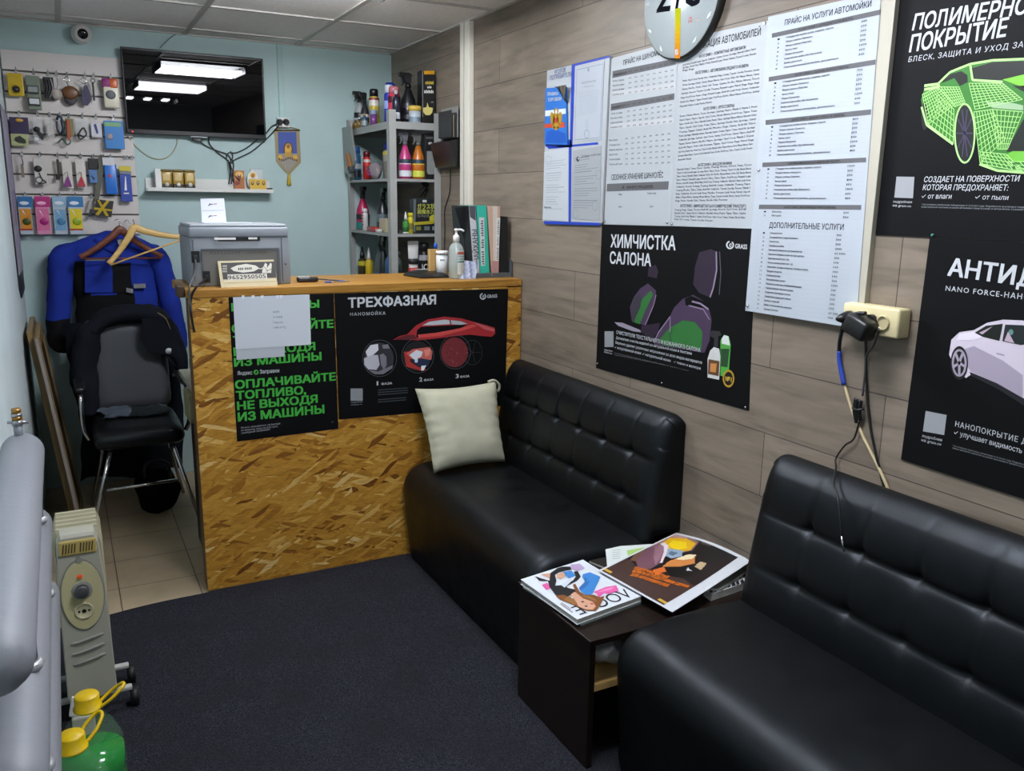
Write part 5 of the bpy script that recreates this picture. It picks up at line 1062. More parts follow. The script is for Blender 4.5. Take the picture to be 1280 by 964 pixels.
# ---------------------------------------------------------------- slat panel with hooks
SL = mat('c9c3bd', .5); GV = mat('5d574f', .5, .3)
t = thing('slat_panel', 'white slatted display panel on the teal wall', 'display panel', (.1, D, 1.364))
xs0, xs1 = -.178, .386; gz = [2.155-.0985*i for i in range(8)]
b = MB(); b.bb((xs0, D-.008, 1.364), (xs1, D-.0005, 2.251), GV); b.build('grooves', t, 'dark metal grooves')
b = MB(); tops = [2.251]+[g-.004 for g in gz]; bots = [g+.004 for g in gz]+[1.364]
for a_, c_ in zip(tops, bots): b.bb((xs0, D-.02, c_), (xs1, D-.0085, a_), SL, .0015)
b.build('slats', t)
def hook(x, zz, l=.055):
    b = MB(); b.bb((x-.006, D-.024, zz-.014), (x+.006, D-.0205, zz+.008), CHROME); b.tube([(x, D-.023, zz), (x, D-.023-l, zz+.002), (x, D-.028-l, zz+.012)], .0022, CHROME, 6); b.build('hook', t)
IY = D-.055
def at(x, y): return PY(x, y, IY)
G_ = 'small goods hung on the slat panel'
CLEAR = mat('dfe3e4', .12, alpha=.28)
def hang(name, label, px, py0, py1, w, parts, cat='package', top=None):
    """parts: list of (part name, list of (shape, data, material, depth)) ; px centre, py0..py1 the extent, w the width, all in pixels"""
    c = at(px, py0); g = min(gz, key=lambda q: abs(q-c.z-.01)); hook(c.x, g)
    t = thing(name, label, cat, at(px, py1)); s = (D-.055)/1062.67*.0+at(px+1, py0).x-at(px, py0).x
    for pn, items in parts:
        b = MB()
        for kind, d, m, dy in items:
            if kind == 'b': x0, y0, x1, y1, th, bv = d; p, q = at(x0, y0), at(x1, y1); b.bb((p.x, IY-dy-th, q.z), (q.x, IY-dy, p.z), m, bv)
            elif kind == 'e': x0, y0, rx, ry, th = d; p = at(x0, y0); b.ball((p.x, IY-dy, p.z), (rx*s, th, ry*s), m, 10)
            elif kind == 'r': x0, y0, r, th = d; p = at(x0, y0); b.tube([(p.x+r*s*math.cos(k), IY-dy, p.z+r*s*math.sin(k)) for k in [2*math.pi*i/14 for i in range(14)]], th, m, 6, closed=True)
            elif kind == 'w': pts, th = d; b.tube([Vector((at(*q).x, IY-dy-.004*(i % 2), at(*q).z)) for i, q in enumerate(pts)], th, m, 6, smooth_path=4)
            elif kind == 'p': pts, th = d; b.prism([Vector((at(*q).x, IY-dy, at(*q).z)) for q in pts], (0, -th, 0), m)
        b.build(pn, t)
    t['group'] = G_; return t
Yl, Gg, Bk, Wt = mat('b59a14', .3), mat('6d7867', .4), mat('121314', .5), mat('c9c8c0', .4)
hang('blister_pack', 'yellow blister pack with a round dark lens, top left of the slat panel', 20, 90, 121, 23, [('card', [('b', (8, 91, 31, 121, .012, .003), Yl, 0)]), ('lens', [('e', (20, 112, 4.5, 4.5, .008), Bk, .014), ('r', (20, 112, 5.5, .0025), mat('8c7a14', .4), .014)])])
hang('meter_pack', 'grey green gadget pack with two small screens', 42, 93, 138, 22, [('card', [('b', (31, 94, 53, 138, .01, .003), Gg, 0)]), ('gadget', [('b', (33, 107, 49, 118, .01, .002), mat('2b2f2c', .4), .011), ('b', (34.5, 108.5, 47.5, 116, .004, .001), mat('8b928f', .2), .022)]), ('screen', [('b', (35, 122, 51, 133, .008, .002), mat('2b2f2c', .4), .011), ('b', (36.5, 123.5, 49.5, 131, .004, .001), mat('c9cdcd', .15), .02)])])
hang('cord_pack', 'black pack of coiled dark cords beside the grey gadget pack', 60, 94, 125, 17, [('card', [('b', (53, 96, 69, 125, .006, .001), Bk, 0)]), ('cords', [('w', ([(56, 98), (59, 110), (57, 122), (62, 112), (60, 100)], .004), mat('26282a', .4), .012), ('w', ([(63, 99), (66, 112), (62, 123)], .003), mat('8c8f90', .3), .012)])])
hang('pompom_keyring', 'pale fluffy pompom keyring left of the brown leather tag', 71, 98, 128, 14, [('pompom', [('e', (71, 118, 7, 8, .02), mat('a59d92', .9), .01)]), ('ring', [('w', ([(71, 98), (72, 105), (71, 110)], .002), CHROME, .01)])], 'keyring')
hang('leather_tag', 'round brown leather tag on a key ring over a dark tag', 84, 96, 133, 20, [('tag', [('e', (88, 116, 10.5, 9, .008), mat('5f3a14', .4), .012)]), ('back_tag', [('e', (88, 124, 8, 8.5, .006), mat('2e2a31', .5), 0)]), ('ring', [('r', (83, 100, 3.2, .002), CHROME, .012), ('w', ([(83, 103), (86, 108)], .003), mat('77706a', .4), .012)])], 'keyring')
hang('leather_loop', 'purple leather key loop hanging from a silver ring', 106, 97, 133, 14, [('loop', [('p', ([(105, 107), (109, 107), (115, 124), (110, 132), (105, 132), (101, 124)], .012), mat('1e1740', .4), .004)]), ('ring', [('r', (104, 101.5, 3.6, .0022), CHROME, .01), ('w', ([(106, 104), (107, 110)], .003), CHROME, .01)])], 'keyring')
hang('black_strap', 'narrow black key strap with a small snap hook', 117, 97, 127, 7, [('strap', [('b', (114.5, 103, 119, 126, .004, .001), Bk, .002)]), ('snap_hook', [('r', (116, 101, 2.6, .0022), mat('3a3c3e', .3, .7), .006)])], 'keyring')
hang('air_freshener', 'white air freshener with a purple and orange top, right end of the upper row', 138, 97, 136, 22, [('body', [('b', (128, 104, 150, 136, .02, .008), mat('d2cdb8', .35), .002)]), ('top', [('b', (126.5, 97.5, 146, 111, .022, .006), mat('8c3a76', .35), .001)]), ('orange_band', [('b', (136, 98.5, 147, 111, .0225, .006), mat('c8602c', .35), .0035)]), ('grille', [('e', (138, 119, 6.5, 6, .008), mat('5b5d61', .5), .022)])], 'air freshener')
hang('card_pack', 'purple and yellow card pack with a green plug shape, left of the second row', 24, 145, 184, 25, [('card', [('b', (11, 146, 37, 168, .004, .001), mat('2b1d44', .45), 0), ('b', (13, 167, 36, 183, .005, .001), mat('a5ad7a', .45), 0)]), ('logo', [('e', (24, 150.5, 5, 2.3, .003), mat('c39a2c', .4), .006)]), ('fuse', [('p', ([(19, 172), (25, 170), (32, 175), (33, 179), (25, 178), (20, 176)], .008), mat('1e2a1c', .5), .007)])])
hang('key_shell_pack', 'clear pack holding a black key shell above a white disc', 47, 146, 178, 15, [('pouch', [('b', (40, 148, 55, 179, .003, .001), CLEAR, 0)]), ('key_shell', [('e', (46, 162, 4.5, 4, .006), Bk, .01), ('p', ([(48, 163), (55, 169), (54, 176), (51, 174), (46, 167)], .005), Bk, .008)]), ('disc', [('e', (45, 174.5, 3.5, 3, .004), mat('c5c6c6', .4), .008)])])
hang('clear_pouch', 'plain clear pouch with a white insert in the second row', 62, 146, 172, 13, [('pouch', [('b', (56, 148, 69, 172, .004, .001), CLEAR, 0)]), ('insert', [('p', ([(59, 155), (66, 153), (67, 168), (60, 170)], .004), mat('b9b4ae', .6), .006)])])
hang('carabiner_rope', 'dark teal carabiner with a coiled green rope', 75, 146, 181, 18, [('carabiner', [('w', ([(71, 150), (73, 146), (77, 148), (79, 160), (76, 168), (72, 162), (71, 152)], .006), mat('16283a', .35), .012)]), ('rope', [('w', ([(76, 150), (80, 165), (88, 176), (84, 181), (78, 174), (73, 178)], .004), mat('25493c', .5), .008)])], 'keyring')
hang('orange_tool', 'orange handled tool on a green card beside the teal carabiner', 86, 146, 178, 10, [('card', [('b', (81, 148, 93, 170, .003, .001), mat('77764f', .5), 0)]), ('handle', [('p', ([(83, 150), (87, 150), (89, 172), (85, 177), (84, 165)], .012), mat('a54a1e', .4), .004)])], 'tool')
hang('cable_pack', 'clear pack with a coiled black charging cable', 103, 147, 175, 19, [('pouch', [('b', (93, 148, 112, 174, .003, .001), CLEAR, 0)]), ('cable', [('w', ([(98, 168), (104, 160), (108, 168), (101, 174), (97, 168), (106, 172)], .0035), Bk, .008)])])
hang('sachet', 'white sachet with a dark blue stripe beside the bright blue box', 120, 150, 172, 15, [('pouch', [('b', (113, 153, 128, 172, .005, .002), mat('c3c3c8', .4), 0)]), ('stripe', [('p', ([(117, 156), (120, 155), (123, 166), (121, 168)], .002), mat('2a2a72', .4), .006)])])
t_ = hang('blue_box', 'bright blue flat box with a green band, right end of the second row', 142, 149, 188, 27, [('box', [('b', (129, 151, 156, 187, .016, .003), mat('1f74b8', .35), .004)]), ('green_band', [('b', (130, 153, 151, 159, .001, 0), mat('6e9f66', .4), .0205)]), ('picture', [('e', (137, 171, 4, 4.5, .003), mat('8c8286', .4), .021)])], 'box')
hang('metal_tag', 'small metal tag on a chain, left of the third row', 27, 193, 223, 7, [('tag', [('b', (25.5, 205, 31, 222, .003, .001), mat('8d7f70', .35, .6), .004)]), ('chain', [('w', ([(26, 194), (28, 200), (29, 206)], .003), CHROME, .006)])], 'keyring')
hang('key_shell_pack', 'white backed clear pack with a round black key fob and keys', 50, 195, 233, 20, [('pouch', [('b', (41, 198, 60, 231, .005, .002), mat('c4c2bb', .3), 0)]), ('key_fob', [('e', (47.5, 211, 5, 4.5, .008), mat('1f2118', .5), .008)]), ('keys', [('r', (49, 225, 4, .0025), Bk, .008), ('w', ([(49, 216), (53, 224), (58, 228), (48, 230)], .0025), mat('3b3d3f', .4), .008)])])
hang('brown_strap', 'dark brown strap behind the tassel bags', 72, 196, 225, 8, [('strap', [('b', (70, 199, 75.5, 222, .008, .002), mat('2f211a', .5), -.005)]), ('buckle', [('b', (69.5, 219, 75, 225, .01, .002), Bk, -.002)])], 'strap')
for lab, x, col in (('clear bag with a purple tassel', 84, '7a2f76'), ('clear bag with a red tassel', 101, 'b0283a')):
    hang('tassel_pack', lab+' in the third row', x, 197, 235, 17, [('pouch', [('b', (x-7.5, 199, x+8, 235, .004, .001), mat('cfcac2', .25), 0)]), ('tassel', [('p', ([(x, 221), (x+1.5, 221), (x+6, 233), (x-5, 233.5)], .01), mat(col, .5), .005)]), ('cord', [('w', ([(x-5, 219), (x, 215), (x+1, 221)], .0015), mat('8a7f6c', .5), .006)])])
hang('pouch', 'black topped pale blue pouch right of the red tassel', 117, 197, 229, 15, [('top', [('b', (109.5, 198, 124, 212, .008, .002), Bk, 0)]), ('pouch_body', [('b', (110.5, 212, 122.5, 229, .01, .003), mat('4f76a8', .4), 0)]), ('mark', [('w', ([(114, 220), (118.5, 224)], .002), mat('16233e', .5), .012)])])
hang('lanyard', 'camouflage lanyard ending in a black and yellow crossed tag', 127, 193, 272, 20, [('strap', [('p', ([(123, 195), (130, 193), (128, 225), (123, 252), (118, 252), (120, 225)], .004), mat('57584a', .6), .004)]), ('tag', [('p', ([(120, 249), (142, 251.5), (139, 271.5), (117, 268)], .01), mat('191813', .5), .006)]), ('cross', [('p', ([(121, 250), (124, 250), (136, 270), (132, 270)], .002), Yl, .017), ('p', ([(133, 250.5), (137, 251), (123, 269), (119, 268)], .002), Yl, .0172), ('p', ([(117, 259), (140, 262), (140, 264), (117, 262)], .002), Yl, .0174)])], 'lanyard')
hang('cloth_pack', 'bright blue cleaning cloth pack with a white header', 138, 196, 243, 21, [('pack', [('b', (129.5, 205, 148, 243, .018, .006), mat('2a6fc4', .35), .0)]), ('header', [('b', (127.5, 197, 143, 207, .002, 0), mat('c9ccd0', .4), .0185)]), ('red_mark', [('e', (136.5, 220, 2.3, 2, .002), mat('b8344a', .4), .0185)]), ('side_strip', [('b', (143.5, 207, 146, 240, .001, 0), mat('cfd9e6', .3), .0185)])])
hang('wiper_pack', 'dark blue pack with a yellow header, far right of the third row', 157, 206, 252, 19, [('card', [('b', (149, 218, 166, 252, .012, .002), mat('23409a', .4), 0)]), ('header', [('b', (148.5, 207.5, 163.5, 214, .012, .001), mat('c4b22a', .4), 0)]), ('band', [('b', (149, 214, 164, 218, .011, .001), mat('6c7680', .4), 0)]), ('pen', [('p', ([(156, 221), (157, 220.5), (158.5, 238), (155.5, 238)], .002), mat('dfe2ea', .4), .013), ('p', ([(154.5, 241), (161, 241), (161, 242.5), (154.5, 242.5)], .002), WHITEP, .013)])])
for lab, x0, x1, hc, bc, fr in (('blue headed pack with an orange panel', 21, 42, '2a6a9c', 'cf8a25', 'r'), ('all pink pack', 42.5, 64, 'b02a74', 'd06a96', 'p'), ('pale blue pack', 64.5, 85, '8fb0c6', '6f9fbf', 'b'), ('blue headed pack with a yellow lemon panel', 83.5, 105, '2f74a8', 'd8c21c', 'l')):
    o = x0-21; y0, y1 = 245, 293; dd = -.012 if fr == 'b' else 0
    hang('fragrance_pack', lab+' on the bottom row of the slat panel', (x0+x1)/2, 245, 293, 21, [('pouch', [('b', (x0, y0, x1, y1, .004, .001), mat('b4c0c8' if fr != 'p' else 'd88fb0', .25), dd)]), ('header', [('b', (x0+.3, y0+.5, x1-.5, y0+14, .001, 0), mat(hc, .4), .0045+dd)]), ('panel', [('b', (x0+3, y0+16 if fr != 'b' else y0+17, x1-1, y1-5, .001, 0), mat(bc, .35), .0045+dd)]), ('header_wave', [('e', (x0+9, y0+9, 6, 2.5, .0012), mat('d8dfe6' if fr != 'p' else 'e9a9c6', .4), .0055+dd)]),
        ('fragrance', [('e', ((x0+x1)/2+2, y0+32, 5.5, 5, .004), mat({'r': '3d4a1a', 'p': 'a3186f', 'b': '3f7a9c', 'l': '8aa51a'}[fr], .4), .007+dd), ('p', ([(x0+6, y0+18), (x0+8, y0+18), (x0+12, y0+26)], .001), WHITEP, .006+dd)]), ('footer', [('b', (x0+3, y1-7, x1-1, y1-5, .0015, 0), mat('9c2a24' if fr in 'rl' else bc, .4), .0045+dd)])], 'air freshener')
hang('grey_clip', 'grey clip with a dark end hanging right of the yellow lemon pack', 114, 244, 272, 10, [('clip', [('p', ([(113, 248), (117, 246), (112, 262), (108, 266)], .006), mat('a49d92', .4), 0)]), ('end', [('p', ([(112, 262), (115, 261), (114, 271), (110, 271)], .008), mat('2b2622', .5), .002)])], 'clip')
for x in (170, 176): hook(at(x-10, 207).x, gz[4], .04)
# ---------------------------------------------------------------- strip poster on the left wall
t = thing('wall_calendar', 'long black edged sheet on the pale left wall beside the slat panel', 'wall sheet', (LX, 4.6, 1.1))
b = MB(); b.prism([(LX+.0005, 4.44, 1.95), (LX+.0005, 4.44, 1.14), (LX+.0005, 4.56, 1.09), (LX+.0005, 5.03, 1.09), (LX+.0005, 5.03, 1.95)], (.004, 0, 0), mat('111214', .5)); b.build('backing', t)
b = MB(); n_ = m_cloth('printed_lilac', 'a9a5b8', 40); b.bb((LX+.0047, 4.50, 1.2), (LX+.007, 5.02, 1.94), n_); b.build('printed_sheet', t)
b = MB()
for i in range(6): b.bb((LX+.0071, 4.54+.07*i, 1.42+.08*(i % 3)), (LX+.0075, 4.59+.07*i, 1.5+.08*(i % 3)), mat(['7d4a55', '5d5a86', '8a8ca8'][i % 3], .5))
b.build('print', t)
# ---------------------------------------------------------------- camera, television
t = thing('security_camera', 'white round security camera under the ceiling', 'security camera', (.182, 4.99, 2.35))
b = MB(); b.lathe([(0, 0), (.045, 0), (.046, .02), (.04, .03), (0, .03)], WHITEP, (.182, D-.0005, 2.352), 24, ax=(0, -1, 0)); b.build('base', t)
b = MB(); b.lathe([(0, -.03), (.03, -.028), (.042, 0), (.043, .02), (.036, .034), (.024, .038), (0, .038)], mat('c5c3be', .4), (.184, D-.06, 2.348), 24, ax=(.1, -1, -.15)); b.build('housing', t)
b = MB(); b.lathe([(0, .0), (.025, 0), (.024, .004), (.01, .006), (0, .006)], mat('08080a', .1), Vector((.184, D-.06, 2.348))+Vector((.1, -1, -.15)).normalized()*.036, 20, ax=(.1, -1, -.15)); b.build('lens', t, 'black lens')
t = thing('television', 'black flat television mounted on the teal wall', 'television', (.715, D, 1.88)); TR = Matrix.Rotation(math.radians(1.1), 3, 'X'); TC = Vector((.715, D-.058, 2.095))
TP = [PY(150.5, 57.5, D-.07), PY(329.5, 73.5, D-.07), PY(332, 173, D-.062), PY(158, 168, D-.062)]
x0 = (TP[0].x+TP[3].x)/2; x1 = (TP[1].x+TP[2].x)/2; z1 = (TP[0].z+TP[1].z)/2; z0 = (TP[2].z+TP[3].z)/2; tw, th = x1-x0, z1-z0; TC = Vector(((x0+x1)/2, D-.055, (z0+z1)/2))
def tv(b, cx, cz, w, h, y0, y1, m, bv=0): return b.box(TC+TR@Vector((cx, (y0+y1)/2, cz)), (w, abs(y1-y0), h), m, bv, TR)
b = MB(); tv(b, 0, 0, tw, th, -.012, .018, mat('050506', .35, spec=.3), .003); b.build('frame', t)
b = MB(); tv(b, 0, .006, tw-.018, th-.034, -.0135, -.0121, mat('020204', .012, spec=.5)); b.build('screen', t, 'glossy black screen')
b = MB(); tv(b, -.02, -.03, tw*.55, th*.5, .0185, .035, mat('141415', .5), .005); b.build('back_cover', t)
b = MB(); tv(b, 0, 0, .2, .2, .0355, .054, STEEL); b.build('wall_bracket', t)
b = MB(); tv(b, .0, -th/2-.0025, .085, .004, -.011, .0, mat('c9cbd0', .3), .001); b.build('maker_bar', t, 'silver bar')
b = MB(); tv(b, -tw/2+.028, -th/2+.01, .008, .007, -.0145, -.0122, mat('d02a2a', .4, emit=.8)); b.build('standby_lamp', t, 'red standby lamp')
b = MB(); b.tube([PY(x, y, D-.01) for x, y in ((223, 41), (212, 48), (200, 60))], .0025, mat('6b6f6c', .5), 6, smooth_path=4); solo(b, 'aerial_cable', 'thin dark cable from the ceiling down behind the television', 'cable')
wall_w = lambda name, label, pts, r, m: solo((lambda b: (b.tube([PY(x, y, D-o) for x, y, o in pts], r, m, 6, smooth_path=6), b)[1])(MB()), name, label, 'cable')
wall_w('cable', 'pale thin cable hanging in a loop between the slat panel and the television', [(160, 170, .03), (170, 183, .006), (185, 195, .006), (201, 199, .006), (214, 193, .006), (221, 180, .006), (222, 170, .02)], .003, mat('a7a389', .5))
t = thing('television_cables', 'tangle of black cables hanging from the television to the wall shelf', 'cable', (.75, D, 1.66))
b = MB(); P_ = lambda x, y, o=.01: PY(x, y, D-o)
for pts in ([(246, 172, .03), (255, 181), (270, 188), (284, 193), (289, 200)], [(261, 170, .03), (262, 180), (272, 191), (284, 200), (288, 210), (287, 222), (286, 230, .03)], [(332, 167, .03), (340, 158), (347, 155, .03)], [(322, 174, .03), (308, 185), (295, 191), (286, 191), (283, 198), (287, 203), (291, 196), (288, 189)], [(349, 156, .04), (335, 172), (315, 189), (295, 199), (289, 204)], [(287, 203, .02), (290, 212, .03), (295, 221, .04), (300, 226, .05)], [(285, 200, .02), (287, 212, .03), (292, 228, .04)], [(291, 200), (292, 210, .02), (289, 230, .04)]): b.tube([P_(*p) for p in pts], .0034, BLACKP, 6, smooth_path=5)
b.build('cords', t)
b = MB(); b.box(P_(246, 173, .03), (.045, .02, .03), BLACKP, .004, Matrix.Rotation(.3, 3, 'Y')); b.build('plug_head', t)
# ---------------------------------------------------------------- socket, pennant, wall shelf
t = thing('wall_socket', 'white double socket with dark plugs at the end of the cable duct', 'socket', (1.18, D, 1.95))
p, q = P_(345, 147, 0), P_(361, 160, 0); b = MB(); b.bb((p.x, D-.03, q.z), (q.x, D-.0003, p.z), WHITEP, .004); b.build('body', t)
for x in (349.5, 357.5): b = MB(); r = P_(x, 152.5, .03); b.cyl(r, r+Vector((0, -.03, -.004)), .019, BLACKP, .013, 12); b.build('plug_head', t)
t = thing('pennant', 'blue and gold pennant with an emblem and a golden tassel', 'pennant', (1.19, D, 1.7))
PN = Plane(1, D-.003, (1, 0, 0), (0, -1, 0)); C6 = [(343, 163), (374, 163), (376, 203), (363, 217), (358, 217), (345, 202)]
b = MB(); b.prism([PN.pt(p) for p in C6], (0, -.004, 0), mat('8f7f56', .5)); b.build('cloth', t); a = Art(PN, .0045)
a.shape([(347, 165), (370, 165), (371, 192), (348, 192)], mat('2c4794', .5)); a.shape([(348, 192), (371, 192), (372, 201), (362, 213), (358, 213), (349, 201)], mat('8d8a80', .5)); a.ell((360, 187), 6, 9, mat('5a2b17', .5), .0003); a.ell((360, 186.5), 4.2, 7, GO, .0006); a.ell((360, 183), 2.2, 2.6, mat('7d4b1e', .4), .0009); a.shape([(356, 190), (364, 190), (366, 196), (354, 196)], mat('b0882c', .4), .0008)
for i in range(9): x = 349+i*2.7; a.ell((x, 199+1.5*math.sin(i)), 1.2, 1.6, mat('6b4a2a', .5), .0007)
for i in (0, 1): a.ell((350+19*i, 197), 2.8, 3.2, GO, .0006)
a.build('emblem', t, 'golden emblem'); b = MB(); p = PN.pt((360.5, 217)); b.lathe([(0, 0), (.006, -.004), (.009, -.03), (.012, -.055), (.012, -.065), (0, -.067)], mat('b79a1e', .6), p+Vector((0, -.008, 0)), 12); b.tube([PN.pt((343, 162)), PN.pt((358, 158))+Vector((0, -.01, 0)), PN.pt((374, 162))], .0022, mat('a58a3a', .5), 6); b.tube([PN.pt((342.5, 163))+Vector((0, -.004, 0)), PN.pt((374.5, 163))+Vector((0, -.004, 0))], .005, mat('54452a', .4), 8); b.build('tassel', t, 'golden tassel')
SZ = 1.603; b = MB(); SHW = mat('d3d4ce', .45)
t = thing('wall_shelf', 'narrow white picture ledge under the television', 'shelf', (.76, D, SZ-.012))
b = MB(); b.bb((.43, D-.105, SZ-.014), (1.082, D-.0005, SZ), SHW, .002); b.build('board', t); b = MB(); b.bb((.43, D-.012, SZ+.0005), (1.082, D-.0005, SZ+.056), SHW, .002); b.build('back_ledge', t); b = MB(); b.bb((.43, D-.105, SZ+.0003), (1.082, D-.1, SZ+.006), SHW); b.build('front_lip', t)
sy = D-.06; TIN = mat('8f7433', .35, .3)
sx = lambda x, y=230: PY(x, y, sy).x
tin = thing('tin', 'gold topped jar, left end of the row of three on the wall shelf', 'jar', (0, 0, 0), 'gold jars on the wall shelf')
b = MB(); b.bb((-.026, -.022, 0), (.026, .022, .022), mat('2c2313', .4), .004); b.bb((-.0265, -.0225, .022), (.0265, .0225, .088), mat('a98a3f', .3), .006); b.build('jar_body', tin)
b = MB(); b.bb((-.028, -.024, .0885), (.028, .024, .1), mat('6b5a24', .35, .3), .004); b.build('lid', tin); b = MB(); b.bb((-.017, -.0245, .042), (.017, -.0228, .075), mat('c9b070', .4)); b.build('front_label', tin); b = MB(); b.ball((0, -.026, .022), (.011, .006, .011), mat('c5c5c0', .3), 8); b.build('seal', tin, 'white round seal')
tin.location = (sx(208), sy-.005, SZ+.0005)
for k, lb in ((1, 'gold topped jar in the middle of the row of three on the wall shelf'), (2, 'gold topped jar, right end of the row of three on the wall shelf')): dup(tin, (sx(208+14.5*k), sy-.005, SZ+.0005), lb)
b = MB(); b.box((sx(198), sy, SZ+.052), (.03, .05, .1), WHITEP, .001); solo(b, 'white_box', 'white carton standing left of the gold jars', 'box')
b = MB(); b.bb((sx(246), D-.09, SZ+.0003), (sx(283), D-.03, SZ+.006), BLACKP, .002); solo(b, 'remote_control', 'flat black remote control lying on the wall shelf', 'remote control')
def card(nm, lb, x0, y0, x1, y1, m, cat, arts, yy=D-.03, rnd=False):
    p, q = PY(x0, y0, yy), PY(x1, y1, yy); t = thing(nm, lb, cat, ((p.x+q.x)/2, yy, SZ+.0005)); b = MB(); z0 = SZ+.0005
    if rnd: r_ = (q.x-p.x)/2; b.prism([((p.x+q.x)/2+r_*math.cos(k), yy, z0+(p.z-z0)/2+(p.z-z0)/2*math.sin(k)) for k in [2*math.pi*i/24 for i in range(24)]], (0, .01, 0), m)
    else: b.bb((p.x, yy, z0), (q.x, yy+.01, p.z), m, .001)
    b.build('panel', t); a = Art(Plane(1, yy, (1, 0, 0), (0, -1, 0)), .0006)
    for c_, rx, ry, mm, k in arts: a.ell(c_, rx, ry, mm, k, 14)
    a.build('picture', t)
card('icon_card', 'orange and red icon picture on the wall shelf beside the cables', 292, 213, 306, 232, mat('a8642c', .4), 'icon', [((299, 219), 5, 4.5, mat('d8b04a', .4), 0), ((299, 221), 2.5, 5, mat('7a3a1a', .4), .0003), ((299, 218), 1.6, 2, mat('d3a984', .4), .0006), ((296, 229), 4, 2.5, mat('7c2a1d', .4), .0003)], D-.04)
card('icon_medallion', 'white oval icon on the wall shelf behind the yellow strip', 308.5, 213.5, 323.5, 234, mat('d8d5ca', .4), 'icon', [((316, 219), 3.6, 3.4, GO, 0), ((316, 219.5), 1.8, 2.2, mat('8a5a34', .4), .0003), ((316, 226), 4, 4, mat('b8b0a0', .4), 0)], D-.062, True)
card('price_card', 'pale grey card leaning at the back of the wall shelf', 313, 211, 329, 232, mat('bfc6c6', .5), 'card', [], D-.026)
t = thing('figurine_row', 'yellow block with three dark icons at the front of the wall shelf', 'icon block', (sx(322), sy-.03, SZ)); b = MB(); p, q = PY(312, 224, D-.088), PY(333, 234, D-.088); b.bb((p.x, D-.088, SZ+.0005), (q.x, D-.07, p.z), mat('d0ad3a', .4), .002); b.build('block', t); a = Art(Plane(1, D-.088, (1, 0, 0), (0, -1, 0)), .0006)
for i in range(3): a.ell((315.5+7*i, 229), 2, 2.8, mat('6a4a1c', .4), 0, 12); a.ell((315.5+7*i, 228.3), 1, 1.2, mat('c9a56c', .4), .0003, 10)
a.build('icons', t)
b = MB(); b.bb((sx(333), D-.09, SZ+.0003), (sx(340)-.004, D-.06, SZ+.014), BLACKP, .002); solo(b, 'black_block', 'small black box at the right end of the wall shelf', 'box')
# ---------------------------------------------------------------- things on the counter
CT = 1.2223
t = thing('printer', 'grey laser printer standing on the left end of the counter', 'printer', (.62, 3.65, CT))
PGR, PGD, PGL = mat('7e8489', .45), mat('565b60', .5), mat('a3a9ae', .4)
px0, px1, py0, py1, pz1 = .437, .815, 3.475, 3.79, 1.461
b = MB(); b.bb((px0, py0, CT), (px1, py1, pz1-.052), PGR, .006); b.build('body', t)
b = MB(); b.bb((px0-.002, py0-.002, pz1-.0515), (px1-.004, py1, pz1-.012), mat('858b92', .42), .007); b.build('upper_cover', t)
b = MB(); b.bb((px0+.004, py0+.004, pz1-.0115), (px1-.01, py1-.006, pz1), PGL, .004); b.bb((px0+.06, py0+.02, pz1+.0003), (px0+.25, py0+.2, pz1+.003), mat('b9bfc4', .35), .001); b.build('lid', t)
b = MB(); b.bb((px0+.008, py0-.0035, CT+.02), (px0+.012, py0-.0005, pz1-.06), PGD); b.bb((px1-.034, py0-.003, CT+.01), (px1-.031, py0-.0005, pz1-.055), PGD); b.bb((px0+.004, py0-.003, pz1-.0535), (px1-.004, py0-.0005, pz1-.0515), PGD); b.build('panel_gaps', t)
p, q = PY(272, 296, py0), PY(325, 301, py0); b = MB(); b.bb((p.x, py0-.004, q.z), (q.x, py0-.001, p.z), BLACKP, .001); b.build('rear_slot', t, 'black slot')
b = MB(); b.bb((p.x-.014, py0-.008, q.z+.005), (p.x+.066, py0-.0045, p.z-.003), WHITEP); b.bb((q.x-.045, py0-.008, q.z+.006), (q.x-.012, py0-.0045, p.z-.003), WHITEP); b.build('paper_edge', t, 'white paper edge')
b = MB(); p, q = PY(252, 312, py0), PY(349, 354, py0); pd = mat('6a6a64', .5); b.bb((p.x, py0-.003, CT+.002), (q.x, py0-.0008, p.z), pd, .001)
for a_, c_ in (((p.x-.004, p.z-.004), (q.x+.004, p.z+.004)), ((p.x-.004, CT+.002), (p.x+.004, p.z)), ((q.x-.004, CT+.002), (q.x+.006, p.z))): b.bb((a_[0], py0-.007, a_[1]), (c_[0], py0-.0031, c_[1]), PGD, .001)
for i in range(9): b.bb((p.x+.03+i*.013, py0-.0045, p.z-.018), (p.x+.038+i*.013, py0-.0032, p.z-.008), mat('5a5a55', .5)); b.bb((p.x+.17+i*.009, py0-.0045, p.z-.018), (p.x+.175+i*.009, py0-.0032, p.z-.008), mat('5a5a55', .5))
b.build('rear_recess', t)
for (x, y, w) in ((244, 321, .03), (258, 346, .026)): b = MB(); r = PY(x, y, py0); b.bb((r.x-w/2, py0-.0085, r.z-.022), (r.x+w/2, py0-.0075, r.z+.022), BLACKP, .0003); b.bb((r.x-w/4, py0-.02, r.z-.012), (r.x+w/4, py0-.0087, r.z+.006), mat('202224', .4), .002); b.build('port', t)
b = MB(); r = PY(362, 330, py0); b.cyl((px1-.02, py0-.003, r.z), (px1-.02, py0-.0005, r.z), .003, BLACKP, n=8); b.build('screw', t)
wire('printer_cable', 'grey cable dropping from the printer over the left end of the counter', [PY(244, 325, py0-.02), PY(245, 334, py0-.03), PY(241, 348, py0-.05), PY(237, 358, YC-.012), PY(237, 370, YC-.016), PY(240, 392, YC-.01)], .0035, mat('4c4f52', .5))
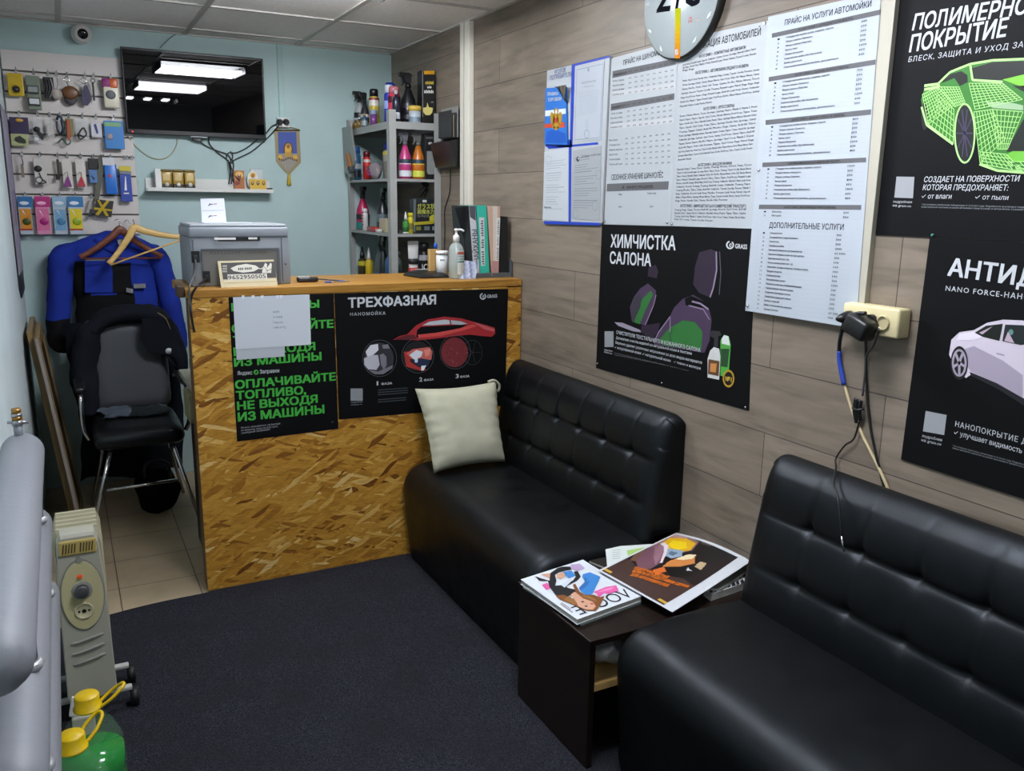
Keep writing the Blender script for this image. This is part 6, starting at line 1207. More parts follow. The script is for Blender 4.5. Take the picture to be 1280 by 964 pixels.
wire('cable', 'black power cable dropping from the printer down the chipboard edge', [PY(258, 348, py0-.02), PY(254, 352, py0-.05), PY(247, 357, YC-.012), PY(240, 368, YC-.014), PY(238, 385, YC-.01), PY(240, 400, YC-.008), PY(243, 415, YC-.005)], .0045, BLACKP)
t = thing('folded_note', 'white folded note with two red scribbles standing on the printer', 'note', PY(266, 276, 3.6)+Vector((0, 0, 0)))
NP = Plane(1, 3.56, (1, 0, 0), (0, -1, 0)); q = [NP.pt(p) for p in ((250.5, 248.5), (280, 248), (281.5, 262), (283, 277.5), (252.5, 277.5), (251.5, 262))]
zb = pz1+.0035; 
for p in q:
    if p.z < zb+.004: p.z = zb
b = MB(); b.prism(q, (0, .0015, 0), mat('dfe2ea', .5)); b.prism([q[4]+Vector((0, .002, 0)), q[3]+Vector((0, .002, 0)), q[3]+Vector((0, .06, 0)), q[4]+Vector((0, .06, 0))], (0, 0, .001), mat('dfe2ea', .5)); b.build('sheet', t)
a = Art(NP, .0006); z = Z(210, 230, 5.12)
for y in (128, 203):
    a.line([z(258+x, y+dy) for x, dy in ((0, 14), (6, 4), (10, -3), (8, 8), (16, 2), (20, -2), (22, 4), (28, 2))], .0022, mat('43454d', .6)); a.line([z(290+x, y+dy) for x, dy in ((0, 3), (6, -2), (12, 2), (18, -3), (22, 1))], .0022, mat('b5525c', .6), .0003)
a.line([z(216, 172), z(360, 168)], .002, mat('b9bdc8', .6)); a.build('handwriting', t)
# plaque
t = thing('phone_plaque', 'small black and cream plaque with a phone number leaning on the printer', 'plaque', (.63, 3.43, CT)); z = Z(210, 230, 5.12)
PQ = [PY(*z(*p), 3.415) for p in ((340, 645), (702, 634), (686, 488), (325, 498))]
for i in (0, 1): PQ[i].z = CT
tilt = .028
pq = [p+Vector((0, tilt if i > 1 else 0, 0)) for i, p in enumerate(PQ)]
b = MB(); b.prism(pq, (0, .006, 0), mat('c0b48c', .45)); b.build('board', t)
dn = (pq[1]-pq[0]).cross(pq[3]-pq[0]).normalized(); dn = -dn if dn.y > 0 else dn
class QP:      # the tilted face of the plaque
    n = dn; r = (pq[1]-pq[0]).normalized(); u = dn.cross((pq[1]-pq[0]).normalized())
    @staticmethod
    def pt(p, k=0):
        x, y = p; d = fw + rt*((x-640)/F) - up*((y-482)/F); return CAM+d*((pq[0]-CAM).dot(dn)/d.dot(dn))+dn*k
a = Art(QP, .0008, z); DKP = mat('2b2a27', .5); a.shape([(338, 506), (680, 496), (692, 600), (352, 612)], DKP); LT = mat('c9c6b8', .5)
a.shape([(380, 580), (632, 573), (636, 612), (384, 620)], LT, .0003); a.text('9652950505', (386, 612), (626, 602), 26, INK, .0006, bold=.01)
a.shape([(400, 540), (440, 522), (500, 512), (560, 522), (585, 540), (550, 560), (480, 568), (420, 558)], LT, .0003); [a.shape([(448+x, 553-x*.05), (456+x, 552-x*.05), (458+x, 538-x*.05), (450+x, 537-x*.05)], DKP, .0006) for x in (0, 12, 24, 42, 54, 66, 78)]; a.line([(575, 540), (600, 545), (605, 535)], .003, LT, .0003)
a.shape([(600, 570), (610, 530), (622, 505), (634, 515), (632, 540), (655, 505), (664, 512), (660, 570)], LT, .0003); a.line([(615, 530), (640, 560)], .002, DKP, .0006); a.line([(625, 560), (660, 545)], .002, DKP, .0006)
for i in range(3): a.rect((348, 520+i*17), (378, 532+i*17), mat('8d8a7e', .5), .0003)
a.shape([(358, 620), (692, 606), (694, 620), (360, 632)], mat('cfc49c', .5), .0003); a.build('print', t)
b = MB(); b.box((.895, 3.53, CT+.011), (.085, .035, .02), mat('1a1b1d', .35), .006); b.box((.878, 3.527, CT+.0225), (.05, .022, .003), mat('b4b8bc', .3), .001); b.tube([(.935, 3.53, CT+.012), (.98, 3.52, CT+.008), (1.03, 3.51, CT+.003)], .003, BLACKP, 6, smooth_path=4); solo(b, 'computer_mouse', 'small black and silver device with a cord right of the printer', 'mouse')
t = thing('key_bunch', 'bunch of keys with blue tags on the counter right of the printer', 'keys', (1.0, 3.47, CT)); b = MB()
for i in range(4): b.tube([(.985+.012*math.cos(k), 3.47+.012*math.sin(k), CT+.003) for k in [2*math.pi*j/10 for j in range(10)]], .0014, CHROME, 5, closed=True) if i == 0 else b.bb((.985+.014*i, 3.455+.006*i, CT+.0005), (1.01+.016*i, 3.464+.006*i, CT+.003+.001*i), CHROME, .0005)
b.build('keys', t); b = MB(); b.bb((.955, 3.46, CT+.0003), (.98, 3.485, CT+.006), mat('2f4a9a', .4), .001); b.bb((1.012, 3.475, CT+.0003), (1.034, 3.49, CT+.007), mat('3a56a8', .4), .001); b.build('tag', t, 'blue tags')
# right hand end
t = thing('card_terminal', 'flat black and grey stapler like device on the counter before the dispenser', 'desk device', (1.44, 3.55, CT)); z = Z(500, 240, 8)
b = MB(); q = [PZ(*z(*p), CT+.0005) for p in ((35, 838), (215, 866), (490, 858), (415, 805), (330, 800), (130, 812))]
rs = [[p+Vector((0, 0, h))*1.0 if s == 1 else (sum(q, Vector())/6+(p-sum(q, Vector())/6)*s+Vector((0, 0, h))) for p in q] for s, h in ((1, 0), (1, .006), (.9, .014), (.7, .02), (.45, .022))]
b.loft(rs, BLACKP, smooth=False); b.build('body', t); cc = sum(q, Vector())/6
b = MB(); b.box(cc+Vector((.0, -.02, .0245)), (.11, .035, .004), mat('54565a', .4), .001, Matrix.Rotation(-.05, 3, 'Z')); b.build('grey_pad', t, 'grey pad'); b = MB(); b.box(cc+Vector((-.005, .012, .0245)), (.09, .012, .004), mat('b9bcbf', .4), .001); b.box(cc+Vector((.015, -.022, .0275)), (.02, .008, .001), mat('c9cccf', .4)); b.build('white_mark', t, 'white marking')
# sanitiser
sp = PZ(*z(565, 868), CT); sp = PY(*z(563, 860), 3.49); sl = Vector((sp.x, 3.49, CT))
t = thing('sanitizer_bottle', 'clear pump bottle of hand sanitizer on the right end of the counter', 'dispenser', sl); x, y = sl.x, sl.y
CLB = mat('cfdbd6', .08, alpha=.38); b = MB(); b.lathe([(0, 0), (.032, 0), (.0345, .004), (.0345, .118), (.032, .135), (.022, .152), (.012, .158), (.012, .166), (0, .166)], CLB, (x, y, CT), 24); b.build('bottle', t)
b = MB(); b.lathe([(0, .003), (.032, .003), (.032, .085), (0, .085)], mat('9db4ab', .1, alpha=.35), (x, y, CT), 24); b.build('gel', t)
b = MB(); b.lathe([(.0145, .16), (.0145, .185), (.011, .19), (.006, .192), (.005, .208), (.0095, .209), (.0095, .217), (.004, .219), (0, .219)], WHITEP, (x, y, CT), 16); b.tube([(x, y, CT+.213), (x+.02, y-.004, CT+.214), (x+.034, y-.008, CT+.207)], .0045, WHITEP, 8, smooth_path=3); b.tube([(x, y, CT+.16), (x, y, CT+.02)], .0035, mat('d0d6d6', .3), 6); b.build('pump', t, 'white pump head')
b = MB(); 
for zz0, zz1, m_ in ((.02, .125, mat('c9cfc8', .5)), (.108, .118, mat('b5523f', .5)), (.072, .078, mat('2f7f82', .5)), (.085, .089, mat('6f9aa0', .5)), (.097, .1, mat('6f9aa0', .5))):
    rr_ = .0352 if zz1-zz0 > .05 else .0356; A_ = [(x+rr_*math.sin(k), y-rr_*math.cos(k)) for k in [-.25+1.15*i/10 for i in range(11)]]
    for u_, v_ in zip(A_, A_[1:]): b.poly([(u_[0], u_[1], CT+zz0), (v_[0], v_[1], CT+zz0), (v_[0], v_[1], CT+zz1), (u_[0], u_[1], CT+zz1)], m_)
b.build('label', t, 'pale label with red and teal lines', False)
cn = PY(*z(420, 800), 3.60); t = thing('wipes_canister', 'white canister with small dark lettering behind the sanitizer bottle', 'canister', (cn.x, 3.60, CT)); b = MB(); b.lathe([(0, 0), (.027, 0), (.027, .1), (0, .1)], mat('c9cdcb', .4), (cn.x, 3.60, CT), 20); b.build('body', t); b = MB(); b.lathe([(0, .1005), (.029, .1005), (.029, .112), (.026, .116), (0, .116)], WHITEP, (cn.x, 3.60, CT), 20); b.build('lid', t)
a = Art(Plane(1, 3.572, (1, 0, 0), (0, -1, 0)), .001, z); [a.shape([(400+x, 630+y), (409+x, 630+y), (409+x, 612+y), (400+x, 614+y)], mat('5c6a70', .5)) for y in (0, 60) for x in (0, 12, 24, 36)]; a.build('lettering', t)
b = MB(); p, q = PY(*z(275, 572), 3.66), PY(*z(385, 800), 3.66); b.bb((p.x, 3.645, CT+.0003), (q.x, 3.66, p.z), mat('b08d52', .6), .001); b.bb((p.x, 3.644, CT+.0003), (p.x+.006, 3.6449, p.z), mat('d0b27a', .6)); solo(b, 'cardboard_box', 'plain brown cardboard box between the stapler and the white canister', 'box')
b = MB(); p = PY(*z(372, 545), 3.66); b.lathe([(0, -.12), (.008, -.12), (.008, 0), (0, 0)], mat('8f9aa4', .4), (p.x, 3.68, p.z-.012), 10); b.lathe([(0, 0), (.009, 0), (.009, .02), (.005, .026), (0, .026)], mat('1f4fb0', .35), (p.x, 3.68, p.z-.012), 10); 
for v in b.bm.verts: v.co.z = max(v.co.z, CT+.0003)
solo(b, 'marker', 'blue capped marker standing behind the cardboard box', 'marker')
t = thing('mask_pack', 'crinkled clear pack of pale blue papers leaning in front of the folders', 'packet', PZ(*z(680, 858), CT)); q = [PY(*z(*p), 3.455) for p in ((590, 855), (755, 850), (800, 705), (640, 685))]
for p in q[:2]: p.z = CT+.0003
b = MB(); 
for k in (0, 1): b.grid(lambda u, v: (q[0]*(1-u)+q[1]*u)*(1-v)+(q[3]*(1-u)+q[2]*u)*v+Vector((0, .012*k+.02*v+(.004*noise.noise(Vector((u*9, v*9, k)))), 0)), 14, 12, mat('aeb8cc', .22), lambda u, v: mat(['aeb8cc', 'c3cbdb', '8492b3'][int(u*7+v*2) % 3], .22))
b.build('packet', t)
for i, (x, s) in enumerate(((1.695, .02),)): pass
# folders standing in a grey desk rack: each is one thing
def folder(label, pts_front, spine, m, ms, yv, depth, lettering=None, name='folder'):
    """pts_front: outline (pixels) of the visible side + spine at depth yv"""
    q = [PY(*z(*p), yv) for p in spine]
    for i in (2, 3): q[i].z = CT+.007
    t = thing(name, label, 'folder', (q[2]+q[3])/2); s = [PY(*z(*p), yv+depth) for p in pts_front]
    b = MB(); b.prism([p+Vector((0, .0006, 0)) for p in q], (0, depth, 0), m); b.build('cover', t)
    b = MB(); b.prism([p+Vector((0, 0, 0)) for p in q], (0, -.0015, 0), ms); b.build('spine', t)
    return t, q
yF = 3.485
t, q = folder('black folder with a white lettered spine leaning left in the desk rack', [], [(688, 140), (752, 140), (797, 758), (738, 760)], BLACKP, mat('c9ccd0', .4), yF, .19)
b = MB(); q = [PY(*z(*p), 3.56) for p in ((548, 160), (686, 142), (722, 600), (735, 760), (650, 790), (640, 470))]; b.prism(q, (0, .004, 0), mat('17191c', .4))
for v in b.bm.verts: v.co.z = max(v.co.z, CT+.0045)
b.build('side_cover', t)
FP = Plane(1, yF-.0016, (1, 0, 0), (0, -1, 0)); a = Art(FP, .0005, z)
def vtext(a, s, A, B, side, m, bold=.01):      # lettering that climbs a spine from A to B; side = a point on its far edge
    vs, fs = glyphs(s, bold, 0, 2); PA, PB, PS = a.q(A, .0004), a.q(B, .0004), a.q(side, .0004); R, U = PB-PA, PS-PA; x0, x1 = min(v.x for v in vs), max(v.x for v in vs)
    V = [a.bm.verts.new(PA+R*((v.x-x0)/(x1-x0))+U*(v.y/.72)+a.pl.n*v.z*.00008) for v in vs]; i = a.mi(m)
    for f in fs:
        try: g = a.bm.faces.new([V[j] for j in f]); g.material_index = i
        except ValueError: pass
a.shape([(690, 142), (752, 142), (757, 290), (700, 250)], mat('4e5256', .4)); vtext(a, 'ЧАЙХАНЫ', (790, 700), (765, 372), (742, 705), mat('2a2f3d', .5)); a.build('spine_lettering', t)
def dashes(a, A, B, S, m):      # unreadable spine lettering
    n_ = 19
    for k_ in range(n_):
        if k_ in (6, 11): continue
        p0, p1 = ((A[0]+(B[0]-A[0])*u_, A[1]+(B[1]-A[1])*u_) for u_ in (k_/n_, (k_+.6)/n_)); d_ = (S[0]-A[0], S[1]-A[1]); f_ = .75+.25*(k_ % 2); a.shape([p0, p1, (p1[0]+d_[0]*f_, p1[1]+d_[1]*f_), (p0[0]+d_[0]*f_, p0[1]+d_[1]*f_)], m, .0004)
t, q = folder('turquoise folder with a white spine label in the desk rack', [], [(765, 135), (862, 135), (893, 800), (800, 800)], mat('23957f', .4), mat('33b79d', .4), yF, .2)
a = Art(FP, .0005, z); a.shape([(790, 255), (842, 255), (850, 735), (812, 740)], mat('cfd3d2', .5)); dashes(a, (843, 725), (830, 275), (818, 728), mat('4c5157', .5)); a.build('spine_lettering', t)
t, q = folder('cream and pink folder with a white spine label in the desk rack', [], [(870, 142), (1000, 142), (984, 795), (918, 795)], mat('b48c76', .4), mat('c9a893', .45), yF, .2)
a = Art(FP, .0005, z); a.shape([(926, 142), (975, 142), (968, 690), (932, 690)], mat('d6cdc0', .5)); a.shape([(962, 260), (1002, 260), (984, 690), (956, 690)], mat('dcdcd6', .5), .0003); dashes(a, (978, 680), (990, 275), (966, 680), mat('4c5157', .5)); a.shape([(918, 690), (984, 690), (984, 795), (918, 795)], mat('b98d8a', .4), .0002); a.build('spine_lettering', t)
t, q = folder('plain thin black folder against the plank wall in the desk rack', [], [(1012, 242), (1074, 250), (1074, 790), (992, 790)], BLACKP, mat('15171a', .4), yF, .19)
t = thing('desk_rack', 'grey metal desk rack holding the four folders', 'desk rack', (1.76, 3.58, CT)); RK = mat('5d6469', .35, .3)
p0, p1 = PY(*z(755, 850), yF-.02), PY(*z(1085, 850), yF-.02); b = MB(); b.bb((p0.x, yF-.02, CT+.0003), (1.822, yF+.21, CT+.004), RK); b.bb((p0.x, yF-.02, CT+.004), (PY(*z(890, 850), yF).x, yF-.0165, CT+.022), RK, .001); b.bb((PY(*z(905, 850), yF).x, yF-.02, CT+.004), (1.815, yF-.0165, CT+.022), RK, .001); b.build('tray', t)
b = MB(); b.bb((1.8165, yF-.02, CT+.004), (1.8185, yF+.2, CT+.075), RK); b.build('side_plate', t)
# ---------------------------------------------------------------- steel shelving in the corner
SX0, SX1, SY0, SY1 = 1.538, 1.8245, 4.30, 5.03; SZS = [1.955, 1.67, 1.385, 1.10, .55, .12]
t = thing('shelving_unit', 'grey steel shelving unit full of car care bottles in the far corner', 'shelving', ((SX0+SX1)/2, (SY0+SY1)/2, 0)); SG = mat('9a9c98', .45, .1)
for i, (x, y) in enumerate(((SX0, SY0), (SX1, SY0), (SX0, SY1), (SX1, SY1))):
    b = MB(); dx, dy = (1 if x == SX0 else -1), (1 if y == SY0 else -1); zt = 2.012 if i != 1 else 2.005
    b.bb((x, y, .001), (x+dx*.038, y+dy*.002, zt), SG); b.bb((x, y, .001), (x+dx*.002, y+dy*.038, zt), SG); b.build('post', t)
for zz in SZS:
    b = MB(); e = .003; b.bb((SX0+e, SY0+e, zz-.003), (SX1-e, SY1-e, zz), SG)
    for a_, c_ in (((SX0+e, SY0+e), (SX1-e, SY0+e+.002)), ((SX0+e, SY1-e-.002), (SX1-e, SY1-e)), ((SX0+e, SY0+e), (SX0+e+.002, SY1-e)), ((SX1-e-.002, SY0+e), (SX1-e, SY1-e))): b.bb((*a_, zz-(.036 if zz > 1.9 else .014)), (*c_, zz-.0031), SG)
    b.build('shelf_board', t)
SG_ = {0: 'products on the top shelf of the steel unit', 1: 'products on the second shelf of the steel unit', 2: 'products on the third shelf of the steel unit', 3: 'products on the lowest visible shelf of the steel unit'}
def L(px): return PX(px, 200, 1.605)       # a spot on the left row
def R(px): return PY(px, 200, 4.375)       # a spot on the front row
def place(px, row, s, dx=0, dy=0): p = L(px) if row == 'l' else R(px); return Vector((p.x+dx, p.y+dy, SZS[s]+.0005))
BOT = 0
def bottle(label, loc, s, h, r, kind, body, cap, band=None, name='bottle', cat='bottle', sx_=1, tx=None, r_cap=None, rz=0):
    t = thing(name, label, cat, (0, 0, 0), SG_[s]); n = 18; bm_ = mat(body, .3) if isinstance(body, str) else body; cm = mat(cap, .35)
    if kind == 'can': prof, hz = [(0, 0), (r, 0), (r, h*.74), (r*.8, h*.79), (r*.8, h*.8), (0, h*.8)], h*.8; cp = [(0, hz+.0005), (r*.86, hz+.0005), (r*.86, h*.96), (r*.7, h), (0, h)]
    elif kind == 'round': prof, hz = [(0, 0), (r, 0), (r, h*.62), (r*.85, h*.74), (r*.38, h*.82), (r*.34, h*.86), (0, h*.86)], h*.86; cp = [(0, hz+.0005), (r*.45, hz+.0005), (r*.42, h), (0, h)]
    elif kind == 'nozzle': prof, hz = [(0, 0), (r, 0), (r, h*.55), (r*.5, h*.64), (0, h*.64)], h*.64; cp = [(0, hz+.0005), (r*.55, hz+.0005), (r*.5, h*.74), (r*.16, h), (0, h)]
    elif kind == 'jar': prof, hz = [(0, 0), (r, 0), (r, h*.7), (0, h*.7)], h*.7; cp = [(0, hz+.0005), (r*1.08, hz+.0005), (r*1.08, h), (0, h)]
    elif kind == 'tube': prof, hz = [(0, .0), (r*.7, 0), (r*.72, h*.12), (0, h*.12)], h*.12; cp = None
    elif kind == 'spray': prof, hz = [(0, 0), (r, 0), (r*1.02, h*.3), (r*.9, h*.48), (r*.5, h*.64), (r*.32, h*.72), (0, h*.72)], h*.72; cp = None
    b = MB(); b.lathe(prof, bm_ if kind != 'tube' else cm, n=n, sx=sx_); b.build('body' if kind != 'tube' else 'cap', t)
    if cp: b = MB(); b.lathe(cp, cm, n=n, sx=sx_ if kind == 'can' else 1); b.build('cap', t)
    if kind == 'tube':
        b = MB(); b.loft([ring(Vector((0, 0, zz)), Vector((rr, 0, 0)), Vector((0, ry, 0)), n) for zz, rr, ry in ((h*.125, r*.8, r*.75), (h*.4, r*.95, r*.6), (h*.8, r*1.1, r*.25), (h, r*1.15, r*.08))], bm_); b.build('body', t)
    if kind == 'spray':
        b = MB(); z0 = h*.722; w = r*.3; b.lathe([(0, z0), (r*.4, z0), (r*.4, z0+h*.05), (r*.25, z0+h*.08), (0, z0+h*.08)], cm, n=12)
        b.prism([(-r*.4, -w, z0+h*.08), (r*.3, -w, z0+h*.08), (r*.45, -w, h*.97), (r*.1, -w, h), (-r*1.15, -w, h), (-r*1.2, -w, h*.92), (-r*.55, -w, h*.9)], (0, 2*w, 0), cm); b.prism([(-r*.55, -w*.6, h*.9), (-r*.85, -w*.6, h*.9), (-r*.75, -w*.6, h*.8), (-r*1.0, -w*.6, h*.74), (-r*.85, -w*.6, h*.74), (-r*.5, -w*.6, h*.82)], (0, 1.2*w, 0), cm); b.build('trigger_head', t)
    if band:
        for k, (c, z0, z1) in enumerate(band):
            b = MB(); rr = r*1.012+.0004*k
            if kind == 'tube': b.lathe([(r*1.0, h*z0), (r*1.04, h*z1)], mat(c, .4), n=n, sy=.75)
            else: b.loft([ring(Vector((0, 0, h*z0)), Vector((rr*sx_, 0, 0)), Vector((0, rr, 0)), n), ring(Vector((0, 0, h*z1)), Vector((rr*sx_, 0, 0)), Vector((0, rr, 0)), n)], mat(c, .4), cap=False)
            b.build('label_band', t)
    t.location = loc; t.rotation_euler = (0, 0, rz); return t
h_ = lambda y0, y1, d=4.9: (y1-y0)*d/1062.67
# top shelf
for i, (px, c, cp, k) in enumerate(((447, '5c4d2c', '1a1a16', 'darkest tiny amber vial at the left end'), (452, '6b5426', '201d14', 'second tiny amber vial from the left end'), (456.5, '70592a', '181712', 'tiny brown vial in the middle'), (461, '8b6d34', '2a261b', 'tiny golden vial next to the yellow can'))):
    bottle(k+' of the row on the top shelf edge', place(px, 'l', 0, -.03), 0, .055-.0*i, .018, 'round', c, cp)
bottle('small blue capped vial by the yellow spray can on the top shelf', place(464, 'l', 0, -.034, .0), 0, .075, .017, 'round', '36506a', 'a8792a', [('8f9aa0', .15, .5)])
bottle('grey trigger sprayer at the far left of the top shelf', place(441, 'l', 0, .0), 0, .21, .034, 'spray', '8f9490', '9a958c')
bottle('black and white trigger sprayer beside the grey one on the top shelf', place(451, 'l', 0, .0), 0, .215, .033, 'spray', 'a7abab', '181a1c', [('16181a', .1, .45)])
bottle('slim black sprayer between the black and white sprayer and the yellow can', place(457.5, 'l', 0, .0), 0, .2, .026, 'spray', '2a2c2f', '101112', [('b5b9bb', .1, .4)])
bottle('yellow and white spray can with a black cap on the top shelf', place(470, 'l', 0, -.005), 0, .2, .028, 'can', 'b6a23a', '0e0e10', [('cfcabc', .55, .72), ('c4b814', .04, .22), ('7a2a28', .7, .76)], 'spray_can', 'spray can')
bottle('blue spray can with yellow letters behind the yellow can', place(478, 'l', 0, .05), 0, .225, .03, 'can', '23358f', '1d2f9a', [('b8a020', .3, .45)], 'spray_can', 'spray can')
bottle('blue and white spray can right of the blue one with yellow letters', place(483, 'l', 0, .02), 0, .205, .026, 'can', '2b3aa0', 'c9ced6', [('8fa0d8', .4, .6)], 'spray_can', 'spray can')
bottle('small purple jar low in front of the blue spray cans', place(476.5, 'l', 0, -.04), 0, .08, .02, 'jar', '6b3f78', '7c8aa0')
t = bottle('red and pink spray can with white lettering at the shelf corner post', Vector((1.615, 4.43, SZS[0]+.0005)), 0, .185, .032, 'can', 'c2344e', 'a8606a', [('12131a', .02, .14), ('4a1622', .55, .72)], 'spray_can', 'spray can')
bottle('white bottle with a navy label tucked behind the corner post', Vector((1.60, 4.36, SZS[0]+.0005)), 0, .16, .02, 'round', '1c2233', 'b5b5b5', [('c2c6cc', .1, .3)])
bottle('black trigger sprayer behind the yellow lidded jar', Vector((1.705, 4.46, SZS[0]+.0005)), 0, .262, .042, 'spray', '15161a', '101012', [('2b2c30', .1, .4)], rz=0)
bottle('jar of white label with a yellow lid on the front of the top shelf', Vector((1.70, 4.352, SZS[0]+.0005)), 0, .085, .032, 'jar', 'a9b4bb', 'c3a544', [('6d7f8a', .1, .35)], 'jar', 'jar')
def boxed(name, label, x0, y0, x1, y1, yv, s, dep, m, arts, texts=()):
    p, q = PY(x0, y0, yv), PY(x1, y1, yv); z0 = SZS[s]+.0005; t = thing(name, label, 'box', ((p.x+q.x)/2, yv+dep/2, z0), SG_[s]); b = MB(); b.bb((p.x, yv, z0), (q.x, yv+dep, p.z), m, .0015); b.build('box', t)
    a = Art(Plane(1, yv, (1, 0, 0), (0, -1, 0)), .0008)
    for i, (pts, mm) in enumerate(arts): a.shape(pts, mm, .0003*(i+1))
    for tx, A, B, h, mm in texts:
        if tx: a.text(tx, A, B, h, mm, .002, bold=.02)
        else:      # small print that cannot be read in the photograph
            n_ = max(3, int((B[0]-A[0])/1.7)); w_ = (B[0]-A[0])/n_
            for k_ in range(n_): x_ = A[0]+w_*k_; a.shape([(x_, A[1]), (x_+w_*.7, A[1]), (x_+w_*.7, A[1]-h*(.7+.3*(k_ % 2))), (x_, A[1]-h*.9)], mm, .002)
    a.build('print', t); return t
YL2 = mat('b9a53a', .45)
boxed('product_box', 'tall black box with a yellow top at the right end of the top shelf', 527.5, 87.5, 544, 146, 4.345, 0, .07, mat('131311', .4), [([(530, 88.5), (543, 88.5), (543, 93), (530, 93)], mat('c9930f', .4)), ([(528, 135), (533, 134), (534, 128), (536, 134), (541, 135), (540, 141), (537, 144), (532, 144), (529, 140)], mat('cbbf70', .4)), ([(527.8, 88), (528.8, 88), (528.8, 146), (527.8, 146)], mat('6f7072', .4))], [('', (531.5, 105.5), (542, 104.5), 4, YL2), ('', (534, 110.5), (539.5, 110), 3, WHITEP), ('', (530, 116.5), (542, 116), 4, WHITEP), ('', (538, 129), (542, 129), 2.5, GRY)])
# second shelf
bottle('bright blue capped spray can at the left end of the second shelf', place(446.5, 'l', 1, -.008), 1, .195, .03, 'can', '3f6f9a', '2563b4', [('c3cad0', .35, .5), ('25303c', .1, .3)], 'spray_can', 'spray can')
bottle('dark blue and white bottle between the blue capped can and the red one', place(453, 'l', 1, .03), 1, .12, .026, 'round', '27445f', '3b4a58', [('aab6c0', .15, .45)])
bottle('red bottle with a dark red cap on the second shelf', place(459.5, 'l', 1, -.005), 1, .16, .023, 'can', 'c02a28', '5d1c22', [('8f1d1c', .3, .5), ('c9b9b5', .62, .72)])
bottle('navy capped spray can with a pale yellow ring on the second shelf', place(474, 'l', 1, .06), 1, .2, .036, 'can', '9a988c', '1b2c94', [('c9b93f', .68, .76), ('77766d', .2, .5)], 'spray_can', 'spray can')
b = MB(); p = place(473, 'l', 1, -.02); b.ball((p.x, p.y, p.z+.045), (.035, .075, .045), mat('8a8083', .25), 12); b.wrinkle(.012, 24, 3)
for v in b.bm.verts: v.co.z = max(v.co.z, p.z); v.co.x = max(v.co.x, SX0+.006)
o = thing('pouch', 'crumpled pouch with a purple flower print in front of the navy capped can', 'pouch', p, SG_[1]); b.build('bag', o); b = MB()
for dy, dz in ((.02, .03), (.035, .045), (.01, .05), (-.01, .028)): b.ball((p.x-.03, p.y+dy, p.z+dz), (.006, .014, .012), mat('7c2a62', .4), 6)
b.build('print', o)
for lb, px, c1, c2, hd in (('pink trigger bottle with a white label on the front of the second shelf', 506, 'b23a72', 'c9ced2', '5a5d60'), ('orange trigger bottle with a yellow green label beside the pink one', 522.5, 'b3661e', 'c3c84a', '5c5d5a')):
    p = R(px); bottle(lb, Vector((p.x, 4.37, SZS[1]+.0005)), 1, .24, .034, 'spray', c1, hd, [(c2, .05, .33), ('2b3f4a', .34, .42)], sx_=1.0)
p = R(539); boxed('canister', 'black canister with a pale grey window at the right end of the second shelf', 531, 167, 546, 223, 4.345, 1, .05, mat('17181a', .4), [([(533.5, 189), (543.5, 189), (544, 216), (542, 218), (535, 218), (533.5, 215)], mat('7f827f', .4))], [('', (532.5, 173.5), (541.5, 173), 2.5, GRY), ('', (535.5, 180.5), (540, 180), 3, WHITEP)])
# third shelf
bottle('magenta trigger bottle with a teal base at the left of the third shelf', place(452, 'l', 2, 0), 2, .25, .038, 'spray', 'a8234f', '121214', [('1f7a78', .02, .22), ('22242c', .24, .36)], rz=1.57)
bottle('black trigger bottle behind the striped tube on the third shelf', place(471, 'l', 2, .03), 2, .24, .037, 'spray', '22262a', '101012', [('2f4a48', .02, .2), ('5c6a70', .22, .4)], rz=1.57)
t = bottle('white tube with red diagonal stripes on the third shelf', place(461, 'l', 2, -.03), 2, .125, .017, 'can', 'c9cac8', 'c9cac8')
b = MB(); p = t.location
for i in range(5): b.prism([(p.x-.0185, p.y+.015, p.z+.02+i*.017), (p.x-.0185, p.y-.015, p.z+.034+i*.017), (p.x-.0185, p.y-.015, p.z+.041+i*.017), (p.x-.0185, p.y+.015, p.z+.027+i*.017)], (.004, 0, 0), mat('a52a3a', .4))
WM[t] = Matrix.Translation(p); b.build('stripes', t)
b = MB(); p = place(482, 'l', 2, .005); b.bb((p.x-.03, p.y-.055, p.z), (p.x+.03, p.y+.055, p.z+.075), mat('b5aa8c', .5), .003); tag(solo(b, 'carton', 'plain cream carton on the third shelf behind the corner post', 'box'), 'plain cream carton on the third shelf behind the corner post', 'box', SG_[2])
b = MB(); p = place(472, 'l', 2, -.038); b.bb((p.x-.018, p.y-.08, p.z), (p.x+.012, p.y+.05, p.z+.028), mat('a8282a', .35), .006); tag(solo(b, 'red_case', 'low red plastic case in front of the cream carton', 'case'), 'low red plastic case in front of the cream carton', 'case', SG_[2])
b = MB(); p = place(482, 'l', 2, -.045); b.lathe([(0, 0), (.018, 0), (.02, .016), (0, .018)], mat('b9bab5', .3), (p.x, p.y, p.z), 14); tag(solo(b, 'cap', 'round white cap beside the red case on the third shelf', 'cap'), 'round white cap beside the red case on the third shelf', 'cap', SG_[2])
bottle('tall clear smoky bottle behind the green bottle on the third shelf', Vector((1.618, 4.47, SZS[2]+.0005)), 2, .22, .028, 'spray', '565a58', '3a3c3c')
bottle('green and white nozzle bottle at the front left of the third shelf', Vector((R(504).x, 4.35, SZS[2]+.0005)), 2, .115, .016, 'nozzle', '2d6a35', 'cfd2cc', [('c9ccc6', .02, .08), ('3f8a3a', .3, .52)])
bottle('bright yellow bottle left of the black box with foreign letters', Vector((R(511.5).x, 4.365, SZS[2]+.0005)), 2, .11, .0185, 'can', 'bfb316', 'c2b71a', [('6f6a2a', .2, .5)])
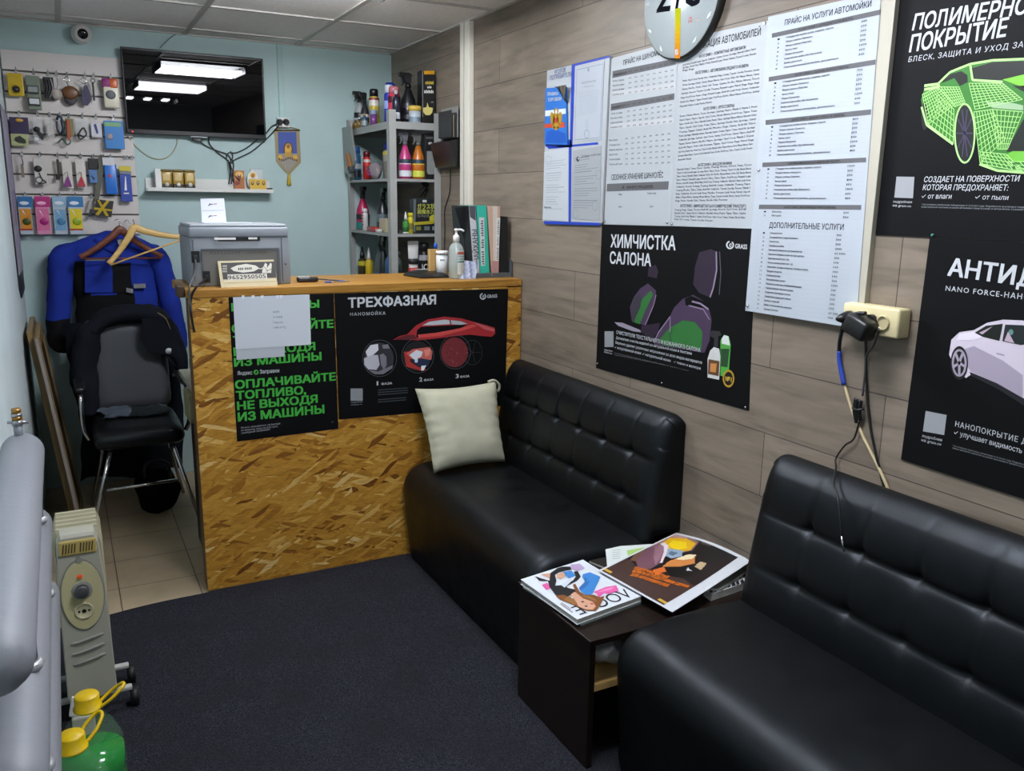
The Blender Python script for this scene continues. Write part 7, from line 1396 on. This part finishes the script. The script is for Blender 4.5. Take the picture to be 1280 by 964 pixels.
boxed('product_box', 'square black box with yellow foreign lettering on the third shelf', 516.5, 248.5, 547, 290, 4.345, 2, .06, mat('22272b', .35), [([(516.8, 249), (520, 249), (519, 290), (516.8, 290)], mat('5f686b', .35)), ([(520.5, 253.5), (545, 254), (545, 290), (520, 290)], mat('191c1e', .35)), ([(536.5, 271), (540, 268.5), (546, 268.5), (546.5, 272), (543, 276.5), (537, 277)], mat('b9b33a', .4)), ([(517, 278), (540, 276), (546, 278), (540, 280), (517, 281.5)], mat('a39a28', .4)), ([(520, 283), (526, 283), (526, 288), (520, 288)], mat('6d7030', .4)), ([(530, 283), (537, 283), (537, 288), (530, 288)], mat('5f6a6e', .4)), ([(540, 283), (546, 283), (546, 288), (540, 288)], mat('6f7a80', .4)), ([(528, 250), (533, 250), (533, 253), (528, 253)], mat('c3c9c6', .4))], [('ガラス状', (521.5, 261), (543.5, 261), 5.5, mat('b5bb52', .4)), ('超撥水力', (521.5, 267), (542.5, 267), 4.5, mat('aeb552', .4)), ('コーティング', (522, 271.5), (536, 271.3), 2.5, mat('8f9a8a', .4))])
b = MB(); p = PY(534, 235, 4.52)
for i in range(60):
    k = random.uniform(0, 6.28); e = Vector((math.cos(k)*random.uniform(.01, .055), random.uniform(-.03, .03), random.uniform(-.075, .0))); b.cyl((p.x, 4.5, p.z+.02), (p.x+e.x, 4.5+e.y, p.z+.02+e.z), .002, BLACKP, n=4)
b.ball((p.x, 4.5, p.z+.022), (.045, .028, .018), BLACKP, 8); b.cyl((p.x, 4.5, p.z+.02), (p.x+.06, 4.5, p.z+.005), .005, BLACKP, n=6)
b.cyl((p.x, 4.5, p.z+.02), (p.x, 4.5, SZS[1]-.038), .003, BLACKP, n=6)
tag(solo(b, 'brush', 'black bristle brush hanging under the second shelf above the black box', 'brush'), 'black bristle brush hanging under the second shelf above the black box', 'brush', SG_[2])
# lowest visible shelf
bottle('yellow bottle with a black nozzle at the left of the lowest visible shelf', place(452, 'l', 3, -.01), 3, .185, .028, 'nozzle', '3a3413', '121212', [('b0a51c', .4, .54)])
bottle('yellow bottle with a white nozzle beside the black nozzled one', place(459.5, 'l', 3, -.005), 3, .185, .022, 'nozzle', 'c0a41c', 'd0d2cf')
bottle('clear trigger bottle with a blue label on the lowest visible shelf', place(468.5, 'l', 3, .02), 3, .28, .03, 'spray', '4c5453', '3f4443', [('2f6a9a', .05, .3)], rz=1.57)
bottle('dark bottle with a white label next to the blue labelled one', place(477, 'l', 3, .0), 3, .26, .028, 'spray', '202a28', '1a1c1c', [('c0c6ca', .06, .26)], rz=1.57)
bottle('blue bottle partly hidden by the corner post on the lowest visible shelf', place(485, 'l', 3, .0), 3, .19, .026, 'round', '3a5a82', '4c5560')
bottle('dark teal bottle right of the corner post on the lowest visible shelf', Vector((1.606, 4.37, SZS[3]+.0005)), 3, .19, .02, 'round', '30403f', '4a5452', [('8f9a98', .2, .4)])
bottle('white squeeze tube with a red band on the lowest visible shelf', Vector((R(515).x-.005, 4.36, SZS[3]+.0005)), 3, .245, .027, 'tube', 'cfcfcb', 'c9c9c6', [('b03a38', .22, .42), ('2a2b2e', .5, .62)], 'squeeze_tube', 'tube')
bottle('black spray bottle with large white letters beside the squeeze tube', Vector((R(532).x-.012, 4.38, SZS[3]+.0005)), 3, .235, .032, 'can', '141517', '1b1c1e', [('9a9c9e', .6, .72)])
a = Art(Plane(1, 4.347, (1, 0, 0), (0, -1, 0)), .0006); p = R(532); a.text('JC', (526.5, 338), (534.5, 337.5), 8, WHITEP, bold=.01); b_ = bpy.data.objects[-1] if False else None
o = [q for q in bpy.data.objects if q.get('label') == 'black spray bottle with large white letters beside the squeeze tube'][0]; WM[o] = Matrix.Translation(o.location); a.build('lettering', o)
# scraper hanging on the left of the unit and the black document holder on the wall
t = thing('scraper', 'wooden handled scraper in a grey bag hanging on the left side of the steel unit', 'scraper', PY(437, 215, 4.9)); b = MB(); q = [PX(x, y, 1.522) for x, y in ((430, 160), (440, 158), (446, 200), (441, 222), (433, 215))]; b.prism(q, (-.012, 0, 0), mat('7d827e', .3)); b.build('bag', t)
b = MB(); b.prism([PX(x, y, 1.508) for x, y in ((433, 192), (436, 192), (440, 208), (436, 212))], (-.008, 0, 0), mat('b0723a', .5)); b.build('handle', t, 'orange wooden handle')
b = MB(); b.prism([PX(x, y, 1.508) for x, y in ((436, 209), (443, 207), (443, 214), (438, 217))], (-.008, 0, 0), mat('2a2c2e', .5)); b.build('blade', t)
t = thing('document_holder', 'black wall document holder with papers between the shelving and the duct', 'document holder', (W, 4.12, 1.72)); BH = mat('101112', .35)
b = MB(); y0, y1 = 4.015, 4.27; b.prism([(W-.0005, 0, 1.72), (W-.045, 0, 1.73), (W-.075, 0, 1.85), (W-.0005, 0, 1.87)], (0, y1-y0, 0), BH)
for v in b.bm.verts: v.co.y += y0
b.build('pocket', t); b = MB(); b.bb((W-.012, y0, 1.8705), (W-.0005, y1, 1.96), BH); b.build('back_plate', t)
for i, (c, zt, o) in enumerate((('8d8f8c', 2.02, .02), ('3f4244', 1.99, .03), ('77705a', 1.98, .042), ('2b2d2f', 2.0, .055))):
    b = MB(); b.bb((W-o-.004, y0+.02, 1.872), (W-o, y1-.03-.015*i, zt), mat(c, .5)); solo(b, 'booklet', ['grey booklet nearest the wall in the black document holder', 'charcoal booklet second from the wall in the black document holder', 'buff booklet third from the wall in the black document holder', 'black booklet at the front of the black document holder'][i], 'booklet', 'booklets in the black document holder')
wire('cable', 'thin dark cable running down the plank wall below the black document holder', [PX(x, y, W-.006) for x, y in ((563, 212), (562, 240), (556, 262), (556, 290), (555, 330))], .0025, BLACKP)
# round off: tidy the text helper
bpy.data.objects.remove(_to); bpy.data.curves.remove(_tc)
